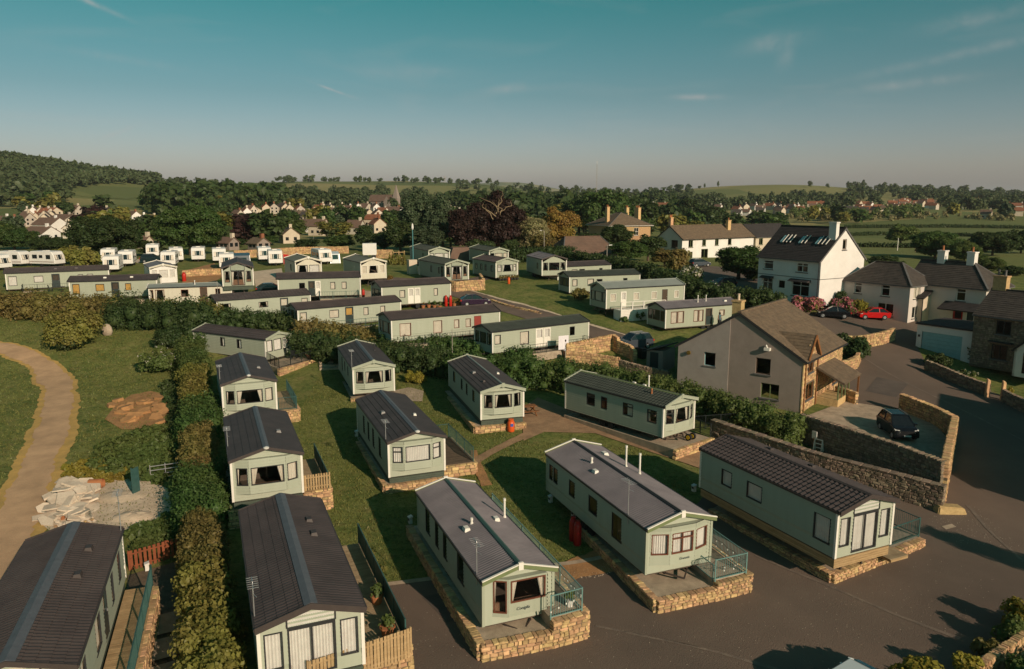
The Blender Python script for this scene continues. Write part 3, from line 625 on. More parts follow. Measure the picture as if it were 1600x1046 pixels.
    for xe in (L / 2 + .02, -L / 2 - .02):
        mb = MB()
        for s in (-1, 1):
            a = Vector((xe, s * (W / 2 + .02), H - .05)); b = Vector((xe, 0, H + Rr - .05)); mb.hexa([a + Vector((-.03, 0, -deep_barge / 2)), a + Vector((.03, 0, -deep_barge / 2)), b + Vector((.03, 0, -deep_barge / 2)), b + Vector((-.03, 0, -deep_barge / 2))], [a + Vector((-.03, 0, .10)), a + Vector((.03, 0, .10)), b + Vector((.03, 0, .10)), b + Vector((-.03, 0, .10))])
        bb = mb.build('barge_board', barge, t)
        if barge in ('olive_trim', 'sage', 'trim_white', 'cream'):
            mb = MB()
            for s in (-1, 1): mb.bar((xe, s * (W / 2 + .03), H + .075), (xe, 0, H + Rr + .075), .10, .05)
            mb.box((xe - .04, -.11, H + Rr - .2), (xe + .06, .11, H + Rr + .14)); mb.build('barge_cap', 'trim_white' if barge != 'sage' else 'sage', bb)
    for s in (-1, 1):
        mb = MB(); mb.hexa([(-L / 2, s * W / 2 - .05, H - .11), (L / 2, s * W / 2 - .05, H - .11), (L / 2, s * W / 2 + .05, H - .11), (-L / 2, s * W / 2 + .05, H - .11)], [(-L / 2, s * W / 2 - .05, H - .005), (L / 2, s * W / 2 - .05, H - .005), (L / 2, s * W / 2 + .07, H - .005), (-L / 2, s * W / 2 + .07, H - .005)]); mb.build('gutter', barge if barge.endswith('dark') else 'dark_trim', t)
    for xe in (xf, xr):
        for s in (-1, 1): mb = MB(); mb.bar((xe, s * hw, -.02), (xe, s * hw, Hs), .125, .125); mb.build('corner_trim', corner, t)
    for v in vents: vent(t, v[0] * L, v[1], W, H, Rr, *(v[2:]))
    for fl in flues: flue(t, fl[0] * L, fl[1], W, H, Rr, *fl[2:])
    if aer: aerial(t, aer[0] * L, aer[1] * hw * 1.03, H - .5, aer[2])
    if lamp: mb = MB(); mb.lathe((L / 2 + .05, 0, H + Rr - .1), [(.05, 0), (.15, .05), (.16, .12), (.05, .17)]); mb.build('gable_light', 'lamp_white', t)
    zs = [zg(*(world(key, xx, yy).to_2d())) - zb for xx in (xf, xr) for yy in (-hw, hw)]; zlo = min(zs)
    if skirt:
        z1 = -.005; hgt = .125; sm_ = 'timber' if skirt == 'timber' else skirt
        lowest = max(-.55, zlo) if skirt != 'timber' else -.58
        zq = z1
        while zq > lowest + .02:
            za = max(zq - hgt, lowest)
            for s in (-1, 1): mb = MB(); mb.box((xr + .02, s * (hw - .05) - .012, za + .014), (xf - .05, s * (hw - .05) + .012, zq)); mb.build('skirt_board', sm_, t)
            mb = MB(); mb.box((xf - .048, -hw + .02, za + .014), (xf - .02, hw - .02, zq)); mb.build('skirt_board', sm_, t); zq = za
    mb = MB()
    for s in (-1, 1): mb.box((xr + .2, s * .62 - .05, -.30), (xf - .15, s * .62 + .05, -.10))
    for q in (.08, .35, .65, .92):
        xx = xr + Lw * q; mb.box((xx - .04, -hw + .1, -.22), (xx + .04, hw - .1, -.10))
    mb.build('chassis', 'steel', t)
    for q in (.06, .30, .70, .94):
        for s in (-1, 1): mb = MB(); mb.bar((xr + Lw * q, s * .62, -.25), (xr + Lw * q, s * (.72 if q in (.3, .7) else .8), min(zlo, -.45) - .05), .09); mb.build('jack_leg', 'steel', t)
    mb = MB(); mb.bar((xf - .1, .62, -.22), (xf + .55, 0, -.30), .07); mb.bar((xf - .1, -.62, -.22), (xf + .55, 0, -.30), .07); skirt or mb.build('tow_frame', 'steel', t)
    if not skirt:
        for s in (-1, 1):
            for dx in (-.4, .4): mb = MB(); mb.tube((-.6 + dx, s * (hw - .25), -.36), (-.6 + dx, s * (hw - .05), -.36), .30, n=14); mb.build('wheel', 'rubber', t)
    return t
SC = lambda Lx, *f: [(s, k, a * (Lx - .33), b * (Lx - .33), *r) for s, k, a, b, *r in f]
S18 = CZ
caravan('A', -17.62, 26.48, 1.7, 290, 11.0, 3.84, 2.34, .55, 'sage static caravan cut off by the lower left corner, brown roof with two square vents', style='fine', roof='roof_brown', front='patio', fcur='cc', skirt='skirt_green',
        side=[('r', 't', .5, 1.35), ('r', 't', 3.2, 4.3), ('r', 'g', 5.0, 5.9, 'h', 'curtain'), ('r', 't', 7.0, 7.6), ('r', 't', 8.9, 9.6)], vents=[(-.27, 1, 'barge_dark'), (-.05, 1, 'barge_dark')], ridge_w=.26, aer=(-.47, 1, 2.4))
caravan('B', -9.34, 30.19, 1.5, 292.3, 11.18, 3.89, 2.38, .56, 'sage static caravan nearest the bottom edge with curtained glazed doors in its gable', style='fine', roof='roof_dark', front='patio', fcur='ccc', skirt='skirt_green',
        side=[('l', 't', 3, 3.8), ('l', 't', 6, 6.7), ('r', 'g', 4.5, 5.4, 'h')], vents=[(-.22, 1, 'barge_dark'), (-.08, 1, 'barge_dark')], aer=(.42, -1, 1.9), cm='curtain_white', ridge_w=.24, deep_barge=.3)
tC = caravan('C', -1.65, 34.68, 1.0, 291.85, 10.82, 3.42, 2.09, .49, 'sage static caravan with pale grey roof and dark open front window on a stone base', style='rib', roof='roof_grey', ridge='green_trim', barge='olive_trim', frame='frame_red', fw_='dark_trim', front='corner', fcur='oo',
        side=[('l', 't', 2.5, 3.45, 'x'), ('l', 't', 5.1, 5.7, 'x'), ('l', 't', 6.5, 7.1, 'x'), ('l', 't', 8.1, 8.9, 'x')], vents=[(.02, 1, 'trim_white', .2), (.07, -1, 'trim_white', .22)], flues=[(-.03, .88, .85), (.04, -.28, .16)], aer=(.42, -1, 2.0), corner='sage', ridge_w=.1)
tD = caravan('D', 5.97, 39.34, 1.2, 291.4, 11.8, 3.83, 2.34, .55, 'sage static caravan with pale grey roof and two tall white flues on a stone base', style='rib', roof='roof_grey', ridge='dark_trim', barge='olive_trim', frame='frame_red', fw_='dark_trim', front='bay', fcur='ccc', bar=None, bq=.92, cmull=True,
        side=[('l', 't', 2.3, 3.3, 'x'), ('l', 'w', 4.9, 5.9, 'x'), ('l', 'w', 7.6, 8.35, 'x'), ('l', 'w', 9.9, 10.5, 'x'), ('l', 'w', 10.6, 11.1, 'x')], vents=[(-.1, -1, 'trim_white', .2), (-.31, 1, 'trim_white', .24)], flues=[(-.13, .62, 1.1), (-.03, .72, 1.05), (-.2, -.3, .18)], aer=(.34, -1, 2.3), corner='sage', ridge_w=.1, cm='curtain_white')
caravan('E', 15.21, 39.37, 1.7, 294.5, 10.5, 3.97, 2.42, .57, 'sage static caravan with black pantile roof and honey timber skirt beside the walled lane', style='tile', roof='roof_dark', ridge='barge_dark', front='patio', fcur='ccc', skirt='timber', cm='curtain_white',
        side=[('l', 't', .35, 1.4), ('l', 'w', 5.0, 6.2), ('l', 'w', 7.4, 8.3)], vents=[(-.25, 1, 'barge_dark', .2), (.05, 1, 'barge_dark', .2)], ridge_w=.14, deep_barge=.26)
caravan('F', -8.03, 51.05, 1.5, 291.6, 11.14, 3.84, 2.34, .55, 'sage static caravan with dark roof and three closed white front curtains in the mid lawn', roof='roof_dark', fcur='ccc', bar=.68, skirt='skirt_green', lamp=True, cm='curtain_white',
        side=[('l', 't', 2.2, 2.9, 'x'), ('l', 't', 4.4, 5.0, 'x'), ('l', 't', 6.1, 6.7, 'x'), ('l', 't', 7.8, 8.4, 'x')], vents=[(-.02, -1), (.1, 1, 'trim_white', .16)], aer=(.44, -1, 1.8))
caravan('G', -15.79, 45.59, 1.8, 292.3, 9.37, 4.06, 2.48, .58, 'sage dark roofed static caravan, middle one of the row beside the tall left hedge', roof='roof_dark', fcur='ooc', lamp=True, skirt='skirt_green', side=[('l', 't', 3, 3.7, 'x'), ('r', 'g', 4, 4.9)], vents=[(.1, 1)], aer=(.2, -1, 1.7))
caravan('H', -22.24, 61.31, 2.3, 293.3, 9.48, 4.15, 2.53, .59, 'sage dark roofed static caravan, topmost of the row beside the tall left hedge', roof='roof_dark', fcur='ooc', lamp=True, side=[('r', 'g', 4, 4.9)], vents=[(.1, 1)], aer=(.3, -1, 1.7))
caravan('I', -13.82, 69.38, 2.1, 289.5, 10.6, 3.76, 2.3, .54, 'sage static caravan with open front curtains standing in front of the dark hedge', roof='roof_dark', fcur='ooo', barge='sage', side=[('l', 'w', 3, 3.6), ('l', 'w', 5.2, 5.8), ('l', 't', 7.2, 7.8)], flues=[(-.1, .6, .5, 'dark_trim')], aer=(.46, -1, 2.1))
caravan('J', -2.39, 61.95, 2.1, 287, 11.69, 3.61, 2.2, .52, 'sage static caravan with tied white front curtains and an orange bottle against its stone base', roof='roof_brown', fcur='ooo', barge='sage', skirt='skirt_green', ridge='roof_pale', ridge_w=.08, side=[('l', 'w', 1.9, 2.6, 'c', 'curtain_gold'), ('l', 'w', 4.2, 4.8), ('l', 'w', 6, 6.6), ('l', 'w', 8.8, 9.6, 'c', 'curtain_gold')], vents=[(.02, -1), (.1, 1, 'trim_white', .16), (.3, -1, 'barge_dark', .14)])
caravan('K', 8.95, 56.63, 2.1, 309.5, 10.33, 3.73, 2.28, .53, 'sage static caravan with green tiled roof standing broadside in front of the long hedge', roof='roof_green', style='tile', ridge='olive_trim', barge='sage', fcur='ooo', bar=.7, ridge_w=.12,
        side=[('l', 'w', .55, 1.45, 'o'), ('l', 'w', 2.8, 3.8, 'h'), ('l', 'w', 5.4, 6.05, 'x'), ('l', 'w', 6.7, 7.6, 'x')], flues=[(.16, .25, .8), (.28, -.35, .25, 'pot')], vents=[(.08, 1, 'trim_white', .15), (-.02, 1, 'trim_white', .15)])
caravan('L', -28.96, 79.5, 2.7, 331, 11.1, 3.51, 2.14, .5, 'sage static caravan with dark tiled roof standing side on behind the tall hedge, cream gable', roof='roof_dark', style='tilef', barge='sage', fcur='ccc', front='flat', cm='curtain_white', ridge='barge_dark', side=[('l', 'w', 3.4, 4.1, 'h'), ('l', 'w', 5.9, 6.6, 'h'), ('l', 'w', 8.9, 10.1)])
M_ = [('M1', 2.17, 79.25, 3.6, 213.6, 12.7, 3.64, 2.22, .52, 'sage static caravan with grey green roof, nearest behind the long hedge, lavender sheet drying outside', dict(roof='roof_green', style='rib', side=[('r', 'w', .02, .08), ('r', 't', .27, .36), ('r', 'e', .43, .51), ('r', 'e', .515, .585), ('r', 'w', .79, .845, 'x')], fcur='xxo', frame='dark_trim')),
      ('M2', -7.95, 82.13, 4.2, 209.7, 13.12, 3.89, 2.37, .56, 'sage static caravan with brown roof, red window frames and a red door', dict(roof='roof_brown', style='rib', frame='frame_red', side=[('r', 't', .07, .17), ('r', 't', .37, .45), ('r', 'w', .56, .61), ('r', 'w', .67, .72), ('r', 'd', .75, .82, 'x', 'door_red')], fcur='ccc')),
      ('M3', -20., 89.62, 4.4, 214.2, 13.12, 3.63, 2.21, .52, 'sage static caravan with brown roof and a dark door glazed pale yellow', dict(roof='roof_brown', style='rib', side=[('r', 'w', .02, .08), ('r', 'w', .29, .38), ('r', 'd', .44, .52, 'h', 'curtain_gold'), ('r', 'w', .62, .67), ('r', 'w', .79, .84)], fcur='oxo')),
      ('M4', -31.62, 94.26, 4.7, 213.7, 11.75, 3.68, 2.25, .53, 'sage static caravan with ribbed grey roof and tan curtained door, right of the cream one', dict(roof='roof_dark', style='tilef', side=[('r', 'w', .03, .14, 'o'), ('r', 'k', .43, .53, 'o'), ('r', 'd', .66, .75, 'h', 'curtain'), ('r', 'w', .90, .97)], fcur='xxx')),
      ('M5', -42.93, 100.67, 5.4, 197.3, 10.39, 3.57, 2.18, .28, 'cream static caravan with flat pale grey roof above the roadside hedge', dict(wall='cream', roof='roof_pale', style='flat', barge='cream', ridge='roof_pale', ridge_w=.05, side=[('r', 't', .0, .05, 'o'), ('r', 't', .07, .18, 'o'), ('r', 'w', .38, .47, 'x'), ('r', 'd', .61, .70, 'x', 'door_brown'), ('r', 'w', .80, .86, 'x')], fcur='ccc', frame='frame_red', board=0, flues=[(-.05, .4, .4)])),
      ('M6', -53.77, 102.2, 6.0, 195.9, 10.87, 3.69, 2.25, .53, 'sage static caravan with golden blinds in its windows', dict(roof='roof_dark', style='rib', side=[('r', 't', .03, .11, 'c', 'curtain_gold'), ('r', 'w', .29, .39, 'c', 'curtain_gold'), ('r', 'd', .47, .56, 'h', 'interior'), ('r', 'w', .63, .70, 'c', 'curtain_gold')], fcur='ccc', vents=[(.1, 1, 'trim_white', .2), (-.2, 1, 'trim_white', .2)])),
      ('M7', -67.87, 112.91, 6.1, 207.7, 13.41, 3.87, 2.36, .55, 'long sage static caravan at the left edge with patio table outside its dark door', dict(roof='roof_brown', style='tilef', side=[('r', 't', .02, .1), ('r', 'w', .26, .35), ('r', 'd', .43, .51, 'h', 'interior'), ('r', 'w', .69, .74), ('r', 'w', .78, .84)], fcur='ccc', cm='curtain_white', vents=[(.02, 1, 'barge_dark', .2), (-.18, 1, 'barge_dark', .2)])),
      ('M8', -25.94, 101.11, 6.3, 195.2, 10.82, 3.96, 2.41, .57, 'sage static caravan with brown roof and open white double doors, red bottle at its corner', dict(roof='roof_brown', style='rib', side=[('r', 'w', .25, .32, 'x'), ('r', 'd', .36, .44, 'h', 'interior'), ('r', 'e', .445, .51), ('r', 'w', .63, .69), ('r', 'w', .77, .83)], fcur='ccc')),
      ('M9', -13.11, 97.25, 5.8, 209.8, 9.72, 3.93, 2.4, .56, 'sage static caravan with brown roof, potted flowers on its patio and two red bottles', dict(roof='roof_brown', style='rib', side=[('r', 'w', .25, .33), ('r', 'e', .37, .455), ('r', 'e', .465, .55), ('r', 'w', .75, .81)], fcur='xxx')),
      ('N1', 21.77, 89.71, 4.2, 204, 11.07, 3.78, 2.31, .54, 'sage static caravan with mauve grey roof partly hidden by the grey gabled house', dict(roof='roof_grey', style='rib', barge='dark_trim', frame='frame_red', side=[('r', 't', .07, .155), ('r', 't', .16, .24), ('r', 't', .37, .435), ('r', 't', .44, .50), ('r', 'd', .53, .62, 'h', 'interior'), ('r', 'k', .72, .79)], fcur='xxx', flues=[(.0, .4, .7), (-.12, .3, .6), (.1, -.3, .2)], vents=[(-.35, 1, 'trim_white', .2)])),
      ('N2', 15.89, 95.46, 5.7, 203.3, 11.74, 4.1, 2.5, .59, 'sage static caravan with plain sage roof and white window frames above a white fenced deck', dict(roof='roof_pale', style='flat', barge='sage', ridge='roof_pale', ridge_w=.1, frame='dark_trim', fw_='trim_white', side=[('r', 'w', .05, .12), ('r', 'e', .18, .25), ('r', 'w', .34, .41), ('r', 'w', .57, .64), ('r', 'd', .71, .78, 'x', 'door_brown'), ('r', 'w', .87, .93)], fcur='ccc')),
      ('N3', 12.41, 107.35, 6.2, 200.1, 11.3, 3.7, 2.26, .53, 'sage static caravan with grey green roof, a round bush at its front corner', dict(roof='roof_green', style='rib', side=[('r', 'w', .04, .11), ('r', 'w', .25, .34), ('r', 'k', .38, .46, 'x'), ('r', 'k', .76, .82, 'x')], fcur='oxx')),
      ('N4', 10.46, 119.53, 6.5, 208.7, 10.26, 3.69, 2.25, .53, 'sage static caravan with grey roof, farthest of the row beside the tall lamp post', dict(roof='roof_dark', style='rib', side=[('r', 'k', .06, .14), ('r', 'k', .26, .36), ('r', 'k', .4, .5, 'x'), ('r', 'k', .78, .84, 'x')], fcur='ccc'))]
for k, x, y, z, hd, L, W, H, Rr, lab, kw in M_:
    kw = dict(kw); kw['side'] = SC(L, *kw['side']); kw.setdefault('front', 'flat'); kw.setdefault('board', .17 if k in ('M1', 'M2', 'M3', 'M4') else 0); kw.setdefault('barge', 'dark_trim'); kw.setdefault('ridge', kw['roof']); kw.setdefault('ridge_w', .1)
    caravan(k, x, y, z, hd, L, W, H, Rr, lab, **kw)
P_ = [('N5', 5.4, 118.95, 7.5, 285, 8.48, 4.1, 2.5, .6, 'small sage static caravan with mauve roof in front of the dark tall hedge', dict(roof='roof_grey', style='tilef', side=[('l', 'w', 2, 2.6)], fcur='oxo')),
      ('P1', -38.06, 104.69, 7.5, 290, 9.33, 4.05, 2.47, .7, 'sage static caravan with dark roof and dark tied curtains, tall glazed gable facing the yard', dict(roof='roof_dark', style='step', front='patio', fcur='ooo', skirt='skirt_green', cm='curtain', side=[('l', 'w', 2, 2.6)])),
      ('P2', -31.88, 115.18, 7.5, 297.3, 8.18, 3.97, 2.42, .57, 'older grey static caravan with white net curtain across its whole front', dict(wall='cream', roof='roof_olive', style='flat', barge='cream', fcur='oc', front='two', cm='curtain_white', side=[('l', 'w', 3, 3.6)])),
      ('P3', -22.24, 113.86, 7.5, 298.3, 9.03, 3.98, 2.43, .57, 'cream static caravan with flat pale roof and a chequered blind in its front window', dict(wall='cream', roof='roof_olive', style='flat', barge='cream', frame='trim_white', fcur='coc', side=[('l', 'k', 3, 3.4, 'x')])),
      ('P4', -10.52, 115.56, 7.2, 298.3, 10.56, 3.94, 2.4, .56, 'sage static caravan with white tied curtains on a square stone terrace', dict(roof='roof_green', style='rib', barge='sage', front='patio', fcur='ooo', cm='curtain_white', side=[('l', 'w', 2, 2.5), ('l', 'w', 5, 5.5), ('l', 'g', .7, 1.5)])),
      ('P5', -2.67, 119.55, 7.1, 297.9, 8.45, 3.96, 2.42, .57, 'cream fronted static caravan with flower pots and an orange bottle along its front', dict(roof='roof_dark', style='rib', barge='sage', fcur='coc', bar=.7, cm='curtain_white', front='bay', side=[('l', 'w', 1, 1.7), ('l', 'w', 3.2, 3.8), ('l', 'w', 4.8, 5.4), ('l', 'w', 6.6, 7.2)])),
      ('P6', -15.04, 138.04, 7.7, 293.8, 11.65, 4.01, 2.45, .57, 'sage static caravan with closed white blinds behind the tall teal lamp post', dict(roof='roof_green', style='rib', barge='sage', fcur='ccc', front='flat', cm='curtain_white', side=[('l', 'w', 3, 3.6)], vents=[(.2, 1, 'trim_white', .3), (.05, 1, 'trim_white', .3)])),
      ('P7', -4.39, 141.28, 7.5, 292, 11.22, 3.86, 2.35, .55, 'sage static caravan with a yellow curtained front, hindmost in the middle of the park', dict(roof='roof_green', style='rib', barge='sage', fcur='xcc', front='flat', cm='curtain', side=[('l', 'w', 3, 3.6), ('l', 'w', 1, 1.6, 'x')], vents=[(.2, 1, 'trim_white', .3)])),
      ('P8', -52.73, 113.15, 6.9, 300.8, 8.3, 3.71, 2.27, .45, 'cream static caravan with grey curved roof among the touring caravans', dict(wall='white_panel', roof='roof_grey', style='flat', barge='cream', fcur='c', front='flat', cm='curtain_white', frame='trim_white', side=[('r', 'w', 1, 2)]))]
for k, x, y, z, hd, L, W, H, Rr, lab, kw in P_:
    kw = dict(kw); kw.setdefault('front', 'flat'); kw.setdefault('board', 0); kw.setdefault('ridge', kw['roof']); kw.setdefault('ridge_w', .1)
    caravan(k, x, y, z, hd, L, W, H, Rr, lab, **kw)
# ------------------------------------------------------------------ stone walls: every stone near the camera is an object
def stone_variants(m, n=10):
    out = []
    for k in range(n):
        bm = bmesh.new(); bmesh.ops.create_cube(bm, size=1.0); bmesh.ops.bevel(bm, geom=bm.edges[:], offset=.09, segments=1, affect='EDGES')
        for v in bm.verts: v.co += Vector((R.uniform(-.05, .05), R.uniform(-.06, .06), R.uniform(-.05, .05)))
        me = bpy.data.meshes.new('stone'); bm.to_mesh(me); bm.free(); me.materials.append(MATS[m]); out.append(me)
    return out
SV = {m: stone_variants(m) for m in ('stone', 'stone_dark')}
def stone_wall(label, pts, thick=.36, m='stone', course=(.13, .24), length=(.18, .5), limit=300, coping=True, group=None, name='stone_wall', cap='stone', flatcap=False, cat='stone wall', base=None):
    """pts: (x, y, top z). Stones run through the wall, so that both faces show them."""
    base_pt = Vector((pts[0][0], pts[0][1], zg(pts[0][0], pts[0][1]))); t = thing(name, label, cat, base_pt, 0, group)
    core = MB(); cnt = 0; jv = []; jf = []; vm = SV[m]
    def put(loc, rz, scl, tilt=0.0):
        nonlocal cnt
        me = R.choice(vm)
        if cnt < limit:
            o = bpy.data.objects.new('stone', me); C.objects.link(o); o.parent = t; o.location = loc - base_pt; o.rotation_euler = (R.uniform(-.04, .04), tilt + R.uniform(-.03, .03), rz + R.choice((0, math.pi))); o.scale = scl
        else:
            M_ = Matrix.Translation(loc - base_pt) @ Matrix.Rotation(rz, 4, 'Z') @ Matrix.Rotation(tilt, 4, 'Y') @ Matrix.Diagonal((*scl, 1)); b = len(jv)
            for v in me.vertices: jv.append(tuple(M_ @ v.co))
            for p in me.polygons: jf.append(tuple(b + i for i in p.vertices))
        cnt += 1
    for a, b in zip(pts, pts[1:]):
        A = Vector(a[:2]); B = Vector(b[:2]); ll = (B - A).length; d = (B - A) / ll; rz = math.atan2(d.y, d.x); nn = Vector((-d.y, d.x))
        gz = lambda s: (zg(*(A + d * s)) if base is None else base); tz = lambda s: a[2] + (b[2] - a[2]) * s / ll
        h = thick / 2 - .035; lo = [(*(A + nn * q - base_pt.to_2d()), gz(0) - .3 - base_pt.z) for q in (-h, h)] + [(*(B + nn * q - base_pt.to_2d()), gz(ll) - .3 - base_pt.z) for q in (h, -h)]
        hi = [(*(A + nn * q - base_pt.to_2d()), tz(0) - .05 - base_pt.z) for q in (-h, h)] + [(*(B + nn * q - base_pt.to_2d()), tz(ll) - .05 - base_pt.z) for q in (h, -h)]
        core.hexa(lo, hi)
        zmin = min(gz(0), gz(ll), gz(ll / 2)) - .12; zmax = max(tz(0), tz(ll)); z = zmin
        while z < zmax - .03:
            ch = min(R.uniform(*course), max(zmax - z, .08)); s = -R.uniform(0, .1)
            while s < ll - .03:
                l = min(R.uniform(*length), ll - s + .02); mid = s + l / 2; sm = min(max(mid, 0), ll)
                if z + ch * .4 < tz(sm) and z + ch > gz(sm) - .05:
                    hh = min(ch, max(tz(sm) - z, .05)); q = A + d * mid
                    if R.random() < .12 and hh > .17 and l > .25:
                        for kk in (0, 1): put(Vector((q.x, q.y, z + hh * (.25 + .5 * kk))), rz, (max(l - .025, .06), thick + R.uniform(-.02, .03), hh * .46))
                    else: put(Vector((q.x, q.y, z + hh / 2)), rz, (max(l - .025, .06), thick + R.uniform(-.025, .04), max(hh - .022, .04)))
                s += l
            z += ch
        if coping:
            s = 0
            while s < ll - .05:
                l = R.uniform(.35, .7) if flatcap else R.uniform(.10, .2); l = min(l, ll - s); q = A + d * (s + l / 2); zz = tz(s + l / 2)
                if flatcap: put(Vector((q.x, q.y, zz + .03)), rz, (l - .015, thick + .08, .075))
                else: put(Vector((q.x, q.y, zz + .07)), rz, (l - .02, thick + R.uniform(-.06, .04), R.uniform(.16, .28)), R.uniform(-.3, .3))
                s += l
    core.build('wall_core', 'mortar', t)
    if jv: me = bpy.data.meshes.new('stones'); me.from_pydata(jv, [], jf); me.materials.append(MATS[m]); o = link('stones', me, t); o['kind'] = 'stuff'
    return t
def wp(px, py, top): g = G(px, py); return (g.x, g.y, g.z + top)
def lw(key, x, y, z): q = world(key, x, y); return (q.x, q.y, z)
def slab(name, pts, z, thick, m, label=None):
    """a level platform; pts are (x, y)"""
    mb = MB(); lo = [(p[0], p[1], z - thick) for p in pts]; hi = [(p[0], p[1], z) for p in pts]
    ar = sum(a[0] * b[1] - b[0] * a[1] for a, b in zip(pts, pts[1:] + pts[:1]))
    if ar < 0: lo.reverse(); hi.reverse()
    mb.hexa(lo, hi); o = mb.build(name, m); structure(o); return o
def railing(label, pts, h=1.0, m='rail_green', gap=.115, individual=False, post=1.6, group='metal railings on the caravan decks', r=.016, solid=None):
    """pts (x, y, z floor): posts, two rails, uprights"""
    b = Vector(pts[0]); t = thing('metal_railing', label, 'railing', b, 0, group); rails = []; jm = MB(); bm_ = MB(); bm_.tube((0, 0, .09), (0, 0, h - .03), r * .62, n=5, caps=False); ume = bm_.mesh('baluster', m)
    for i, (p, q) in enumerate(zip(pts, pts[1:])):
        P = Vector(p) - b; Q = Vector(q) - b; d = Q - P; ll = d.length; n = max(1, round(ll / post))
        for zr in (.09, h): mb = MB(); mb.bar(P + Vector((0, 0, zr)), Q + Vector((0, 0, zr)), .045, .035); mb.build('rail', m, t)
        for k in range(n + (1 if i == len(pts) - 2 else 0)):
            w_ = P + d * (k / n); mb = MB(); mb.bar(w_ - Vector((0, 0, .05)), w_ + Vector((0, 0, h + .04)), .055); mb.build('post', m, t)
        k = int(ll / gap)
        for j in range(1, k):
            w_ = P + d * (j / k)
            if individual: o = bpy.data.objects.new('baluster', ume); C.objects.link(o); o.parent = t; o.location = w_
            else: jm.tube(w_ + Vector((0, 0, .09)), w_ + Vector((0, 0, h - .03)), r * .62, n=4, caps=False)
        if solid: mb = MB(); mb.hexa([P + Vector((0, 0, .12)), Q + Vector((0, 0, .12)), Q + Vector((.012, .012, .12)), P + Vector((.012, .012, .12))], [P + Vector((0, 0, h - .05)), Q + Vector((0, 0, h - .05)), Q + Vector((.012, .012, h - .05)), P + Vector((.012, .012, h - .05))]); mb.build('windbreak_panel', solid, t)
    if jm.v: o = jm.build('balusters', m, t); o['kind'] = 'stuff'
    return t
def deck(key, label, x0, x1, y0, y1, z, m='decking', across=True, w_=.14):
    """planked deck beside a unit (local coordinates)"""
    u = UN[key]; t = thing('timber_deck', label, 'deck', (u['x'], u['y'], z), u['h'], 'decks beside the caravans'); n = int(abs((x1 - x0) if across else (y1 - y0)) / w_)
    L_, W_ = abs(x1 - x0), abs(y1 - y0); mb = MB(); mb.box((-L_ / 2 if not across else -w_ / 2 + .006, -W_ / 2 if across else -w_ / 2 + .006, -.03), (L_ / 2 if not across else w_ / 2 - .006, W_ / 2 if across else w_ / 2 - .006, 0)); me = mb.mesh('plank', m)
    for i in range(n):
        o = bpy.data.objects.new('plank', me); C.objects.link(o); o.parent = t
        o.location = (min(x0, x1) + (i + .5) * w_, (y0 + y1) / 2, R.uniform(-.003, .003)) if across else ((x0 + x1) / 2, min(y0, y1) + (i + .5) * w_, R.uniform(-.003, .003))
    mb = MB(); mb.box((min(x0, x1), min(y0, y1) + .03, -.16), (max(x0, x1), max(y0, y1) - .03, -.035)); mb.build('joists', 'timber', t)
    return t
def pickets(label, a, b, h=.85, m='timber', w_=.10, gap=.055, group='picket fences', slope=True):
    A = Vector(a); B = Vector(b); d = (B - A); ll = d.length; n = int(ll / (w_ + gap)); rz = math.atan2(d.y, d.x); t = thing('picket_fence', label, 'fence', A, rz, group)
    dz = (B.z - A.z) / ll
    mb = MB(); mb.hexa([(-w_ / 2, -.012, 0), (w_ / 2, -.012, 0), (w_ / 2, .012, 0), (-w_ / 2, .012, 0)], [(-w_ / 2, -.012, h), (w_ / 2, -.012, h), (w_ / 2, .012, h), (-w_ / 2, .012, h)]); me = mb.mesh('picket', m)
    for i in range(n):
        x = (i + .5) * (w_ + gap); o = bpy.data.objects.new('picket', me); C.objects.link(o); o.parent = t; o.location = (x, R.uniform(-.006, .006), dz * x + R.uniform(-.015, .015)); o.rotation_euler = (0, R.uniform(-.01, .01), 0)
    for z in (.18, h - .2): mb = MB(); mb.bar((0, .03, z), (ll, .03, z + dz * ll), .035, .07); mb.build('rail', m, t)
    for k in range(int(ll / 1.8) + 2): x = min(k * 1.8, ll); mb = MB(); mb.bar((x, .06, -.3 + dz * x), (x, .06, h + dz * x), .08); mb.build('post', m, t)
    return t
# --- C: base wall with pad, walkway and railing
zc0 = .82
pC = [wp(640, 836, 0), wp(752, 1033, 0), wp(862, 1012, 0), wp(915, 997, 0)]
a0, a1, a2, a3 = [Vector(p[:2]) for p in pC]
stone_wall('honey stone base wall under the pale roofed caravan with the dark open front window', [(a0.x, a0.y, zc0), (a1.x, a1.y, zc0), (a2.x, a2.y, zc0)], length=(.16, .44), course=(.12, .21), limit=280, coping=False, group='stone base walls under the caravans')
inw = (a2 - a1).normalized() * .34; bk = (a0 - a1).normalized()
slab('concrete_pad', [tuple(a1 + inw * .4 + bk * .15), tuple(a2 + bk * .15), tuple(a2 + bk * 12), tuple(a0 + inw * .4)], zc0 - .06, .9, 'concrete')
zr = 1.28; a4 = a3 + bk * 11.5; a5 = a2 + bk * 11.5
stone_wall('taller honey stone wall end below the railed walkway with a white flower pot', [(a2.x, a2.y, zr), (a3.x, a3.y, zr), (*(a3 + bk * 5), zr)], length=(.16, .46), course=(.12, .24), limit=150, coping=False, group='stone base walls under the caravans')
slab('walkway', [tuple(a2 + bk * .2), tuple(a3 + bk * .2 - inw * .3), tuple(a4 - inw * .3), tuple(a5)], zr, 1.2, 'flag')
railing('teal railing with festoon bulbs along the walkway beside the dark windowed pale roofed caravan', [(*(a2 + bk * .12), zr), (*(a3 + bk * .12 - inw * .4), zr), (*(a4 - inw * .4), zr)], 1.05, individual=True, post=2.2, m='rail_teal')
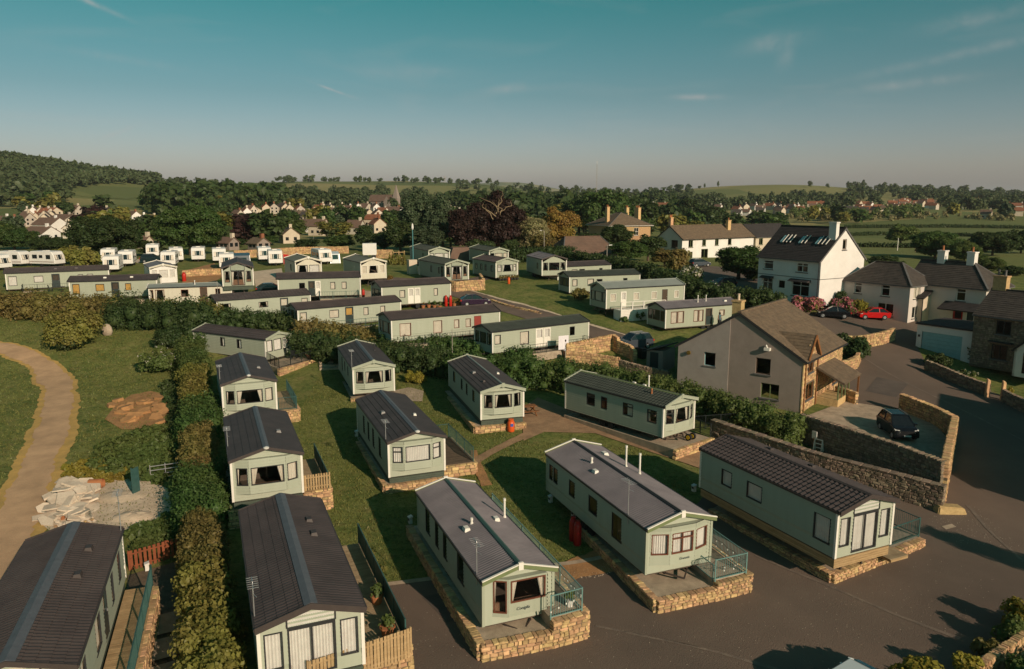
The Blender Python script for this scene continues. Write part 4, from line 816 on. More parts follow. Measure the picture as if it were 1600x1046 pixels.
def festoon(label, pts, n):
    b = Vector(pts[0]); t = thing('festoon_lights', label, 'string lights', b, 0, 'festoon bulbs on the railings'); mb = MB(); bm_ = MB(); bm_.lathe((0, 0, -.06), [(.010, -.03), (.03, 0), (.034, .03), (.015, .06)], 8); me = bm_.mesh('bulb', 'bulb')
    for p, q in zip(pts, pts[1:]):
        P = Vector(p) - b; Q = Vector(q) - b; k = max(2, int((Q - P).length * n))
        prev_ = P
        for i in range(k + 1):
            w_ = P.lerp(Q, i / k) - Vector((0, 0, .10 * abs(math.sin(i * 1.3)))); o = bpy.data.objects.new('bulb', me); C.objects.link(o); o.parent = t; o.location = w_ - Vector((0, 0, .05))
            if i: mb.bar(prev_, w_, .012)
            prev_ = w_
    mb.build('cable', 'rubber', t)
v3 = lambda p, z: (p.x, p.y, z)
festoon('white festoon bulbs strung on the railing near the white flower pot', [v3(a3 + bk * 3.2 - inw * .5, zr + .82), v3(a3 + bk * .15 - inw * .5, zr + .8), v3(a2 + bk * .1, zr + .5)], 3)
# --- D
pD = [wp(905, 830, 0), wp(1026, 958, 0), wp(1118, 938, 0), wp(1170, 924.6, 0)]; d0, d1, d2, d3 = [Vector(p[:2]) for p in pD]; bkD = (d0 - d1).normalized(); inD = (d3 - d1).normalized() * .34
zd = .72; zr2 = .98
stone_wall('honey stone base wall under the caravan with two tall white flues', [(d0.x, d0.y, zd), (d1.x, d1.y, zd), (d2.x, d2.y, zd)], length=(.16, .42), course=(.11, .2), limit=280, coping=False, group='stone base walls under the caravans')
slab('concrete_pad', [tuple(d1 + inD * .4 + bkD * .15), tuple(d2 + bkD * .15), tuple(d2 + bkD * 12), tuple(d0 + inD * .4)], zd - .05, .9, 'concrete')
stone_wall('taller stone wall end under the railed walkway of the two flued caravan', [(d2.x, d2.y, zr2), (d3.x, d3.y, zr2), (*(d3 + bkD * 4), zr2)], length=(.16, .42), course=(.11, .2), limit=150, coping=False, group='stone base walls under the caravans')
slab('walkway', [tuple(d2 + bkD * .2), tuple(d3 + bkD * .2 - inD * .3), tuple(d3 + bkD * 9.5 - inD * .3), tuple(d2 + bkD * 9.5)], zr2, 1.1, 'flag')
railing('teal railing hung with two rows of bulbs beside the two flued caravan', [(*(d2 + bkD * .12), zr2), (*(d3 + bkD * .12 - inD * .4), zr2), (*(d3 + bkD * 6 - inD * .4), zr2)], 1.05, individual=True, post=2.4, m='rail_teal')
railing('short teal railing at the front step of the two flued caravan', [(*(d2 + bkD * .3), zr2 - .1), (*(d2 + bkD * 2.6), zr2 - .1)], .8, individual=True, post=2.3, m='rail_teal')
festoon('two rows of white bulbs hung on the teal railing of the two flued caravan', [v3(d3 + bkD * 4.5 - inD * .5, zr2 + .75), v3(d3 + bkD * .2 - inD * .5, zr2 + .7), v3(d2 + bkD * .2, zr2 + .62), v3(d3 + bkD * .3 - inD * .6, zr2 + .35), v3(d3 + bkD * 3.5 - inD * .5, zr2 + .4)], 2.2)
# --- E
pE = [wp(1110, 800, 0), wp(1299, 911.6, 0), wp(1391, 875, 0), wp(1440.6, 853.5, 0)]; e0, e1, e2, e3 = [Vector(p[:2]) for p in pE]; bkE = (e0 - e1).normalized()
stone_wall('low brown stone base wall below the honey timber skirt', [(e0.x, e0.y, .62), (e1.x, e1.y, .62), (e2.x, e2.y, .60), (e3.x, e3.y, .58)], length=(.15, .4), course=(.10, .17), limit=290, coping=False, group='stone base walls under the caravans')
iE = (e2 - e1).normalized() * .3
slab('concrete_pad', [tuple(e1 + iE * .5 + bkE * .15), tuple(e3 + bkE * .15), tuple(e3 + bkE * 10.5), tuple(e0 + iE * .5)], .57, .6, 'flag')
railing('dark green railing round the deck of the black roofed caravan with the timber skirt', [(*(e2 + bkE * .3 + iE * .3), .6), (*(e3 + bkE * .2 - iE * .3), .6), (*(e3 + bkE * 5), .6)], 1.05, m='rail_green', individual=True, post=2.0)
deck('E', 'honey timber deck behind the dark green railing', 1.2, 5.0, 2.1, 3.4, .78)
# --- F, G, H, J, B, A
def base_of(key, label, ztop, ext_f=.15, ext_l=.3, ext_r=0.0, lim=0, back=9.5, front_only=False):
    u = UN[key]; xf = u['L'] / 2 - .24 + ext_f; hw = u['W'] / 2 - .1
    pts = [lw(key, xf, -hw - ext_l, ztop), lw(key, xf, hw + ext_r, ztop)]
    if not front_only: pts = [lw(key, xf - back, -hw - ext_l, ztop)] + pts
    stone_wall(label, pts, limit=lim, coping=False, length=(.2, .5), course=(.13, .22), thick=.3, group='stone base walls under the caravans')
    slab('concrete_pad', [lw(key, xf - .1, -hw - ext_l + .1, 0)[:2], lw(key, xf - .1, hw + ext_r - .1, 0)[:2], lw(key, -u['L'] / 2, hw + ext_r - .1, 0)[:2], lw(key, -u['L'] / 2, -hw - ext_l + .1, 0)[:2]], ztop - .03, .7, 'concrete')
base_of('F', 'sunlit stone base under the caravan with three closed white curtains', 1.08, lim=200)
base_of('J', 'sunlit stone base behind the orange gas bottle', 1.66, ext_l=.5, ext_r=.15, lim=200)
base_of('G', 'stone base under the second caravan of the hedge row', 1.35, front_only=True, lim=60)
base_of('I', 'stone corner base under the caravan by the dark hedge', 1.75, lim=60, front_only=True)
def side_deck(key, lab, x0, x1, wid, z, wall_lab, rail_lab, rail=('front', 'side'), rm='rail_green', solid=None, planks=True, walls=True, h=1.0, post=1.8, dm='decking'):
    u = UN[key]; y0 = u['W'] / 2 - .05; y1 = y0 + wid
    if walls:
        stone_wall(wall_lab, [lw(key, x1, y0, z - .03), lw(key, x1, y1, z - .03), lw(key, x0, y1, z - .03)], coping=False, limit=120, length=(.2, .5), course=(.14, .24), thick=.3, group='stone walls under the side decks')
    slab('deck_base', [lw(key, x0, y0, 0)[:2], lw(key, x1 - .1, y0, 0)[:2], lw(key, x1 - .1, y1 - .1, 0)[:2], lw(key, x0, y1 - .1, 0)[:2]], z - .17, .9, 'concrete')
    if planks: deck(key, lab, x0, x1 - .05, y0 + .03, y1 - .02, z, m=dm)
    P = {'front': [lw(key, x1 - .1, y0 + .1, z), lw(key, x1 - .1, y1 - .1, z)], 'side': [lw(key, x1 - .1, y1 - .1, z), lw(key, x0, y1 - .1, z)], 'back': [lw(key, x0, y1 - .1, z), lw(key, x0, y0 + .1, z)]}
    pts = []
    for r_ in rail: pts += P[r_] if not pts else P[r_][1:]
    if pts: railing(rail_lab, pts, h, m=rm, post=post, solid=solid)
side_deck('F', 'dark plank deck right of the caravan with three closed white curtains', -1.2, 4.6, 2.3, 1.5, 'sunlit stone wall end under the dark deck', 'dark green railing round the dark deck in the middle of the lawn', ('side', 'back'), dm='decking_dark')
side_deck('G', 'narrow plank deck behind the short picket panel', -1.5, 4.2, 1.55, 1.75, 'sunlit stone wall end below the short picket panel', 'dark green fence panel along the narrow deck of the second hedge row caravan', ('side',), solid='rail_green')
side_deck('H', 'pale plank deck beside the topmost hedge row caravan', -2.0, 4.4, 1.6, 2.25, 'sunlit stone wall end under the pale deck of the topmost hedge row caravan', 'black and green railing on the pale deck of the topmost hedge row caravan', ('front', 'side'), rm='rail_green', solid=None)
a = lw('G', 4.25, UN['G']['W'] / 2 + .02, 1.78); b = lw('G', 4.25, UN['G']['W'] / 2 + 1.5, 1.78); pickets('short timber picket panel on the stone wall end of the narrow deck', a, b, .95)
side_deck('B', 'planked side deck with flower tubs behind a long dark green fence', -5.2, 4.6, 1.9, 1.35, 'stone wall under the tub lined side deck', 'long dark green fence beside the tub lined side deck', ('side',), solid='rail_green', h=1.05)
a = lw('B', 5.5, -.2, .55); b = lw('B', 4.75, UN['B']['W'] / 2 + 1.9, .62); pickets('pale timber picket fence at the bottom edge before the glazed gable doors', (a[0], a[1], .9), (b[0], b[1], .9), 1.25, w_=.11, gap=.03)
side_deck('A', 'long sunlit plank walkway along the lower left corner caravan', -4.6, 5.2, 1.25, 1.45, 'stone edged wall under the long sunlit walkway', 'dark green mesh railing along the long sunlit walkway', ('side',), h=1.0, dm='timber')
q0, q1 = G(203, 892), G(285, 868); pickets('red brown picket fence behind the lower left corner caravan', q0, q1, 1.05, m='timber_red', w_=.14, gap=.08)
# terrace in front of L, steps behind
base_of('K', 'sunlit stone front wall with railing below the green tiled caravan', 1.55, ext_f=1.3, ext_l=.2, ext_r=.7, front_only=True, lim=120)
u = UN['K']; railing('black railing at the front corner of the green tiled caravan', [lw('K', u['L'] / 2 + .9, u['W'] / 2 + .5, 1.55), lw('K', u['L'] / 2 - 1.3, u['W'] / 2 + .9, 1.55), lw('K', u['L'] / 2 + .3, u['W'] / 2 + 4.5, 1.5)], 1.0, m='rail_black', post=1.4)
g1 = G(436, 588); g2 = G(471, 574); g3 = G(500, 560); zl = g1.z + .75
stone_wall('curved sunlit garden wall below the side on caravan with the cream gable', [(g1.x, g1.y, zl), (g2.x, g2.y, zl), (g3.x, g3.y, zl + .2)], limit=100, length=(.25, .6), course=(.16, .28), coping=False, group='garden walls in the park')
slab('patio', [(g1.x, g1.y + .1), (g2.x, g2.y + .1), (g3.x, g3.y), *[lw('L', 5.6, q, 0)[:2] for q in (2.2, -2.2)]], zl - .04, .8, 'concrete')
railing('dark railing round the patio of the side on caravan with the cream gable', [lw('L', 5.3, -1.6, zl), (g1.x, g1.y + .2, zl), (g2.x, g2.y + .2, zl), (g3.x, g3.y, zl)], .95, m='rail_black')
for k in range(5):
    c = G(527 - k * .6, 575 - k * 4.5); mb = MB(); mb.box((-1.7, -.55, -.4), (1.7, .55, .12 + .02 * k)); o = mb.build('garden_step', 'concrete', None, c); o.rotation_euler = (0, 0, rad(10)); structure(o)
# small terraces of the middle rows
def ped(label, pts, h, group='garden walls in the park', lim=0, **k): stone_wall(label, [wp(px, py, h) for px, py in pts], limit=lim, length=(.3, .7), course=(.18, .3), group=group, **k)
ped('square sunlit stone terrace wall in front of the caravan with white tied curtains', [(686, 452), (712, 456.5), (756, 453), (750, 443)], 1.5, lim=120, coping=False)
ped('sunlit stone wall behind the person in white', [(884, 562), (925, 553), (957, 546), (966, 552)], 1.5, lim=150)
ped('long rough stone wall in front of the person in white', [(884, 567), (915, 569), (938, 572), (968, 577)], 1.0, lim=150)
ped('stone wall stub beside the silver car', [(966, 552), (985, 560), (992, 569)], 1.2)
ped('rough stone boundary wall behind the hedge left of the grey gabled house', [(968, 577), (1000, 586), (1045, 596)], .8, m='stone_dark')
ped('low pale stone edging beside the site road', [(766, 470), (790, 478), (815, 484), (846, 491)], .25, coping=False)
ped('sunlit low wall behind the touring pitches', [(285, 433), (318, 431), (345, 430)], .9)
ped('sandstone yard wall at the village edge', [(366, 404), (400, 402), (440, 399), (475, 397), (545, 396)], 1.4)
ped('brick coloured wall beside the white box trailer', [(588, 404), (604, 404), (614, 404)], 1.6)
# --- the walled lane and forecourt
P1 = [G(1250, 690), G(1330, 722), G(1400, 752), G(1470, 786)]
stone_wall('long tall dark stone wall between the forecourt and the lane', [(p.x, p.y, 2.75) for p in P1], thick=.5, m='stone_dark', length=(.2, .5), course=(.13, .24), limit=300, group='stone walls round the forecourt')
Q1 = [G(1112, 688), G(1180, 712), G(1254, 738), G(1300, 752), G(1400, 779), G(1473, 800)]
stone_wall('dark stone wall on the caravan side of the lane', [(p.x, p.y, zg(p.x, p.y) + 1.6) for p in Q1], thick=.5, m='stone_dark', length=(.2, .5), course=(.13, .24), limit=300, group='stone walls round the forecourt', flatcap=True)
E1 = P1[-1]
E2 = G(1489, 684); E3 = G(1462, 664); E4 = G(1407, 641)
stone_wall('dark stone wall at the road side of the forecourt', [(E1.x, E1.y, 2.75), (E2.x, E2.y, 2.0), (E3.x, E3.y, 1.9), (E4.x, E4.y, 2.1)], thick=.5, m='stone', length=(.2, .5), course=(.14, .24), limit=300, group='stone walls round the forecourt')
g = G(1482, 800); mb = MB(); mb.hexa([(-.9, -.5, -.1), (.9, -.5, -.1), (.9, .5, -.1), (-.9, .5, -.1)], [(-.8, -.4, .5), (.7, -.45, .4), (.75, .4, .35), (-.8, .4, .45)]); tag(mb.build('stone_block', 'stone', None, g, bevel=.06), 'big pale stone block at the foot of the wall corner by the road', 'stone block')
ped('short stone wall with white end pillar beside the stone fronted porch', [(1306, 622), (1322, 627), (1338, 633)], 1.15, lim=60, group='stone walls round the forecourt', coping=False)
ped('curved pale stone wall below the round dark bush', [(1302, 585), (1322, 583), (1337, 576), (1342, 566), (1341, 556)], 1.35, lim=140, group='stone walls round the forecourt', coping=False)
ped('sunlit retaining wall below the red and black parked cars', [(1310, 545), (1335, 546), (1357, 543), (1376, 539), (1389, 535), (1396, 532)], 1.5, lim=200, group='stone walls round the forecourt', coping=False)
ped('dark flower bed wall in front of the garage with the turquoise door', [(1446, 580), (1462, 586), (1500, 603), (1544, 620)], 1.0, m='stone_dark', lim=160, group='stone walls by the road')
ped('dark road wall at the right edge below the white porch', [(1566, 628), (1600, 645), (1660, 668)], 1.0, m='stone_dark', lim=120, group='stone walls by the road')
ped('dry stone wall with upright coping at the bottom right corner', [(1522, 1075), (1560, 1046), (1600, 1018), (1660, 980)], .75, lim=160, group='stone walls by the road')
for px, py, h, lab in ((1542, 621, 1.7, 'weathered stone gate post left of the cottage path'), (1566, 626, 1.8, 'round topped stone gate post right of the cottage path')):
    g = G(px, py); mb = MB(); mb.hexa([(-.2, -.16, -.2), (.2, -.16, -.2), (.2, .16, -.2), (-.2, .16, -.2)], [(-.14, -.13, h), (.15, -.12, h - .1), (.14, .13, h), (-.15, .12, h + .1)]); tag(mb.build('gate_post', 'stone', None, g, bevel=.03), lab, 'gate post', 'stone gate posts')
# ------------------------------------------------------------------ houses
def slate_roof(par, pts_list, m, nc=16, st=.03, name='roof', thick=.14):
    """pts_list: slopes given as (eave a, eave b, ridge b, ridge a); courses of slates step down the slope"""
    V = []; Fc = []
    for a, b, c, d in pts_list:
        a, b, c, d = map(Vector, (a, b, c, d)); nrm = (b - a).cross(d - a)
        if nrm.length < 1e-6: nrm = (b - a).cross(c - a)
        nrm.normalize(); nrm = nrm if nrm.z > 0 else -nrm; wob = [R.uniform(-.012, .012) for _ in range(nc + 1)]
        k = len(V); V += [tuple(a - nrm * thick), tuple(b - nrm * thick), tuple(c - nrm * thick), tuple(d - nrm * thick), tuple(a), tuple(b), tuple(c), tuple(d)]
        Fc += [(k, k + 3, k + 2, k + 1), (k, k + 1, k + 5, k + 4), (k + 1, k + 2, k + 6, k + 5), (k + 3, k, k + 4, k + 7)]
        nx = 9
        for i in range(nc):
            t0, t1 = i / nc, (i + 1) / nc; A0 = a.lerp(d, t0); B0 = b.lerp(c, t0); A1 = a.lerp(d, t1); B1 = b.lerp(c, t1); k = len(V)
            for j in range(nx + 1):
                u = j / nx; q = R.uniform(-.008, .012); lo = A0.lerp(B0, u); hi = A1.lerp(B1, u)
                V += [tuple(lo), tuple(lo + nrm * (st + q)), tuple(hi + nrm * .004)]
            for j in range(nx): e = k + 3 * j; Fc += [(e, e + 3, e + 4, e + 1), (e + 1, e + 4, e + 5, e + 2)]
    me = bpy.data.meshes.new(name); me.from_pydata(V, [], Fc); me.materials.append(MATS[m]); return link(name, me, par)
def chimney(par, x, y, z0, z1, w=.9, d=.55, m='stone', pots=2, pm='pot'):
    mb = MB(); mb.box((x - w / 2, y - d / 2, z0), (x + w / 2, y + d / 2, z1)); mb.box((x - w / 2 - .07, y - d / 2 - .07, z1), (x + w / 2 + .07, y + d / 2 + .07, z1 + .16)); c = mb.build('chimney', m, par)
    for k in range(pots):
        mb = MB(); px = x + (k - (pots - 1) / 2) * w / max(pots, 1); mb.lathe((px, y, z1 + .15), [(.15, 0), (.12, .12), (.11, .5), (.15, .55), (.10, .6)], 10); mb.build('chimney_pot', pm, c)
def house(key, label, x, y, z, hd, L, W, H, Rr, walls, roof, ops={}, hip=(0, 0), over=.3, nc=16, cat='house', group=None, frame='trim_white', sill='lead', fascia='lead', cur='x', gut=True, extra_low=.6):
    h = rad(hd); t = thing('house', label, cat, (x, y, z), h, group); UN[key] = dict(x=x, y=y, z=z, h=h, L=L, W=W, H=H, t=t, Rr=Rr)
    faces = {'f': (Vector((L / 2, -W / 2, 0)), Vector((0, 1, 0)), Vector((1, 0, 0)), W), 'r': (Vector((L / 2, W / 2, 0)), Vector((-1, 0, 0)), Vector((0, 1, 0)), L), 'l': (Vector((-L / 2, -W / 2, 0)), Vector((1, 0, 0)), Vector((0, -1, 0)), L), 'b': (Vector((-L / 2, W / 2, 0)), Vector((0, -1, 0)), Vector((-1, 0, 0)), W)}
    for i, fc in enumerate('frlb'):
        O, U, Nn, ln = faces[fc]; lst = ops.get(fc, []); gable = (fc == 'f' and not hip[0]) or (fc == 'b' and not hip[1]); mb = MB()
        clip = (lambda q: (0, ln) if q <= H else (W / 2 * (q - H) / Rr, W - W / 2 * (q - H) / Rr)) if gable else None
        rec = .14
        wall_face(mb, O, U, Nn, 0, ln, -extra_low, H + (Rr if gable else 0), [o[1:5] for o in lst] + ([] if not gable else []), 0 if not gable else 0, None) if not gable else (wall_face(mb, O, U, Nn, 0, ln, -extra_low, H, [o[1:5] for o in lst], 0), wall_face(mb, O, U, Nn, 0, ln, H, H + Rr, [o[1:5] for o in lst if o[4] > H], 0, clip) if not any(o[4] > H for o in lst) else gable_with_window(mb, O, U, Nn, ln, H, Rr, [o[1:5] for o in lst if o[4] > H]))
        for o in lst:
            u0, u1, z0, z1 = o[1:5]; P = lambda u, zq, d: O + U * u + Vector((0, 0, zq)) + Nn * d
            for a, b in (((u0, z0), (u1, z0)), ((u1, z0), (u1, z1)), ((u1, z1), (u0, z1)), ((u0, z1), (u0, z0))): mb.quad(P(*a, 0), P(*b, 0), P(*b, -rec), P(*a, -rec))
        mb.build('wall', walls[i], t)
        for o in lst:
            k, u0, u1, z0, z1 = o[:5]; opt = o[5] if len(o) > 5 else {}
            if k == 'w': window(t, O - Nn * .11, U, Nn, u0, u1, z0, z1, fr=opt.get('fr', frame), cur=opt.get('cur', cur), bar=opt.get('bar'), mull=opt.get('mull', False), fw=opt.get('fw', .08), sill=None); mb = MB(); O2 = O; mb.hexa([P2 for P2 in [O + U * (u0 - .1) + Vector((0, 0, z0 - .12)) - Nn * .05, O + U * (u1 + .1) + Vector((0, 0, z0 - .12)) - Nn * .05, O + U * (u1 + .1) + Vector((0, 0, z0 - .12)) + Nn * .1, O + U * (u0 - .1) + Vector((0, 0, z0 - .12)) + Nn * .1]], [O + U * (u0 - .1) + Vector((0, 0, z0 - .004)) - Nn * .05, O + U * (u1 + .1) + Vector((0, 0, z0 - .004)) - Nn * .05, O + U * (u1 + .1) + Vector((0, 0, z0 - .02)) + Nn * .1, O + U * (u0 - .1) + Vector((0, 0, z0 - .02)) + Nn * .1]); mb.build('sill', sill, t)
            else: door(t, O - Nn * .08, U, Nn, u0, u1, z0, z1, leaf=opt.get('leaf', 'door_dark'), fr=opt.get('fr', frame), glass=opt.get('glass', False))
    oz = over * Rr / (W / 2); e = H - oz + .02; lx0, lx1 = -L / 2 - over * (1 if hip[1] else .35), L / 2 + over * (1 if hip[0] else .35); wy = W / 2 + over; rz_ = H + Rr + .02; r0, r1 = (lx0 + hip[1] + (over if hip[1] else 0)), (lx1 - hip[0] - (over if hip[0] else 0))
    sl_ = [((lx1, wy, e), (lx0, wy, e), (r0, 0, rz_), (r1, 0, rz_)), ((lx0, -wy, e), (lx1, -wy, e), (r1, 0, rz_), (r0, 0, rz_))]
    if hip[0]: sl_.append(((lx1, -wy, e), (lx1, wy, e), (r1, 0, rz_), (r1, 0, rz_)))
    if hip[1]: sl_.append(((lx0, wy, e), (lx0, -wy, e), (r0, 0, rz_), (r0, 0, rz_)))
    rf = slate_roof(t, sl_, roof, nc)
    mb = MB(); mb.bar((r0, 0, rz_ + .04), (r1, 0, rz_ + .04), .3, .12); mb.build('ridge_tile', roof, rf)
    if hip[0] or hip[1]:
        for xx, rx in ((lx1, r1), (lx0, r0)):
            if (xx == lx1 and hip[0]) or (xx == lx0 and hip[1]):
                for s in (-1, 1): mb = MB(); mb.bar((xx, s * wy, e + .05), (rx, 0, rz_ + .05), .2, .1); mb.build('hip_tile', 'lead', rf)
    if gut:
        for s in (-1, 1): mb = MB(); mb.bar((lx0, s * (wy + .03), e - .08), (lx1, s * (wy + .03), e - .08), .13, .12); mb.build('gutter', fascia, t)
        for fx, hp in ((lx1, hip[0]), (lx0, hip[1])):
            if hp: mb = MB(); mb.bar((fx, -wy, e - .08), (fx, wy, e - .08), .13, .12); mb.build('gutter', fascia, t)
            else:
                for s in (-1, 1): mb = MB(); mb.bar((fx, s * wy, e - .12), (fx, 0, rz_ - .14), .05, .2); mb.build('barge_board', fascia, t)
    mb = MB(); mb.box((-L / 2 + .2, -W / 2 + .2, H * .48), (L / 2 - .2, W / 2 - .2, H * .48 + .2)); mb.box((-L / 2 + .2, -.1, -.2), (L / 2 - .2, .1, H)); mb.build('dark_partition', 'interior', t)
    return t
def gable_with_window(mb, O, U, Nn, ln, H, Rr, wins):
    a, b, c, d = wins[0]; cl = lambda q: (ln / 2 * (q - H) / Rr, ln - ln / 2 * (q - H) / Rr); P = lambda u, z: O + U * u + Vector((0, 0, z))
    mb.quad(P(0, H), P(ln, H), P(cl(c)[1], c), P(cl(c)[0], c)); mb.quad(P(cl(c)[0], c), P(a, c), P(a, d), P(cl(d)[0], d)); mb.quad(P(b, c), P(cl(c)[1], c), P(cl(d)[1], d), P(b, d)); mb.quad(P(cl(d)[0], d), P(cl(d)[1], d), P(ln / 2, H + Rr))
def stone_face(par, O, U, Nn, u0, u1, z0, z1, ops, m='stone', name='stones', top=None):
    """small squared stones bedded on a wall face, joined as one part"""
    O = Vector(O); U = Vector(U); Nn = Vector(Nn); mb = MB(); z = z0
    while z < z1 - .05:
        ch = min(R.uniform(.13, .24), z1 - z); u = u0
        while u < u1 - .05:
            l = min(R.uniform(.2, .5), u1 - u); um, zm = u + l / 2, z + ch / 2
            if not any(o[0] - .02 < um + l / 2 and um - l / 2 < o[1] + .02 and o[2] - .02 < zm + ch / 2 and zm - ch / 2 < o[3] + .02 for o in ops) and (top is None or zm + ch / 2 < top(um)):
                p = R.uniform(.02, .05); g = .012; P = lambda a, b, c: O + U * a + Vector((0, 0, b)) + Nn * c
                mb.hexa([P(u + g, z + g, 0), P(u + l - g, z + g, 0), P(u + l - g, z + ch - g, 0), P(u + g, z + ch - g, 0)], [P(u + g * 2, z + g * 2, p), P(u + l - g * 2, z + g * 2, p + R.uniform(-.01, .01)), P(u + l - g * 2, z + ch - g * 2, p), P(u + g * 2, z + ch - g * 2, p)])
            u += l
        z += ch
    o = mb.build(name, m, par); o['kind'] = 'stuff'; return o
# H1: grey rendered gable with stone front
c0 = PZ(1250, 648, .9); hd1 = 231; d1_ = Vector((math.cos(rad(hd1)), math.sin(rad(hd1)))); e1_ = Vector((-d1_.y, d1_.x)); L1, W1, H1_, R1 = 11.2, 11.4, 4.75, 3.45
ctr = c0.to_2d() - e1_ * W1 / 2 - d1_ * L1 / 2
wk = dict(fr='door_brown', fw=.07)
fr_ops = [('w', 1.1, 3.1, .95, 2.35, dict(fr='oak', fw=.06, mull=True)), ('w', 1.3, 2.7, 3.35, 5.0, dict(fr='oak', fw=.06, mull=True)), ('w', 8.6, 10.0, 1.0, 2.2, dict(fr='oak'))]
fr_ops[1] = ('w', 1.3, 2.7, 3.3, 4.7, dict(fr='oak', fw=.06, mull=True))
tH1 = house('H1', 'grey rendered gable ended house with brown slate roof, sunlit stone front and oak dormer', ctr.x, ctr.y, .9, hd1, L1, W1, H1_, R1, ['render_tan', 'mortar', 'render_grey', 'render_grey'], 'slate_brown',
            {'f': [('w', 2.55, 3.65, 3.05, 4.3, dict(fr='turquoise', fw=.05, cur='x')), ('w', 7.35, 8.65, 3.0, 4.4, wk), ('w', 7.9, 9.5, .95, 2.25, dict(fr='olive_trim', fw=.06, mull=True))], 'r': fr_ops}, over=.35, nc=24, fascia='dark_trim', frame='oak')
O_ = Vector((L1 / 2, -W1 / 2, 0)); mb = MB(); sx = 4.9
for a, b in ((0, sx),):
    ops_ = [(2.55, 3.65, 3.05, 4.3)]; wall_face(mb, O_ + Vector((.05, 0, 0)), (0, 1, 0), (1, 0, 0), -.02, sx, -.6, H1_, ops_, 0); z_ = H1_ + R1 * sx / (W1 / 2)
    P = lambda u, z: O_ + Vector((.05, u, z)); mb.quad(P(0, H1_), P(sx, H1_), P(sx, z_ - .04), P(.02, H1_)); mb.quad(P(sx, -.6), P(sx, z_ - .04), P(sx, z_ - .04) - Vector((.05, 0, 0)), P(sx, -.6) - Vector((.05, 0, 0)))
mb.build('wall_panel', 'render_grey', tH1)
stone_face(tH1, (L1 / 2, W1 / 2, 0), (-1, 0, 0), (0, 1, 0), .02, L1, -.3, H1_ - .05, [o[1:5] for o in fr_ops])
mb = MB()
for zq in range(22):
    l = .55 if zq % 2 else .3; mb.box((L1 / 2 - l, W1 / 2 - .02, -.3 + zq * .225), (L1 / 2 + .03, W1 / 2 + .06, -.3 + zq * .225 + .21))
q = mb.build('quoin', 'stone', tH1); q['kind'] = 'stuff'
# dormer
dm = 2.0; dw_ = 1.35; zd0 = H1_ - .1; zd1 = H1_ + 1.75; xm = L1 / 2 - dm
mb = MB(); yw = W1 / 2 + .02; mb.quad((xm + dw_, yw, zd0 - .3), (xm - dw_, yw, zd0 - .3), (xm - dw_, yw, zd0 + .25), (xm + dw_, yw, zd0 + .25)); mb.quad((xm + dw_, yw, zd0 + .25), (xm - dw_, yw, zd0 + .25), (xm, yw, zd1)); dk = mb.build('dormer', 'mortar', tH1)
stone_face(dk, (L1 / 2, yw, 0), (-1, 0, 0), (0, 1, 0), dm - dw_, dm + dw_, zd0 - .3, zd1, [(1.3, 2.7, 3.3, 4.75)], top=lambda u: zd0 + .3 + (dw_ - abs(u - dm)) * 1.15)
o2 = dw_ + .25; slate_roof(dk, [((xm + o2, yw + .3, zd0 + .05), (xm + o2, yw - 4.6, zd0 + .05), (xm, yw - 4.6, zd1 + .1), (xm, yw + .3, zd1 + .1)), ((xm - o2, yw - 4.6, zd0 + .05), (xm - o2, yw + .3, zd0 + .05), (xm, yw + .3, zd1 + .1), (xm, yw - 4.6, zd1 + .1))], 'slate_brown', 8)
for s in (-1, 1): mb = MB(); mb.bar((xm + s * o2, yw + .32, zd0 - .05), (xm, yw + .32, zd1 + .0), .06, .26); mb.build('oak_barge', 'oak', dk)
# lean-to porch, drain pipes, chimney, alarm box, flood light
mb = MB(); y0 = W1 / 2; mb.box((L1 / 2 - 7.2, y0 + .05, -.5), (L1 / 2 - 3.9, y0 + 1.9, .75)); pl = mb.build('porch', 'stone', tH1)
slate_roof(pl, [((L1 / 2 - 3.4, y0 + 2.5, 2.35), (L1 / 2 - 8.6, y0 + 2.5, 2.35), (L1 / 2 - 8.6, y0 + .05, 3.55), (L1 / 2 - 3.4, y0 + .05, 3.55))], 'slate_brown', 8)
for xx in (-3.95, -5.05, -6.1, -7.15): mb = MB(); mb.bar((L1 / 2 + xx, y0 + 1.85, .75), (L1 / 2 + xx, y0 + 1.85, 2.4), .11); mb.build('porch_post', 'olive_trim', pl)
mb = MB(); mb.bar((L1 / 2 - 8.5, y0 + 2.3, -.2), (L1 / 2 - 8.5, y0 + 2.3, 2.3), .14); mb.build('porch_post', 'oak', pl)
mb = MB(); mb.quad((L1 / 2 - 3.95, y0 + 1.87, .75), (L1 / 2 - 7.15, y0 + 1.87, .75), (L1 / 2 - 7.15, y0 + 1.87, 2.35), (L1 / 2 - 3.95, y0 + 1.87, 2.35)); mb.build('pane', 'pane', pl)
for xx in (-.45, -3.6): mb = MB(); mb.tube((L1 / 2 + xx, y0 + .1, -.3), (L1 / 2 + xx, y0 + .1, H1_ - .2), .06); mb.build('drain_pipe', 'oak', tH1)
chimney(tH1, L1 / 2 - 4.2, -1.9, H1_ + R1 - 1.6, H1_ + R1 + .35, .85, .85, 'stone', 1, 'sand')
mb = MB(); mb.tube((L1 / 2 + .13, -W1 / 2 + 1.1, 4.05), (L1 / 2 + .25, -W1 / 2 + 1.1, 4.05), .2, n=8); mb.build('alarm_box', 'leaf_gold', tH1)
mb = MB(); mb.box((L1 / 2, -W1 / 2 + 8.1, 5.15), (L1 / 2 + .35, -W1 / 2 + 8.6, 5.4)); mb.bar((L1 / 2 + .2, -W1 / 2 + 8.35, 5.35), (L1 / 2 + .1, -W1 / 2 + 8.2, 5.6), .1); mb.build('flood_light', 'trim_white', tH1)
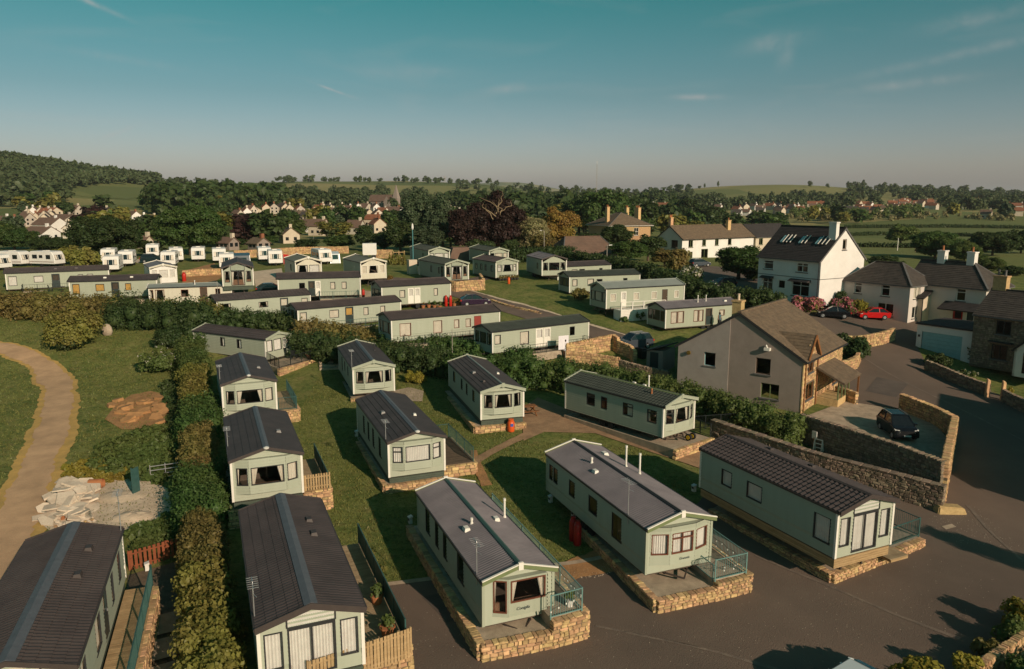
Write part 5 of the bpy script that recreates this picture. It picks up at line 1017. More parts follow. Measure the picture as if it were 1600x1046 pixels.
# small dark shed left of the house
g = G(1032, 575); mb = MB(); t = thing('garden_shed', 'dark lean-to shed against the left end of the grey gabled house', 'shed', g, rad(231)); mb.box((-1.3, -.9, -.3), (1.3, .9, 2.0)); mb.build('wall', 'render_tan', t); mb = MB(); mb.hexa([(-1.5, -1.2, 1.75), (1.5, -1.2, 1.75), (1.5, 1.1, 2.5), (-1.5, 1.1, 2.5)], [(-1.5, -1.2, 1.85), (1.5, -1.2, 1.85), (1.5, 1.1, 2.6), (-1.5, 1.1, 2.6)]); mb.build('roof', 'slate_dark', t); mb = MB(); mb.box((1.3, -.5, 0), (1.34, .4, 1.8)); mb.build('door', 'door_dark', t)
# H2: tall white house
tH2 = house('H2', 'tall white house with steep dark roof lights and one tiny gable window', 41.44, 105.11, 5.6, 300, 10.4, 8.8, 5.6, 4.0, ['render_white', 'render_white', 'render_white', 'render_white'], 'slate_dark',
      {'f': [('w', 4.05, 4.85, 6.7, 8.1, dict(fr='render_tan', fw=.14))], 'l': [('w', 1.0, 2.6, 3.7, 4.9, dict(bar=.7)), ('w', 6.6, 8.4, 3.7, 4.9, dict(bar=.7, mull=True)), ('w', .9, 2.7, .5, 2.4, dict(bar=.72, mull=True)), ('d', 3.6, 4.9, .05, 2.4, dict(glass=True, leaf='trim_white')), ('w', 6.0, 8.8, .5, 2.4, dict(bar=.72, mull=True))]}, nc=22, over=.35)
for xx, n_ in ((-2.6, 3), (.5, 2), (3.2, 3)):
    for k in range(n_):
        t0 = .42; mbw = MB(); a = xx + k * .62 - .6; yy = lambda t: -(4.4 + .35) * (1 - t); zz = lambda t: 5.6 + 4.0 * t + .1; mbw.hexa([(a, yy(.45), zz(.45) - .12), (a + .5, yy(.45), zz(.45) - .12), (a + .5, yy(.66), zz(.66) - .12), (a, yy(.66), zz(.66) - .12)], [(a, yy(.45), zz(.45)), (a + .5, yy(.45), zz(.45)), (a + .5, yy(.66), zz(.66)), (a, yy(.66), zz(.66))]); sk = mbw.build('roof_light', 'turquoise' if k == 0 else 'car_glass', tH2)
        mbw = MB(); mbw.bar((a + .54, yy(.43), zz(.43) + .03), (a + .54, yy(.68), zz(.68) + .03), .1, .08); mbw.build('roof_light_frame', 'trim_white', sk)
chimney(tH2, 4.6, -1.5, 7.6, 10.2, 1.1, .6, 'render_white', 0)
for a, b in ((1.0, 2.6), (6.0, 8.8)):
    mb = MB(); mb.hexa([(-5.2 + a - .25, -4.45, 2.42), (-5.2 + b + .25, -4.45, 2.42), (-5.2 + b + .25, -5.15, 2.42), (-5.2 + a - .25, -5.15, 2.42)][::-1], [(-5.2 + a - .25, -4.45, 2.75), (-5.2 + b + .25, -4.45, 2.75), (-5.2 + b + .15, -5.05, 2.55), (-5.2 + a - .15, -5.05, 2.55)][::-1]); mb.build('bay_roof', 'slate_dark', tH2)
mb = MB(); mb.bar((-5.2, -4.43, 2.95), (5.2, -4.43, 2.95), .05, .07); mb.bar((5.23, -4.4, 2.95), (5.23, 4.4, 2.95), .05, .07); mb.build('string_course', 'lead', tH2)
mb = MB(); mb.tube((5.0, -4.5, 0), (5.0, -4.5, 5.4), .06); mb.build('drain_pipe', 'dark_trim', tH2)
# H3: pink white pair with hipped roofs
d3_ = Vector((math.cos(rad(304)), math.sin(rad(304)))); e3_ = Vector((-d3_.y, d3_.x))
fl = Vector((49.5, 93.4)); Lw_, Ww_ = 9.0, 5.4; cw = fl + e3_ * Ww_ / 2 - d3_ * Lw_ / 2
tH3 = house('H3', 'pink white hip roofed house wing behind the red car', cw.x, cw.y, 3.3, 304, Lw_, Ww_, 5.2, 2.3, ['render_pink'] * 4, 'slate_mid',
      {'l': [('w', 1.6, 2.6, 3.4, 4.8, dict(bar=.7)), ('w', 5.3, 6.4, 3.4, 4.8, dict(bar=.7)), ('w', 4.9, 7.1, .9, 2.5, dict(mull=True))], 'f': [('w', .9, 2.5, 3.3, 4.7, dict(mull=True, cur='c')), ('w', .9, 2.5, .8, 2.3, dict(mull=True))]}, hip=(2.7, 2.7), nc=14, group=None)
fm = Vector((56.6, 89.6)); Lm, Wm = 9.6, 6.2; cm_ = fm + e3_ * Wm / 2 - d3_ * Lm / 2
tH3b = house('H3b', 'pink white hip roofed house with two white chimneys and a red framed porch window', cm_.x, cm_.y, 3.3, 304, Lm, Wm, 5.2, 2.6, ['render_pink'] * 4, 'slate_mid',
      {'l': [('w', 6.2, 7.3, 3.3, 4.8, dict(bar=.7)), ('w', 6.0, 7.2, .9, 2.2, dict(fr='red_paint', fw=.2)), ('d', 7.6, 8.5, .05, 2.1, dict(leaf='door_dark'))], 'f': [('w', 3.5, 4.6, 3.2, 4.6)]}, hip=(3.1, 0), nc=14)
chimney(tH3b, -2.2, .0, 7.3, 9.0, .9, .9, 'render_white', 1); chimney(tH3b, 1.4, .0, 7.3, 9.0, .9, .9, 'render_white', 1)
slate_roof(tH3b, [((.2, -5.0, 2.35), (4.6, -5.0, 2.35), (4.2, -3.1, 3.15), (.2, -3.1, 3.15)), ], 'slate_dark', 6, name='porch_roof')
mb = MB(); mb.box((-4.0, -4.9, -.5), (-1.7, -3.1, 3.5)); kk = mb.build('side_wing', 'render_cream', tH3b); slate_roof(kk, [((-4.3, -5.2, 3.4), (-1.4, -5.2, 3.4), (-1.4, -3.0, 4.3), (-4.3, -3.0, 4.3))], 'slate_dark', 6); window(kk, (-4.0, -4.9, 0), (1, 0, 0), (0, -1, 0), .7, 1.7, 1.3, 2.5, fr='lead', cur='x')
mb = MB(); mb.tube((-1.6, -5.0, -.3), (-1.6, -5.0, 3.4), .06); mb.build('drain_pipe', 'dark_trim', tH3b)
# garage with turquoise door
ga = PZ(1430, 546, 2.2); gb = PZ(1535, 566, 2.0); dd = (gb - ga).to_2d(); ln = dd.length; hdg = math.atan2(dd.y, dd.x); tg = thing('garage', 'flat roofed pale garage with a wide turquoise door', 'garage', (ga.x, ga.y, 2.0), hdg)
mb = MB(); wall_face(mb, (0, 0, 0), (1, 0, 0), (0, -1, 0), 0, ln, -.5, 3.1, [(.6, 4.9, -.5, 2.35)], 0); mb.quad((0, 0, -.5), (0, 0, 3.1), (0, 6, 3.1), (0, 6, -.5)); mb.quad((ln, 0, -.5), (ln, 0, 3.1), (ln, 6, 3.1), (ln, 6, -.5)); mb.quad((0, 6, -.5), (ln, 6, -.5), (ln, 6, 3.1), (0, 6, 3.1)); mb.build('wall', 'render_white', tg)
mb = MB(); mb.box((-.15, -.2, 3.1), (ln + .15, 6.1, 3.28)); mb.build('roof', 'slate_dark', tg)
mb = MB()
for k in range(7): mb.box((.6, .08, -.5 + k * .41), (4.9, .14, -.5 + k * .41 + .395))
mb.build('garage_door', 'turquoise', tg)
mb = MB(); mb.box((.22, -.1, 1.7), (.38, 0, 1.95)); mb.build('wall_lamp', 'dark_trim', tg)
# stone cottage at the right edge
f4 = PZ(1523, 489, 7.2); Lc, Wc = 13.0, 6.5; d4 = Vector((math.cos(rad(303)), math.sin(rad(303)))); e4 = Vector((-d4.y, d4.x)); c4 = f4.to_2d() + e4 * Wc / 2 + d4 * Lc / 2
ops4 = [('w', 2.2, 3.6, 3.1, 4.5, dict(fr='dark_trim', mull=True)), ('w', 2.0, 3.5, .5, 2.0, dict(fr='dark_trim', mull=True)), ('w', 8, 9.3, 3.1, 4.4, dict(fr='dark_trim'))]
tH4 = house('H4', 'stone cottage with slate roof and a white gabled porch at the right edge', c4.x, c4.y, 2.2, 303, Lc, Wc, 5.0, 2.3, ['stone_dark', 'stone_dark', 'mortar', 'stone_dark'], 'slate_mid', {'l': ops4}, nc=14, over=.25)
stone_face(tH4, (-Lc / 2, -Wc / 2, 0), (1, 0, 0), (0, -1, 0), .02, 9, -.4, 4.9, [o[1:5] for o in ops4], m='stone_dark')
chimney(tH4, -Lc / 2 + .7, .2, 5.6, 8.6, 1.3, .8, 'stone', 2, 'lead')
mb = MB(); mb.box((5.0 - Lc / 2, -Wc / 2 - 2.0, -.5), (5.2 - Lc / 2, -Wc / 2, 2.2)); mb.box((7.5 - Lc / 2, -Wc / 2 - 2.0, -.5), (7.7 - Lc / 2, -Wc / 2, 2.2)); wall_face(mb, (5.0 - Lc / 2, -Wc / 2 - 2.0, 0), (1, 0, 0), (0, -1, 0), 0, 2.7, -.5, 2.2, [(.75, 1.85, -.1, 2.0)], 0); mb.quad((5.0 - Lc / 2, -Wc / 2 - 2, 2.2), (7.7 - Lc / 2, -Wc / 2 - 2, 2.2), (6.35 - Lc / 2, -Wc / 2 - 2, 3.5)); po = mb.build('porch', 'render_white', tH4)
x0 = 6.35 - Lc / 2; slate_roof(po, [((x0 + 1.6, -Wc / 2 - 2.25, 2.05), (x0 + 1.6, -Wc / 2 + .1, 2.05), (x0, -Wc / 2 + .1, 3.6), (x0, -Wc / 2 - 2.25, 3.6)), ((x0 - 1.6, -Wc / 2 + .1, 2.05), (x0 - 1.6, -Wc / 2 - 2.25, 2.05), (x0, -Wc / 2 - 2.25, 3.6), (x0, -Wc / 2 + .1, 3.6))], 'slate_dark', 6)
door(po, (5.0 - Lc / 2, -Wc / 2 - 1.95, 0), (1, 0, 0), (0, -1, 0), .75, 1.85, -.1, 2.0, leaf='car_black', fr='trim_white')
mb = MB(); mb.bar((2.0 - Lc / 2 - .2, -Wc / 2 - .25, 2.35), (4.0 - Lc / 2, -Wc / 2 - .25, 2.3), .6, .1); mb.build('window_hood', 'slate_dark', tH4)
# house out of frame at the right that throws the long shadow over the road
th = house('H7', 'tall gabled house by the road beyond the right edge', 47.1, 43.3, .0, 61.3, 21, 9, 6.0, 3.3, ['render_white'] * 4, 'slate_dark', {}, nc=8)
# H5: long white house
tH5 = house('H5', 'long white house with brown slate roof behind the parked estate car', 46.1, 180.4, 5.4, 213, 24, 8.0, 5.0, 2.7, ['render_pink', 'render_white', 'render_white', 'render_white'], 'slate_brown',  # front gable: shade on the white wall put in as a darker render
      {'f': [('w', 2.0, 3.2, 2.9, 4.2, dict(fr='dark_trim')), ('w', 4.6, 6.6, 2.7, 4.5, dict(fr='dark_trim'))], 'r': [('w', 2.0, 3.4, 2.9, 4.5, dict(fr='olive_trim', mull=True)), ('w', 6.4, 7.6, 3.1, 4.5, dict(fr='olive_trim', mull=True)), ('w', 10.6, 11.8, 3.1, 4.5, dict(fr='olive_trim', mull=True)), ('w', 15, 16.2, 3.1, 4.5, dict(fr='olive_trim')), ('w', 2.0, 3.4, .5, 1.9, dict(fr='olive_trim', mull=True)), ('w', 6.2, 8.4, .3, 2.4, dict(fr='olive_trim', mull=True))]}, nc=12, over=.4, fascia='slate_dark')
chimney(tH5, 11.2, -.6, 7.2, 9.4, .8, .8, 'stone', 3); chimney(tH5, -5.6, 1.6, 5.8, 8.6, 1.0, .7, 'stone', 1)
house('H5b', 'tan walled house with dark roof joined behind the tall white house', 62.5, 190.5, 5.2, 213, 14, 8.0, 5.0, 2.8, ['render_cream'] * 4, 'slate_dark', {'r': [('w', 1.2, 2.6, 3.0, 4.5, dict(fr='olive_trim', mull=True))]}, nc=12)
# H6: square stone manor
tH6 = house('H6', 'square honey stone manor with hipped roof and two tall stone chimneys', 34.3, 244.5, 4.8, 291, 14.5, 14.5, 6.6, 3.6, ['stone', 'stone', 'stone', 'stone'], 'slate_brown', {'f': [('w', 8.6, 10.2, 3.2, 5.6, dict(bar=.5, mull=True)), ('w', 2.5, 4.0, 3.2, 5.6, dict(bar=.5))]}, hip=(6.0, 6.0), nc=12, over=.7, fascia='lamp_white')
chimney(tH6, 2.5, -5.6, 6.2, 11.9, 1.4, .9, 'stone', 2); chimney(tH6, 1.5, 5.8, 6.2, 11.6, 2.6, .9, 'stone', 4); chimney(tH6, -4.5, 5.2, 6.2, 11.6, 1.6, .9, 'stone', 3)
# low purple brown roofed building
g = PD(910, 405, 158); house('H8', 'low building with a long purple brown roof among the dark trees', g.x, g.y, zg(g.x, g.y) - .4, 200, 12, 8, 1.9, 3.0, ['render_tan'] * 4, 'tile_brown', {}, hip=(2, 2), nc=10)
# ------------------------------------------------------------------ cars
def car(label, px, py, hd, m, kind='hatch', plate=False, loc=None, group='cars parked on the park and by the houses', L=4.1):
    g = loc or G(px, py); g = Vector((g.x, g.y, zg(g.x, g.y) + .05)); t = thing('parked_car', label, 'car', g, rad(hd), group); s = L / 4.1; hgt = 1.68 if kind == 'suv' else 1.46; wd = .88
    low = [(-2.02, .42), (-2.05, .62), (-1.98, .92), (-1.0, .96), (.75, .95), (1.55, .86), (1.95, .70), (2.03, .50), (1.98, .30), (1.62, .26), (1.52, .52), (1.28, .62), (1.04, .52), (.94, .26), (-.88, .26), (-.98, .52), (-1.22, .62), (-1.46, .52), (-1.56, .26), (-1.95, .28)]
    k = hgt / 1.46; low = [(x * s, z * (k if z > .6 else 1)) for x, z in low]; n = len(low); V = []; Fc = []
    for y, sx_, dz in ((-wd + .06, .985, -.03), (-wd, 1, 0), (wd, 1, 0), (wd - .06, .985, -.03)):
        if abs(y) < wd: V += [(x * sx_, y * 1.0, z + (dz if z > .8 else 0)) for x, z in low]
        else: V += [(x, y, z if z < .85 else z - .05) for x, z in low]
    # centre strip raised slightly so that bonnet and flanks curve
    cols = [(-wd, 0, -.10), (-wd * .99, 1, -.03), (-wd * .86, 1, 0), (wd * .86, 1, 0), (wd * .99, 1, -.03), (wd, 0, -.10)]; V = []
    for y, _, dz in cols: V += [(x * (1 - .03 * (abs(y) > wd * .9)), y, z + (dz if z > .66 * k else 0)) for x, z in low]
    for c in range(len(cols) - 1):
        for i in range(n): j = (i + 1) % n; Fc.append((c * n + i, c * n + j, (c + 1) * n + j, (c + 1) * n + i))
    me = bpy.data.meshes.new('body'); me.from_pydata(V, [], Fc + [tuple(range(n)), tuple((len(cols) - 1) * n + i for i in reversed(range(n)))]); me.materials.append(MATS[m])
    bm = bmesh.new(); bm.from_mesh(me); bmesh.ops.recalc_face_normals(bm, faces=bm.faces[:]); bm.to_mesh(me); bm.free(); link('body', me, t)
    zb = .93 * k; zt_ = hgt; rear = -1.9 if kind in ('suv', 'estate') else -1.75; rt = -1.55 if kind in ('suv', 'estate') else (-1.05 if kind == 'hatch' else -.75)
    if kind == 'hatch': rear = -1.9
    base = [(rear * s, zb), (1.15 * s, zb)]; topx = (rt * s, .25 * s)
    def ring(x0, x1, z, w_): return [(x0, -w_, z), (x1, -w_, z), (x1, w_, z), (x0, w_, z)]
    mb = MB(); mb.hexa(ring(base[0][0], base[1][0], zb - .04, wd * .93), ring(topx[0], topx[1], zt_ - .06, wd * .70)); mb.build('window_glass', 'car_glass', t)
    mb = MB(); mb.hexa(ring(topx[0] - .03, topx[1] + .05, zt_ - .07, wd * .715), ring(topx[0] + .12, topx[1] - .12, zt_, wd * .62)); mb.build('car_roof', 'alu' if kind == 'suvx' else m, t)
    for sg in (-1, 1):
        for (xa, xb) in ((base[1][0], topx[1]), (base[0][0], topx[0]), ((base[0][0] + base[1][0]) / 2 - .15, (topx[0] + topx[1]) / 2 - .1)):
            mb = MB(); mb.bar((xa, sg * wd * .94, zb - .04), (xb, sg * wd * .71, zt_ - .05), .09, .05); mb.build('pillar', m, t)
        mb = MB(); mb.box((.92 * s, sg * wd - .02, zb), (1.08 * s, sg * (wd + .15), zb + .13)); mb.build('door_mirror', m, t)
        mb = MB(); mb.hexa([(1.82 * s, sg * wd * .62, .62 * k), (1.99 * s, sg * wd * .62, .60 * k), (1.9 * s, sg * wd * .97, .62 * k), (1.66 * s, sg * wd * 1.005, .66 * k)][::sg], [(1.72 * s, sg * wd * .62, .76 * k), (1.9 * s, sg * wd * .62, .74 * k), (1.8 * s, sg * wd * .97, .76 * k), (1.6 * s, sg * wd * 1.005, .80 * k)][::sg]); mb.build('headlight', 'lamp_white', t)
        mb = MB(); mb.box((-2.06 * s, min(sg * wd * .6, sg * wd * 1.0), .68 * k), (-1.9 * s, max(sg * wd * .6, sg * wd * 1.0), .86 * k)); mb.build('tail_light', 'lamp_red', t)
        for xx in (1.28, -1.22):
            mb = MB(); mb.tube((xx * s, sg * (wd - .2), .31), (xx * s, sg * (wd + .01), .31), .31, n=16); wl = mb.build('wheel', 'rubber', t)
            mb = MB(); mb.tube((xx * s, sg * (wd), .31), (xx * s, sg * (wd + .025), .31), .20, .17, n=10); mb.build('rim', 'alu', wl)
    mb = MB(); mb.box((-2.09 * s, -.26, .50), (-2.04 * s, .26, .62)); mb.build('number_plate', 'plate_yellow', t)
    mb = MB(); mb.box((1.99 * s, -.26, .40), (2.055 * s, .26, .51)); mb.build('number_plate', 'lamp_white', t)
    if kind in ('suv', 'estate'):
        for sg in (-1, 1): mb = MB(); mb.bar((topx[0] + .1, sg * wd * .66, zt_ + .03), (topx[1] - .1, sg * wd * .66, zt_ + .03), .04); mb.build('roof_rail', 'alu', t)
    return t
car('black car in the walled forecourt facing the tall dark wall', 1401, 680, 265, 'car_black', 'suv', L=3.9)
car('bright red hatchback parked tail outward before the pink white house', 1364, 499, 170, 'car_red', 'hatch', L=3.8)
car('black car with yellow rear plate parked left of the red hatchback', 1302, 497, 160, 'car_black', 'saloon')
car('grey silver suv standing on the site road beside the stone wall', 990, 545, 205, 'car_grey', 'suv')
car('blue grey estate car in front of the long white house', 1093, 417, 20, 'car_grey', 'estate')
car('dark car half hidden under the round tree by the white house', 1128, 450, 200, 'car_black', 'estate')
car('purple car behind the brown roofed caravan with the red door', 742, 478, 15, 'car_purple', 'hatch')
car('dark teal car parked between the caravans with their ends facing', 424, 459, 20, 'car_green', 'hatch')
car('dark green off roader among the white touring caravans', 238, 411, 15, 'car_green', 'suv')
car('pale blue car cut off by the bottom edge', 1322, 1112, 215, 'car_pale', 'hatch')
# ------------------------------------------------------------------ touring caravans
def tourer(label, px, py, hd, scale=1.1, trim='render_tan', cur='c'):
    g = G(px, py); t = thing('touring_caravan', label, 'touring caravan', g, rad(hd), 'white touring caravans on the pitches'); t.scale = (scale,) * 3
    W_, prof = 1.1, [(-2.6, .42), (-2.62, 1.2), (-2.5, 2.35), (-2.2, 2.52), (1.7, 2.52), (2.1, 2.4), (2.45, 1.75), (2.6, 1.1), (2.6, .5), (2.35, .42)]; n = len(prof)
    V = []; Fc = []
    for y, k in ((-W_, .06), (-W_ + .08, 0), (W_ - .08, 0), (W_, .06)): V += [(x * (1 - k * .3), y, z - (k if z > 2 else -k if z < .6 else 0)) for x, z in prof]
    for c in range(3):
        for i in range(n): j = (i + 1) % n; Fc.append((c * n + i, c * n + j, (c + 1) * n + j, (c + 1) * n + i))
    Fc += [tuple(range(n)), tuple(3 * n + i for i in reversed(range(n)))]; me = bpy.data.meshes.new('body'); me.from_pydata(V, [], Fc); me.materials.append(MATS['white_panel'])
    bm = bmesh.new(); bm.from_mesh(me); bmesh.ops.recalc_face_normals(bm, faces=bm.faces[:]); bm.to_mesh(me); bm.free(); link('body', me, t)
    def win(a, b, c, d, nm='window', m='car_glass'): mb = MB(); mb.quad(a, b, c, d); mb.quad(*[Vector(q) * 1.0 for q in (d, c, b, a)]); return mb.build(nm, m, t)
    mb = MB(); mb.hexa([(2.635, -.9, 1.15), (2.635, .9, 1.15), (2.50, .9, 1.15), (2.50, -.9, 1.15)], [(2.43, -.85, 1.95), (2.43, .85, 1.95), (2.3, .85, 1.95), (2.3, -.85, 1.95)]); w0 = mb.build('front_window', 'car_glass', t)
    for y in (-.32, .32): mb = MB(); mb.bar((2.64, y, 1.15), (2.435, y, 1.95), .06); mb.build('window_bar', 'trim_white', w0)
    for a, b in ((-.88, -.5), (.5, .88)): mb = MB(); mb.quad((2.645, a, 1.2), (2.645, b, 1.2), (2.445, b, 1.93), (2.445, a, 1.93)); mb.build('curtain', 'curtain', w0)
    for s in (-1, 1):
        for a, b, z0, z1 in ((.9, 1.8, 1.25, 1.95), (-1.9, -.9, 1.3, 1.95), (-.5, .2, 1.4, 1.9)):
            mb = MB(); mb.box((a, s * (W_ + .005) - .015, z0), (b, s * (W_ + .005) + .015, z1)); mb.build('side_window', 'car_glass', t)
        mb = MB(); mb.tube((-.2, s * .85, .32), (-.2, s * 1.08, .32), .32, n=14); mb.build('wheel', 'rubber', t)
        mb = MB(); mb.box((-2.5, s * W_ - .012, .72), (2.4, s * W_ + .014, .86)); mb.build('stripe', trim, t)
    mb = MB(); mb.box((-.4, -.35, 2.5), (.4, .35, 2.62)); mb.build('roof_hatch', 'trim_white', t)
    mb = MB(); mb.box((-1.6, .2, 2.5), (-1.2, .6, 2.6)); mb.build('roof_hatch', 'vent_grey', t)
    mb = MB(); mb.bar((2.4, .5, .45), (3.5, 0, .45), .08); mb.bar((2.4, -.5, .45), (3.5, 0, .45), .08); mb.bar((3.3, 0, .05), (3.3, 0, .6), .08); mb.build('hitch', 'steel', t)
    return t
for a in [('white touring caravan at the left end of the back row, half behind another', 172, 411, 292), ('white touring caravan with a brown front window beside the big dark tree', 200, 415, 290), ('white touring caravan with dark front window just above the long sage caravan', 178, 424, 290),
          ('white touring caravan behind the dark green off roader', 240, 402, 292), ('white touring caravan with three part front window right of the off roader', 266, 416, 288), ('tall white touring caravan seen from behind with one dark window', 276, 409, 295),
          ('small white touring caravan standing apart under the big dark tree', 311, 408, 290), ('white touring caravan left of the pair beside the grey awning', 343, 410, 292), ('front white touring caravan of the pair beside the grey awning', 355, 420, 290),
          ('white touring caravan behind the one with the red windbreak', 413, 408, 292), ('white touring caravan with a red windbreak on its right', 430, 414, 290), ('large white touring caravan with curved front and blue awning', 503, 412, 300),
          ('long white touring caravan lying side on behind the left end hedge', 75, 416, 345), ('white touring caravan at the far left edge above the hedge', 22, 416, 350), ('pale touring caravan cut off by the left edge', -8, 422, 340)]:
    tourer(*a)
def box_thing(name, label, cat, loc, size, m, rz=0, group=None, top=None):
    x, y, z = size; mb = MB(); tp = top or 1
    mb.hexa([(-x / 2, -y / 2, 0), (x / 2, -y / 2, 0), (x / 2, y / 2, 0), (-x / 2, y / 2, 0)], [(-x / 2 * tp, -y / 2 * tp, z), (x / 2 * tp, -y / 2 * tp, z), (x / 2 * tp, y / 2 * tp, z), (-x / 2 * tp, y / 2 * tp, z)]); o = mb.build(name, m, None, loc); o.rotation_euler = (0, 0, rz); return tag(o, label, cat, group)
def awning(label, px, py, m, w_=2.6, d=2.4, h=2.3, rz=290):
    g = G(px, py); t = thing('awning', label, 'awning', g, rad(rz), 'awnings beside the touring caravans'); mb = MB(); mb.hexa([(-d / 2, -w_ / 2, 0), (d / 2, -w_ / 2, 0), (d / 2, w_ / 2, 0), (-d / 2, w_ / 2, 0)], [(-d / 2, -w_ / 2, h), (d * .35, -w_ / 2 + .1, h - .35), (d * .35, w_ / 2 - .1, h - .35), (-d / 2, w_ / 2, h)]); mb.build('canvas', m, t)
    mb = MB(); mb.hexa([(d * .50, -w_ * .3, .8), (d * .50, w_ * .3, .8), (d * .47, w_ * .3, .8), (d * .47, -w_ * .3, .8)], [(d * .44, -w_ * .28, 1.6), (d * .44, w_ * .28, 1.6), (d * .40, w_ * .28, 1.6), (d * .40, -w_ * .28, 1.6)]); mb.build('window', 'car_glass', t)
    for s in (-1, 1): mb = MB(); mb.bar((d / 2, s * w_ / 2, 0), (d * .36, s * (w_ / 2 - .1), h - .33), .06); mb.build('pole', 'alu', t)
awning('grey awning behind the dark glazed caravan gable', 378, 416, 'car_grey', 3, 3.2); awning('pale blue awning on the right side of the curved touring caravan', 523, 411, 'car_pale', 1.8, 2.4, 2.1)
t = thing('windbreak', 'bright red windbreak beside a white touring caravan', 'windbreak', G(443, 413), rad(10))
for k in range(3): mb = MB(); mb.hexa([(k * 1.1, -.01, 0), (k * 1.1 + 1.08, -.01, 0), (k * 1.1 + 1.08, .01, 0), (k * 1.1, .01, 0)], [(k * 1.1, -.01, 1.9 - k * .2), (k * 1.1 + 1.08, -.01, 1.7 - k * .2), (k * 1.1 + 1.08, .01, 1.7 - k * .2), (k * 1.1, .01, 1.9 - k * .2)]); mb.build('canvas_panel', 'red_paint', t); mb = MB(); mb.bar((k * 1.1, 0, 0), (k * 1.1, 0, 2.0 - k * .2), .05); mb.build('pole', 'alu', t)
g = G(578, 404); t = thing('box_trailer', 'white box trailer standing above the cream caravan roof', 'trailer', g, rad(10)); mb = MB(); mb.box((-1.4, -1, .9), (1.4, 1, 3.1)); mb.build('box', 'white_panel', t); mb = MB(); mb.box((-1.3, -1.03, .75), (1.3, -1, .9)); mb.build('bumper', 'trim_white', t)
for x in (-.8, .8): mb = MB(); mb.tube((x, -1.0, .45), (x, -.75, .45), .45, n=12); mb.build('wheel', 'rubber', t); mb = MB(); mb.bar((x * 1.5, -.9, 0), (x * 1.5, -.9, .9), .1); mb.build('leg', 'alu', t)
# ------------------------------------------------------------------ plants
NR = np.random.RandomState(5)
_ico = bmesh.new(); bmesh.ops.create_icosphere(_ico, subdivisions=1, radius=1.0)
ICO_V = np.array([tuple(v.co) for v in _ico.verts]); _ico.verts.ensure_lookup_table(); ICO_F = np.array([[v.index for v in f.verts] for f in _ico.faces]); _ico.free()
def leaf_arrays(blobs, n, size, core=.6, up=.35, zsq=1.0, aspect=1.5, low=-.55, rng=NR):
    B = np.asarray(blobs, float); wgt = B[:, 3] ** 2; idx = rng.choice(len(B), n, p=wgt / wgt.sum())
    d = rng.normal(size=(n, 3)); d /= np.linalg.norm(d, axis=1)[:, None]; fl = d[:, 2] < low; d[fl, 2] *= -1
    rr_ = B[idx, 3] * (rng.uniform(.62, 1.06, n)); P = B[idx, :3] + d * rr_[:, None] * np.array([1, 1, zsq])
    nn = d + rng.normal(size=(n, 3)) * .55 + np.array([0, 0, up]); nn /= np.linalg.norm(nn, axis=1)[:, None]
    t = rng.normal(size=(n, 3)); a = np.cross(nn, t); a /= np.linalg.norm(a, axis=1)[:, None]; b = np.cross(nn, a)
    s = size * rng.uniform(.55, 1.3, n)[:, None]; a *= s * .5 * aspect; b *= s * .5; fold = nn * s * .12
    V = np.stack([P - a, P - b + fold, P + a, P + b + fold], 1).reshape(-1, 3); k = np.arange(n)[:, None] * 4
    T = np.concatenate([k + [0, 1, 2], k + [0, 2, 3]], 1).reshape(-1, 3)
    if core:
        CV = (ICO_V[None] * (B[:, 3] * core)[:, None, None] * np.array([1, 1, zsq]) * rng.uniform(.85, 1.1, (len(B), len(ICO_V), 1)) + B[:, None, :3]).reshape(-1, 3)
        CF = (ICO_F[None] + (np.arange(len(B)) * len(ICO_V))[:, None, None]).reshape(-1, 3) + len(V); V = np.vstack([V, CV]); T = np.vstack([T, CF])
    return V, T
def crown_blobs(kind, rng):
    """a crown about 8 m wide inside a tree 10 m tall"""
    out = []
    if kind == 'conifer':
        for i in range(26): t = i / 25; z = 1.0 + 8.6 * t; r = 2.6 * (1 - t) + .35; a = rng.uniform(0, 6.3); q = r * .55; out.append((q * math.cos(a), q * math.sin(a), z, r * .62))
        return out
    cz, rx, rz, nb = dict(round=(5.3, 3.2, 3.9, 34), tall=(5.6, 2.8, 4.0, 34), spread=(5.0, 3.5, 4.1, 38), bush=(4.6, 3.3, 4.4, 26), wide=(4.9, 5.9, 4.3, 80), wisp=(5.6, 2.9, 3.9, 46))[kind]
    for i in range(nb):
        d = rng.normal(size=3); d /= np.linalg.norm(d); d[2] = d[2] * .9 + .08; q = rng.uniform(.62, .95); r = rng.uniform(.85, 1.55) * (.75 if kind == 'wisp' else 1)
        out.append((d[0] * rx * q, d[1] * rx * q, max(cz + d[2] * rz * q, r * .7), r))
    for i in range(5): out.append((rng.uniform(-1, 1), rng.uniform(-1, 1), cz + rng.uniform(-1.6, 1.6), 1.9))
    return out
LV = dict(hi=(13000, .27), mid=(5200, .40), lo=(900, .95), far=(240, 1.7))
_cm = {}
def crown_mesh(kind, var, lvl, m):
    k0 = (kind, var, lvl)
    if k0 not in _cm:
        rng = np.random.RandomState(sum(map(ord, kind)) * 13 + var * 7); b = crown_blobs(kind, rng); n, s = LV[lvl]; n = int(n * 1.9) if kind == 'wide' else n; _cm[k0] = leaf_arrays(b, n, s, rng=rng)
    k = k0 + (m,)
    if k not in _cm: _cm[k] = npmesh('crown', *_cm[k0], m)
    return _cm[k]
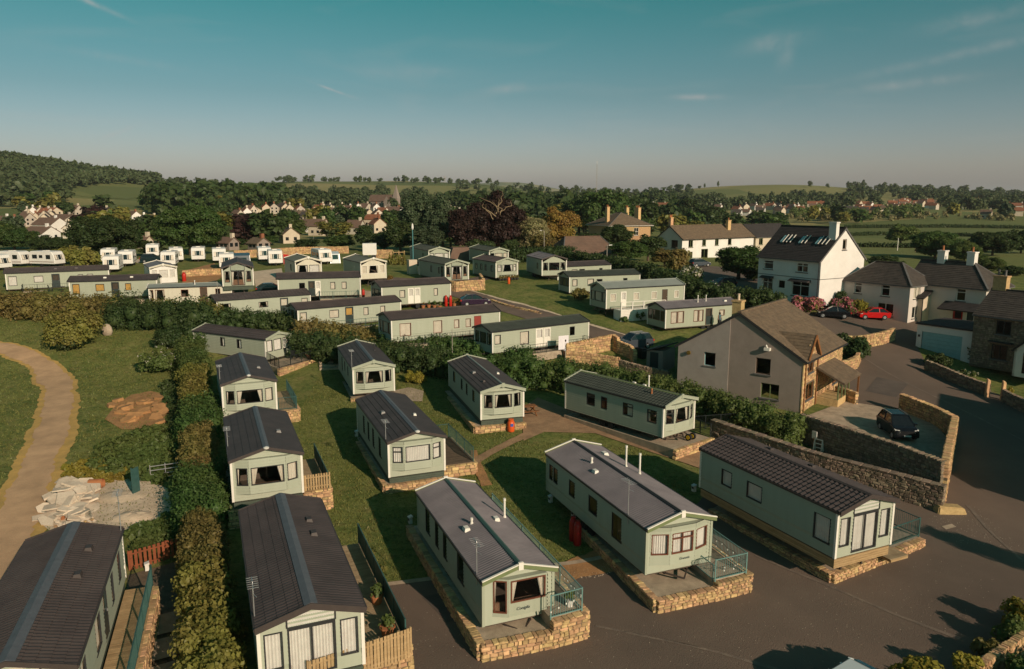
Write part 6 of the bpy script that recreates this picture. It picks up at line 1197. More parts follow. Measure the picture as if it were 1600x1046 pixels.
def trunk_mesh(m='bark'):
    if ('trunk', m) in _cm: return _cm[('trunk', m)]
    mb = MB(); mb.tube((0, 0, -.8), (.1, .05, 2.6), .34, .24, 9); mb.tube((.1, .05, 2.6), (0, .1, 6.5), .24, .08, 8)
    for i in range(7): a = i * 2.4; z = 2.2 + i * .5; mb.tube((.06, .05, z), (2.1 * math.cos(a), 2.1 * math.sin(a), z + 1.9), .12, .03, 6)
    _cm[('trunk', m)] = mb.mesh('trunk', m); return _cm[('trunk', m)]
def tree(label, p, wid, hgt, m, kind='round', lvl='mid', group=None, name='broadleaf_tree', trunk='bark', cat='tree', tr=True):
    t = thing(name, label, cat, p, R.uniform(0, 6.28), group); nw = 14 if kind == 'wide' else 8; t.scale = (wid / nw, wid / nw, hgt / 10)
    link('crown', crown_mesh(kind, R.randrange(3), lvl, m), t)
    if tr: link('trunk', trunk_mesh(trunk), t)
    return t
def tree_px(label, px, ytop, D, wpx, m, kind='round', lvl='mid', **k):
    """a tree standing at forward distance D whose top shows at (px, ytop)"""
    q = PD(px, ytop, D); z = zg(q.x, q.y) - .2; dist = (D * math.cos(PIT) + (CZ - z) * math.sin(PIT)); return tree(label, (q.x, q.y, z), wpx / F * dist * 1.06, (q.z - z) * 1.02, m, kind, lvl, **k)
def hedge(label, pts, width, height, m, size=.12, dens=110, px=True, name='hedge', cat='hedge', group=None, lump=.12, ends=True):
    P = [G(*q) for q in pts] if px else [Vector((q[0], q[1], zg(q[0], q[1]))) for q in pts]; blobs = []; area = 0
    for a, b in zip(P, P[1:]):
        ll = (b - a).to_2d().length; st = width * .33; n = max(1, int(ll / st)); d = (b - a).to_2d() / ll; nn = Vector((-d.y, d.x)); area += ll * (width + 2 * height)
        for i in range(n):
            s = (i + R.random() * .5) / n
            for off in (-.27, 0, .27):
                for zf in (.22, .50, .76):
                    r = width * .30 * R.uniform(1 - lump, 1 + lump * 1.6); q = a.lerp(b, s); x = q.x + nn.x * off * width; y = q.y + nn.y * off * width
                    x += R.uniform(-.16, .16) * width; y += R.uniform(-.16, .16) * width; blobs.append((x, y, zg(x, y) + height * (zf + R.uniform(-.1, .1) + R.uniform(-lump, lump) * .3), max(r, height * .19)))
    n = int(area * dens * 1.95); V, T = leaf_arrays(blobs, n, size * .82, up=.3, core=.58); o0 = P[0]; V = V - np.array([o0.x, o0.y, o0.z])
    o = link(name, npmesh(name, V, T, m), None, o0); return tag(o, label, cat, group)
def bush(label, p, wid, hgt, m, size=.16, n=2500, name='bush', cat='bush', group=None, nb=22, lump=.24, extra=None):
    p = G(*p) if len(p) == 2 else Vector(p); bl = []
    for i in range(nb):
        a = R.uniform(0, 6.28); q = math.sqrt(R.random()) * .66; z = R.uniform(.18, .80 - .35 * q); bl.append((wid / 2 * q * math.cos(a), wid / 2 * q * math.sin(a), hgt * z, min(wid, hgt) * R.uniform(lump * .8, lump * 1.25)))
    V, T = leaf_arrays(bl, int(n * 1.3), size, core=.55); o = link(name, npmesh(name, V, T, m), None, p); tag(o, label, cat, group)
    if extra:
        V, T = leaf_arrays(bl, extra[1], extra[2], core=0, rng=NR); V = V * 1.05; link('blossom', npmesh('blossom', V, T, extra[0]), o)
    return o
g0 = 'shrubs of the long hedge between the lawn and the caravans'
hedge('yellow green leafy end of the tall left hedge nearest the camera', [(338, 1150), (334, 1090), (326, 1000), (323, 950)], 2.0, 2.5, 'leaf_olive', .15, 150, group=g0, lump=.08)
hedge('brownish olive stretch of the tall left hedge beside the two vented roof', [(323, 948), (320, 890), (318, 850)], 1.9, 2.4, 'leaf_rust', .13, 170, group=g0, lump=.08)
hedge('rounded dark green shrub in the tall left hedge', [(318, 846), (316, 805), (315, 775)], 2.6, 2.5, 'leaf_green', .13, 170, group=g0, lump=.08)
hedge('rust brown stretch of the tall left hedge', [(315, 772), (313, 735), (312, 700)], 1.9, 2.2, 'leaf_rust', .14, 150, group=g0, lump=.08)
hedge('low dark green shrub bulging out of the tall left hedge', [(313, 698), (312, 675), (310, 658)], 3.0, 2.2, 'leaf_green', .14, 150, group=g0, lump=.08)
hedge('olive brown far stretch of the tall left hedge', [(310, 656), (307, 630), (304, 605)], 2.2, 2.3, 'leaf_olive', .15, 130, group=g0, lump=.08)
hedge('olive green far end of the tall left hedge by the side on caravan', [(304, 603), (302, 580), (299, 560)], 2.6, 2.6, 'leaf_mid', .15, 130, group=g0, lump=.08)
g1_ = 'dark hedges across the middle of the park'
hedge('dark green hedge behind the caravan with open front curtains', [(462, 556), (520, 566), (580, 572), (640, 580), (705, 588)], 3.0, 2.3, 'leaf_dark', .17, 80, group=g1_, lump=.2)
hedge('dark green hedge behind the caravan with tied white curtains', [(706, 590), (780, 600), (850, 606), (905, 612)], 2.6, 2.5, 'leaf_green', .17, 80, group=g1_, lump=.2)
hedge('clipped dark hedge running behind the green tiled caravan to the grey gable', [(905, 604), (980, 620), (1060, 640), (1140, 665), (1205, 690), (1250, 704)], 2.3, 2.4, 'leaf_mid', .15, 90, group=g1_)
hedge('rambling rust tipped hedge along the upper edge of the left lawn', [(-70, 490), (40, 496), (110, 500), (180, 503)], 3.4, 2.5, 'leaf_rust', .24, 45, group=g1_, lump=.3)
hedge('tangled dark hedge below the cream caravan', [(180, 508), (250, 512), (330, 518)], 4.5, 2.4, 'leaf_dark', .22, 50, group=g1_, lump=.35)
hedge('olive hedge below the cream caravan and its neighbour', [(228, 500), (300, 503), (350, 507)], 2.4, 2.2, 'leaf_olive', .22, 50, group=g1_, lump=.3)
hedge('dark hedge below the caravan with the tan curtained door', [(350, 510), (420, 512), (470, 516)], 2.4, 1.7, 'leaf_dark', .2, 50, group=g1_, lump=.3)
hedge('rusty low hedge in front of the caravan with the pale yellow door', [(470, 522), (540, 532), (600, 542)], 2.2, 1.5, 'leaf_rust', .2, 50, group=g1_, lump=.3)
hedge('low hedge below the caravan with the red door', [(600, 548), (680, 552), (740, 560), (830, 575)], 2.4, 1.6, 'leaf_green', .2, 50, group=g1_, lump=.3)
hedge('clipped hedge along the road behind the row of grey roofed caravans', [(880, 410), (940, 420), (1000, 432), (1030, 440)], 2.6, 2.0, 'leaf_dark', .28, 30, group='hedges by the drive', lump=.2)
hedge('hedge between the mauve roofed caravan and the drive', [(1030, 446), (1090, 470), (1150, 478), (1230, 490)], 2.6, 2.4, 'leaf_dark', .26, 32, group='hedges by the drive', lump=.25)
hedge('tall dark clipped hedge behind the small mauve roofed caravan', [(795, 412), (850, 409), (892, 405)], 2.6, 2.6, 'leaf_dark', .28, 30, group='hedges by the drive', lump=.12)
bush('big round olive bush standing alone on the left lawn', (120, 540), 6.6, 4.6, 'leaf_olive', .2, 9000, nb=34)
bush('dark shrub in front of the big olive bush', (112, 545), 4.0, 2.6, 'leaf_dark', .2, 3000)
bush('white flowering bramble bush at the edge of the left lawn', (250, 580), 5.5, 2.6, 'leaf_mid', .16, 6000, extra=('leaf_white', 260, .16))
bush('dark ivy covered stump bush behind the white flowering bramble', (262, 545), 3.6, 3.0, 'leaf_dark', .16, 3500)
bush('small yellow green shrub under the long hedge beside the lawn steps', (648, 598), 2.6, 1.3, 'leaf_yellow', .12, 1800)
bush('round dark bush above the curved pale stone wall', (1332, 560), 4.2, 3.1, 'leaf_dark', .2, 4500)
bush('pink rhododendron at the side of the tall white house', (1262, 488), 5.0, 2.4, 'leaf_olive', .22, 1500, extra=('leaf_pink', 1500, .24))
bush('pink rhododendron behind the black parked car', (1318, 490), 4.6, 2.2, 'leaf_mid', .22, 1500, extra=('leaf_pink', 900, .24))
bush('yellow green shrub left of the red car', (1342, 492), 2.4, 2.2, 'leaf_yellow', .2, 900)
bush('dark climbing shrub at the corner of the tall white house', (1315, 484), 2.0, 3.0, 'leaf_dark', .2, 900)
bush('round brown green bush at the corner of the grey green roofed caravan', (906, 470), 2.6, 2.0, 'leaf_rust', .2, 1400)
bush('small bush at the foot of the white fenced deck', (998, 500), 1.8, 1.2, 'leaf_mid', .18, 700)
bush('tiny shrub left of the white fenced deck', (975, 503), 1.3, .8, 'leaf_mid', .18, 400)
bush('dark shrub hanging over the flower bed wall by the garage', (1466, 575), 3.2, 1.7, 'leaf_dark', .14, 2200)
bush('dark climber on the stone cottage wall', (1522, 568), 2.0, 2.6, 'leaf_dark', .16, 1200)
bush('flower border of white and yellow blooms on the wall by the cottage', (1502, 588), 4.2, .7, 'leaf_mid', .12, 1800, extra=('leaf_white', 300, .12))
bush('small conifer beside the round topped gate post', (1577, 622), .6, 1.3, 'leaf_yellow', .1, 500)
bush('pale flowering shrub beside the long hedge right of the olive hedge', (205, 500), 3.0, 1.6, 'leaf_mid', .2, 900, extra=('leaf_white', 90, .2))
bush('pale autumn shrub behind the white touring caravans on the left', (112, 413), 8, 3.6, 'leaf_olive', .4, 1800)
bush('yellow green autumn bush right of the left touring caravans', (134, 420), 5.0, 4.2, 'leaf_olive', .36, 1500)
bush('rusty shrub in front of the long white house', (1058, 425), 4.5, 4.4, 'leaf_rust', .36, 1500)
bush('pink white blossom shrub beside the estate car', (1080, 440), 4, 2.6, 'leaf_mid', .3, 900, extra=('leaf_white', 400, .3))
# weeds by the rubble and by the bare earth
def weeds(label_name, poly, n, h, m, spread=.3):
    P = [G(*q) for q in poly]; xs = [p.x for p in P]; ys = [p.y for p in P]; bl = []
    while len(bl) < n:
        x, y = R.uniform(min(xs), max(xs)), R.uniform(min(ys), max(ys)); c = False
        for i in range(len(P)):
            a, b = P[i], P[i - 1]
            if (a.y > y) != (b.y > y) and x < (b.x - a.x) * (y - a.y) / (b.y - a.y) + a.x: c = not c
        if c: r = h * R.uniform(.35, .75); bl.append((x, y, zg(x, y) + r * .5, r))
    V, T = leaf_arrays(bl, n * 60, .17, core=.6, up=.1, aspect=2.2); return stuff(link(label_name, npmesh(label_name, V, T, m)))
weeds('weeds', [(140, 735), (155, 700), (200, 684), (280, 660), (286, 740), (240, 760)], 260, .55, 'leaf_mid')
weeds('weeds', [(270, 612), (280, 608), (290, 640), (286, 690), (262, 670)], 60, .45, 'leaf_dark')
weeds('weeds', [(205, 835), (285, 805), (300, 850), (215, 875)], 130, .5, 'leaf_mid')
weeds('weeds', [(95, 735), (140, 722), (200, 735), (190, 755), (110, 760)], 70, .35, 'leaf_yellow')
weeds('weeds', [(255, 600), (290, 596), (296, 700), (300, 800), (280, 800), (275, 700)], 160, .6, 'leaf_dark')
weeds('tall_grass', [(445, 1250), (600, 905), (600, 880), (575, 860), (520, 960)], 20, .2, 'grass_blade')
# grass blades on the lawns nearest the camera
TRK = [G(*q) for q in [(-140, 535), (-60, 537), (10, 545), (62, 565), (92, 600), (90, 650), (68, 710), (38, 790), (0, 870), (-60, 990)]]
def grass(name, poly, dens, size, m):
    P = [G(*q) for q in poly]; xs = np.array([p.x for p in P]); ys = np.array([p.y for p in P]); A = (xs.max() - xs.min()) * (ys.max() - ys.min()); n = int(A * dens)
    x = NR.uniform(xs.min(), xs.max(), n); y = NR.uniform(ys.min(), ys.max(), n); c = np.zeros(n, bool)
    for i in range(len(P)):
        a, b = P[i], P[i - 1]
        if abs(b.y - a.y) < 1e-9: continue
        c ^= ((a.y > y) != (b.y > y)) & (x < (b.x - a.x) * (y - a.y) / (b.y - a.y) + a.x)
    for a, b in zip(TRK, TRK[1:]):
        dx, dy = b.x - a.x, b.y - a.y; t_ = np.clip(((x - a.x) * dx + (y - a.y) * dy) / (dx * dx + dy * dy), 0, 1); c &= np.hypot(x - a.x - t_ * dx, y - a.y - t_ * dy) > 1.75
    x, y = x[c], y[c]; n = len(x); z = zt(x, y); th = NR.uniform(0, 6.28, n); s = size * NR.uniform(.5, 1.4, n); lx, ly = NR.normal(size=(2, n)) * s * .5; w_ = s * .35
    V = np.stack([np.stack([x - np.cos(th) * w_, y - np.sin(th) * w_, z], 1), np.stack([x + np.cos(th) * w_, y + np.sin(th) * w_, z], 1), np.stack([x + lx, y + ly, z + s], 1)], 1).reshape(-1, 3)
    return stuff(link(name, npmesh(name, V, np.arange(3 * n).reshape(-1, 3), m)))
grass('lawn_grass', [(440, 870), (470, 640), (500, 585), (600, 590), (700, 600), (760, 660), (830, 690), (1000, 700), (1100, 760), (900, 875), (690, 900), (588, 910)], 60, .09, 'grass_blade')
grass('rough_grass', [(-60, 500), (300, 520), (290, 700), (280, 880), (60, 900), (-100, 960)], 26, .12, 'grass_blade')
# plants at the bottom right corner
bush('yellow green leafy sapling at the bottom edge of the tarmac', (1432, 1110), 2.3, 2.5, 'leaf_yellow', .16, 2600, nb=20, lump=.2)
for (px, py, w_, h_, m_, lab) in ((1505, 1070, 1.2, 1.5, 'leaf_yellow', 'thin yellow green sapling left of the dry stone wall end'), (1540, 1035, 1.4, 1.1, 'leaf_rust', 'rusty low shrub behind the dry stone wall'), (1582, 1010, 1.6, 1.4, 'leaf_mid', 'green shrub inside the bottom right wall'), (1592, 985, 1.5, 1.6, 'leaf_yellow', 'white flecked shrub at the right edge of the tarmac'), (1610, 1075, 2.0, 1.5, 'leaf_mid', 'dark leafy shrub in the bottom right corner')):
    bush(lab, (px, py), w_, h_, m_, .13, 1100, nb=14)
def sun_off(px, py, dist):
    g = G(px, py); q = Vector((g.x + math.cos(SUN_AZ) * dist, g.y + math.sin(SUN_AZ) * dist)); return Vector((q.x, q.y, zg(q.x, q.y)))
tree('tall narrow tree beyond the right edge whose shadow crosses the tarmac', sun_off(1560, 868, 16), 3.6, 8.5, 'leaf_green', 'tall', 'mid')
hedge('tall hedge beyond the bottom right wall throwing the ragged shadow', [tuple(sun_off(1660, 1000, 3).to_2d()), tuple(sun_off(1500, 1060, 3.5).to_2d()), tuple(sun_off(1360, 1120, 3).to_2d())], 1.2, 1.8, 'leaf_mid', .14, 60, px=False, lump=.5)
# ------------------------------------------------------------------ the larger trees, one by one
TR = [(160, 333, 158, 120, 'leaf_dark', 'wide', 'big dark green tree behind the left touring caravans'), (292, 316, 168, 112, 'leaf_green', 'wide', 'big bright green tree behind the touring caravans'),
      (18, 352, 190, 80, 'leaf_green', 'wide', 'round green tree at the left edge above the touring caravans'), (75, 368, 178, 74, 'leaf_dark', 'wide', 'dark green tree right of the left edge tree'), (232, 372, 165, 50, 'leaf_dark', 'bush', 'dark small tree filling the gap between the two big left trees'),
      (652, 300, 182, 74, 'leaf_blue', 'wisp', 'tall grey green feathery tree left in the middle clump'), (690, 306, 178, 60, 'leaf_blue', 'wisp', 'tall grey green feathery tree right in the middle clump'), (625, 345, 172, 56, 'leaf_dark', 'tall', 'dark green tree at the foot of the feathery middle trees'), (668, 350, 165, 66, 'leaf_blue', 'wisp', 'lower grey green tree in front of the feathery middle trees'),
      (768, 300, 172, 120, 'leaf_copper', 'wide', 'big copper beech with dark purple crown in the middle'), (728, 318, 168, 62, 'leaf_copper', 'round', 'left arm of copper coloured trees beside the big copper beech'),
      (828, 334, 172, 62, 'leaf_pale', 'round', 'pale straw coloured tree right of the copper beech'), (872, 322, 178, 66, 'leaf_gold', 'round', 'golden brown tree left of the stone manor'), (850, 362, 160, 50, 'leaf_rust', 'bush', 'rusty low tree under the pale and golden trees'), (795, 372, 158, 44, 'leaf_dark', 'bush', 'dark low tree right under the copper beech'),
      (945, 294, 290, 110, 'leaf_green', 'wide', 'big dark green tree behind the stone manor'), (905, 306, 300, 60, 'leaf_dark', 'round', 'dark tree left of the big tree behind the manor'), (1000, 308, 310, 70, 'leaf_dark', 'round', 'dark tree between the manor chimneys and the long white house'),
      (962, 352, 190, 70, 'leaf_dark', 'wisp', 'dark ragged tree hiding the front of the stone manor'), (920, 362, 200, 44, 'leaf_dark', 'round', 'dark tree at the left corner of the stone manor'), (982, 374, 150, 62, 'leaf_green', 'round', 'dark green tree between the lamp post and the long white house'), (1014, 366, 155, 52, 'leaf_dark', 'round', 'dark green tree touching the gable of the long white house'),
      (1040, 388, 140, 50, 'leaf_rust', 'round', 'brown green tree in front of the long white house gable'), (1156, 380, 122, 80, 'leaf_green', 'round', 'round green tree in front of the long white house and beside the tall white house'), (1180, 408, 120, 44, 'leaf_dark', 'bush', 'dark lower tree against the tall white house'),
      (1410, 350, 250, 46, 'leaf_mid', 'round', 'lone green tree in the fields behind the tall white house'), (1465, 360, 190, 92, 'leaf_green', 'wide', 'broad green tree behind the pink white house chimneys'), (1510, 376, 180, 60, 'leaf_mid', 'wide', 'lighter green tree right of the broad tree behind the pink white house'),
      (1555, 360, 200, 80, 'leaf_dark', 'wide', 'dark green tree near the right edge above the fields'), (1600, 356, 210, 70, 'leaf_dark', 'wide', 'dark tree cut by the right edge'), (1385, 398, 150, 56, 'leaf_dark', 'wide', 'dark bushy tree right of the tall white gable'), (1545, 400, 150, 60, 'leaf_mid', 'wide', 'bushy green tree above the pink white house hip roof'), (1585, 415, 140, 50, 'leaf_dark', 'wide', 'low dark tree at the right edge beyond the lawn'),
      (1075, 306, 420, 40, 'leaf_dark', 'round', 'dark tree on the village edge above the long white house'), (1108, 318, 400, 50, 'leaf_dark', 'round', 'broad dark tree behind the ridge of the long white house'), (570, 352, 185, 40, 'leaf_dark', 'tall', 'dark tree behind the white box trailer'), (530, 366, 190, 50, 'leaf_green', 'round', 'green tree behind the curved touring caravan'), (480, 372, 185, 44, 'leaf_dark', 'round', 'dark tree behind the red windbreak'), (600, 362, 180, 40, 'leaf_dark', 'tall', 'slim dark tree right of the white box trailer'),
      (455, 342, 240, 54, 'leaf_mid', 'round', 'round green tree left of the big white village house'), (520, 344, 250, 64, 'leaf_olive', 'round', 'olive green tree right of the big white village house'), (362, 372, 200, 46, 'leaf_dark', 'round', 'dark tree behind the tall white touring caravan'), (416, 366, 210, 38, 'leaf_green', 'round', 'green tree above the sandstone yard wall'), (750, 372, 156, 50, 'leaf_dark', 'bush', 'dark low tree at the foot of the copper beech')]
for i, (px, yt, D, wp_, m, k, lab) in enumerate(TR): tree_px(lab, px, yt, D, wp_, m, k, 'hi' if wp_ > 58 and D < 200 else 'mid')
# pale bare limbs that show in the copper beech
q = PD(775, 330, 166); mb = MB(); rng_ = random.Random(4)
for k in range(7):
    p = Vector((rng_.uniform(-1, 1), -4.2, rng_.uniform(-2, 1)));
    for j in range(5): n_ = p + Vector((rng_.uniform(-.4, 1.3) * (1 if k % 2 else -1), rng_.uniform(-.3, .3), rng_.uniform(.3, 1.0))); mb.tube(p, n_, .10 - j * .016, .085 - j * .016, 5); p = n_
bt = [o for o in C.objects if o.get('label', '').startswith('big copper beech')][0]; o = mb.build('limb', 'bark_pale', None, q); bpy.context.view_layer.update(); o.parent = bt; o.matrix_parent_inverse = bt.matrix_world.inverted(); o['kind'] = 'stuff'
# ------------------------------------------------------------------ village, church, far trees
HZ = []
def small_house(label, px, py, wpx, hd, roof='tile_brown', wall='render_white', group='far village houses', chim=True, two=True, dist=None, hip=0):
    g = PD(px, py, dist) if dist else G(px, py); g.z = zg(g.x, g.y); D = g.y; sh = D < 210; w_ = max(3.4 if sh else 6.0, min(wpx / F * D * .92, 26)); HZ.append((px, wpx, D)); W_ = min(8.0, w_ * .8); two = two and D > 250; H_ = (R.choice((2.6, 3.4, 3.8)) if two else 1.9 if sh else 2.5); Rr = R.uniform(2.0, 2.6) if two else 1.2 if sh else 2.0; wall = 'village_wall' if wall == 'render_white' and D > 260 and R.random() < .6 else wall
    t = thing('village_house', label, 'house', g, rad(hd), group)
    mb = MB(); L2, W2 = w_ / 2, W_ / 2; mb.hexa([(-L2, -W2, -1.5), (L2, -W2, -1.5), (L2, W2, -1.5), (-L2, W2, -1.5)], [(-L2, -W2, H_), (L2, -W2, H_), (L2, W2, H_), (-L2, W2, H_)])
    if not hip:
        for s in (-1, 1): mb.quad((s * L2, -W2, H_), (s * L2, W2, H_), (s * L2, 0, H_ + Rr))
    mb.build('wall', wall, t); mb = MB(); o = .35; e = H_ - .2; r_ = L2 + .25 - hip
    for s in (-1, 1): mb.hexa([(-L2 - .25, s * (W2 + o), e), (L2 + .25, s * (W2 + o), e), (r_, 0, H_ + Rr), (-r_, 0, H_ + Rr)], [(-L2 - .25, s * (W2 + o), e + .16), (L2 + .25, s * (W2 + o), e + .16), (r_, 0, H_ + Rr + .16), (-r_, 0, H_ + Rr + .16)])
    if hip:
        for s in (-1, 1): mb.quad((s * (L2 + .25), -W2 - o, e + .16), (s * (L2 + .25), W2 + o, e + .16), (s * r_, 0, H_ + Rr + .16))
    rf = mb.build('roof', roof, t)
    if chim: mb = MB(); mb.box((L2 * .55, -.4, H_ + Rr * .5), (L2 * .55 + .8, .4, H_ + Rr + 1.1)); mb.build('chimney', R.choice(['render_cream', 'tile_red', wall]), rf)
    if D < 520:
        for sgn, axis in ((-1, 'y'), (1, 'x')):
            for lv in ((.8, 2.6) if H_ > 3.5 else (.9,)):
                for f in ((-.55, 0, .5) if axis == 'y' and w_ > 7 else (-.4, .35)):
                    mb = MB()
                    if axis == 'y': mb.box((f * L2 - .5, -W2 - .04, lv), (f * L2 + .5, -W2 + .05, lv + .95))
                    else: mb.box((L2 - .05, f * W2 * 1.3 - .45, lv), (L2 + .04, f * W2 * 1.3 + .45, lv + .95))
                    mb.build('window', 'car_glass', t)
    return t
VH = [(8, 356, 20, 340, 'tile_brown', 'render_white'), (26, 355, 16, 295, 'tile_brown', 'render_white'), (42, 354, 18, 335, 'tile_brown', 'render_white'), (55, 342, 12, 290, 'tile_brown', 'render_white'), (66, 342, 12, 290, 'tile_brown', 'render_cream'), (82, 342, 26, 335, 'tile_red', 'render_cream'), (102, 354, 40, 338, 'tile_brown', 'render_white'), (80, 364, 44, 340, 'tile_brown', 'render_white'), (66, 376, 44, 342, 'tile_brown', 'render_white'), (112, 372, 18, 295, 'tile_brown', 'render_white'),
      (160, 342, 32, 350, 'slate_dark', 'render_white'), (120, 338, 14, 330, 'tile_brown', 'render_white'), (226, 356, 26, 300, 'tile_brown', 'render_white'), (238, 352, 18, 330, 'slate_mid', 'render_white'), (226, 388, 20, 340, 'tile_brown', 'render_cream'), (210, 345, 12, 320, 'tile_brown', 'render_white'),
      (392, 337, 34, 320, 'slate_brown', 'render_cream'), (415, 334, 14, 300, 'tile_red', 'render_cream'), (428, 334, 16, 295, 'slate_mid', 'render_white'), (406, 352, 12, 300, 'slate_mid', 'render_white'), (421, 356, 16, 340, 'tile_red', 'render_cream'), (357, 364, 24, 340, 'tile_brown', 'render_white'), (476, 344, 26, 345, 'slate_brown', 'render_cream'), (484, 363, 32, 340, 'tile_brown', 'render_white'), (499, 368, 14, 340, 'tile_brown', 'render_cream'), (452, 380, 20, 300, 'slate_brown', 'render_cream'), (358, 391, 26, 330, 'tile_brown', 'render_tan'), (405, 392, 30, 320, 'slate_brown', 'render_tan'), (372, 346, 14, 320, 'tile_brown', 'render_white'),
      (505, 338, 14, 300, 'tile_brown', 'render_cream'), (518, 338, 18, 320, 'slate_mid', 'render_cream'), (534, 334, 14, 295, 'tile_red', 'render_white'), (547, 337, 18, 295, 'tile_red', 'render_white'), (562, 340, 20, 295, 'tile_brown', 'render_white'), (576, 341, 18, 295, 'tile_brown', 'render_cream'), (590, 344, 20, 295, 'tile_brown', 'render_white'), (598, 338, 18, 330, 'tile_red', 'render_white'), (616, 338, 30, 340, 'tile_brown', 'render_white'), (584, 354, 26, 340, 'tile_red', 'render_cream'), (590, 364, 22, 300, 'tile_red', 'render_cream'), (556, 366, 18, 340, 'tile_brown', 'render_white'), (478, 322, 12, 330, 'tile_red', 'render_pink'), (640, 348, 14, 310, 'tile_brown', 'render_white'),
      (700, 336, 14, 330, 'tile_brown', 'render_white'), (712, 344, 22, 340, 'tile_red', 'render_white'), (704, 362, 16, 300, 'tile_red', 'render_white'), (715, 356, 12, 295, 'tile_brown', 'render_cream'), (698, 326, 16, 330, 'tile_brown', 'render_white'),
      (1016, 325, 14, 340, 'tile_brown', 'render_white'), (1033, 326, 20, 335, 'tile_red', 'render_cream'), (1050, 327, 18, 340, 'tile_red', 'render_white'), (1036, 340, 18, 300, 'tile_brown', 'render_white'), (1024, 336, 10, 320, 'tile_brown', 'render_white'), (1122, 330, 10, 320, 'tile_brown', 'render_white'), (1104, 340, 10, 300, 'tile_brown', 'render_cream'),
      (1165, 337, 16, 320, 'tile_brown', 'render_white'), (1188, 333, 16, 340, 'tile_brown', 'render_white'), (1203, 328, 16, 310, 'tile_red', 'render_white'), (1216, 335, 14, 295, 'tile_brown', 'render_white'), (1226, 332, 16, 330, 'tile_red', 'render_cream'), (1243, 330, 12, 300, 'tile_red', 'render_white'), (1250, 334, 12, 330, 'tile_red', 'render_cream'), (1274, 324, 26, 340, 'tile_red', 'render_cream'), (1178, 328, 10, 300, 'tile_brown', 'render_white'),
      (1326, 336, 22, 330, 'slate_mid', 'render_white'), (1345, 336, 22, 335, 'slate_mid', 'render_cream'), (1368, 336, 16, 300, 'slate_mid', 'render_cream'), (1588, 326, 24, 330, 'tile_red', 'render_white'), (1574, 324, 12, 300, 'tile_red', 'render_white'), (1540, 342, 16, 320, 'tile_brown', 'render_cream'), (1590, 338, 14, 330, 'tile_red', 'render_cream'), (1524, 318, 10, 310, 'tile_red', 'render_white')]
KIND = {'tile_brown': 'brown', 'tile_red': 'orange red', 'slate_dark': 'dark slate', 'slate_mid': 'grey slate', 'slate_brown': 'weathered brown slate'}; WK = {'render_white': 'white', 'render_cream': 'cream', 'render_tan': 'tan', 'render_pink': 'pink'}
SPEC = {483: 0, 484: 'big white village house with brown roof above the curved touring caravan', 452: 'cream gabled cottage behind the touring caravans', 160: 'long dark roofed white house among the trees at the left', 616: 'long white village house below the church', 405: 'low stone house behind the grey awning', 421: 'orange roofed house behind the white gable in the village', 478: 'pink house high among the village trees', }
for a in VH:
    lab = SPEC.get(a[0]) or f'{WK[a[5]]} village house with {KIND[a[4]]} roof ' + ('at the left below the wooded hill' if a[0] < 260 else 'in the village left of the church' if a[0] < 600 else 'in the village right of the church' if a[0] < 900 else 'far off behind the long white house' if a[0] < 1130 else 'on the far side of the fields')
    small_house(lab, *a, group=None if SPEC.get(a[0]) else 'far ' + lab)
for k in range(34):
    px = R.uniform(1338, 1462); py = R.uniform(322, 334) - (4 if px > 1400 else 0)
    small_house('tiny white and orange house in the far estate across the fields', px, py, R.uniform(7, 11), R.choice((300, 335, 345)), R.choice(('tile_red', 'tile_red', 'tile_brown')), R.choice(('render_white', 'render_cream')), 'far estate houses', R.random() < .5)
EX = [(470, 600, 331, 346, 13, 'in the village left of the church'), (10, 110, 338, 356, 8, 'at the left below the wooded hill'), (620, 720, 334, 346, 9, 'in the village right of the church'), (1150, 1290, 326, 338, 12, 'on the far side of the fields'), (380, 470, 326, 346, 7, 'in the village left of the church')]
for u0, u1, v0, v1, n_, where in EX:
    for k in range(n_):
        rf_ = R.choice(('tile_brown', 'tile_red', 'slate_mid', 'tile_brown')); wl_ = R.choice(('render_white', 'render_cream', 'render_white')); lab = f'{WK[wl_]} village house with {KIND[rf_]} roof {where}'
        small_house(lab, R.uniform(u0, u1), R.uniform(v0, v1), R.uniform(11, 17), R.choice((295, 300, 330, 340)), rf_, wl_, 'far ' + lab); HZ.pop()
# church
g = PD(606, 326, 620); g.z = zg(g.x, g.y); t = thing('church', 'sandstone church with a pointed spire among the village trees', 'church', g, rad(335)); HZ.append((606, 40, 620))
mb = MB(); mb.box((-16, -4.5, -4), (6, 4.5, 6)); mb.quad((6, -4.5, 6), (6, 4.5, 6), (6, 0, 11)); mb.quad((-16, -4.5, 6), (-16, 4.5, 6), (-16, 0, 11)); mb.box((2, -8.5, -4), (7.5, -4.5, 6)); mb.quad((2, -8.5, 6), (7.5, -8.5, 6), (4.75, -8.5, 10)); mb.build('nave', 'render_tan', t)
mb = MB()
for s in (-1, 1): mb.hexa([(-16.3, s * 4.9, 5.7), (6.2, s * 4.9, 5.7), (6.2, 0, 11), (-16.3, 0, 11)], [(-16.3, s * 4.9, 6), (6.2, s * 4.9, 6), (6.2, 0, 11.3), (-16.3, 0, 11.3)])
mb.build('roof', 'tile_brown', t)
mb = MB(); mb.box((6.2, -2.2, -4), (10.6, 2.2, 8)); mb.hexa([(6, -2.4, 8), (10.8, -2.4, 8), (10.8, 2.4, 8), (6, 2.4, 8)], [(8.3, -.1, 19), (8.5, -.1, 19), (8.5, .1, 19), (8.3, .1, 19)]); mb.build('spire', 'render_tan', t)
for x in (-13, -9, -5, -1): mb = MB(); mb.box((x, -4.56, 1.5), (x + 1, -4.45, 4.6)); mb.build('window', 'car_glass', t)
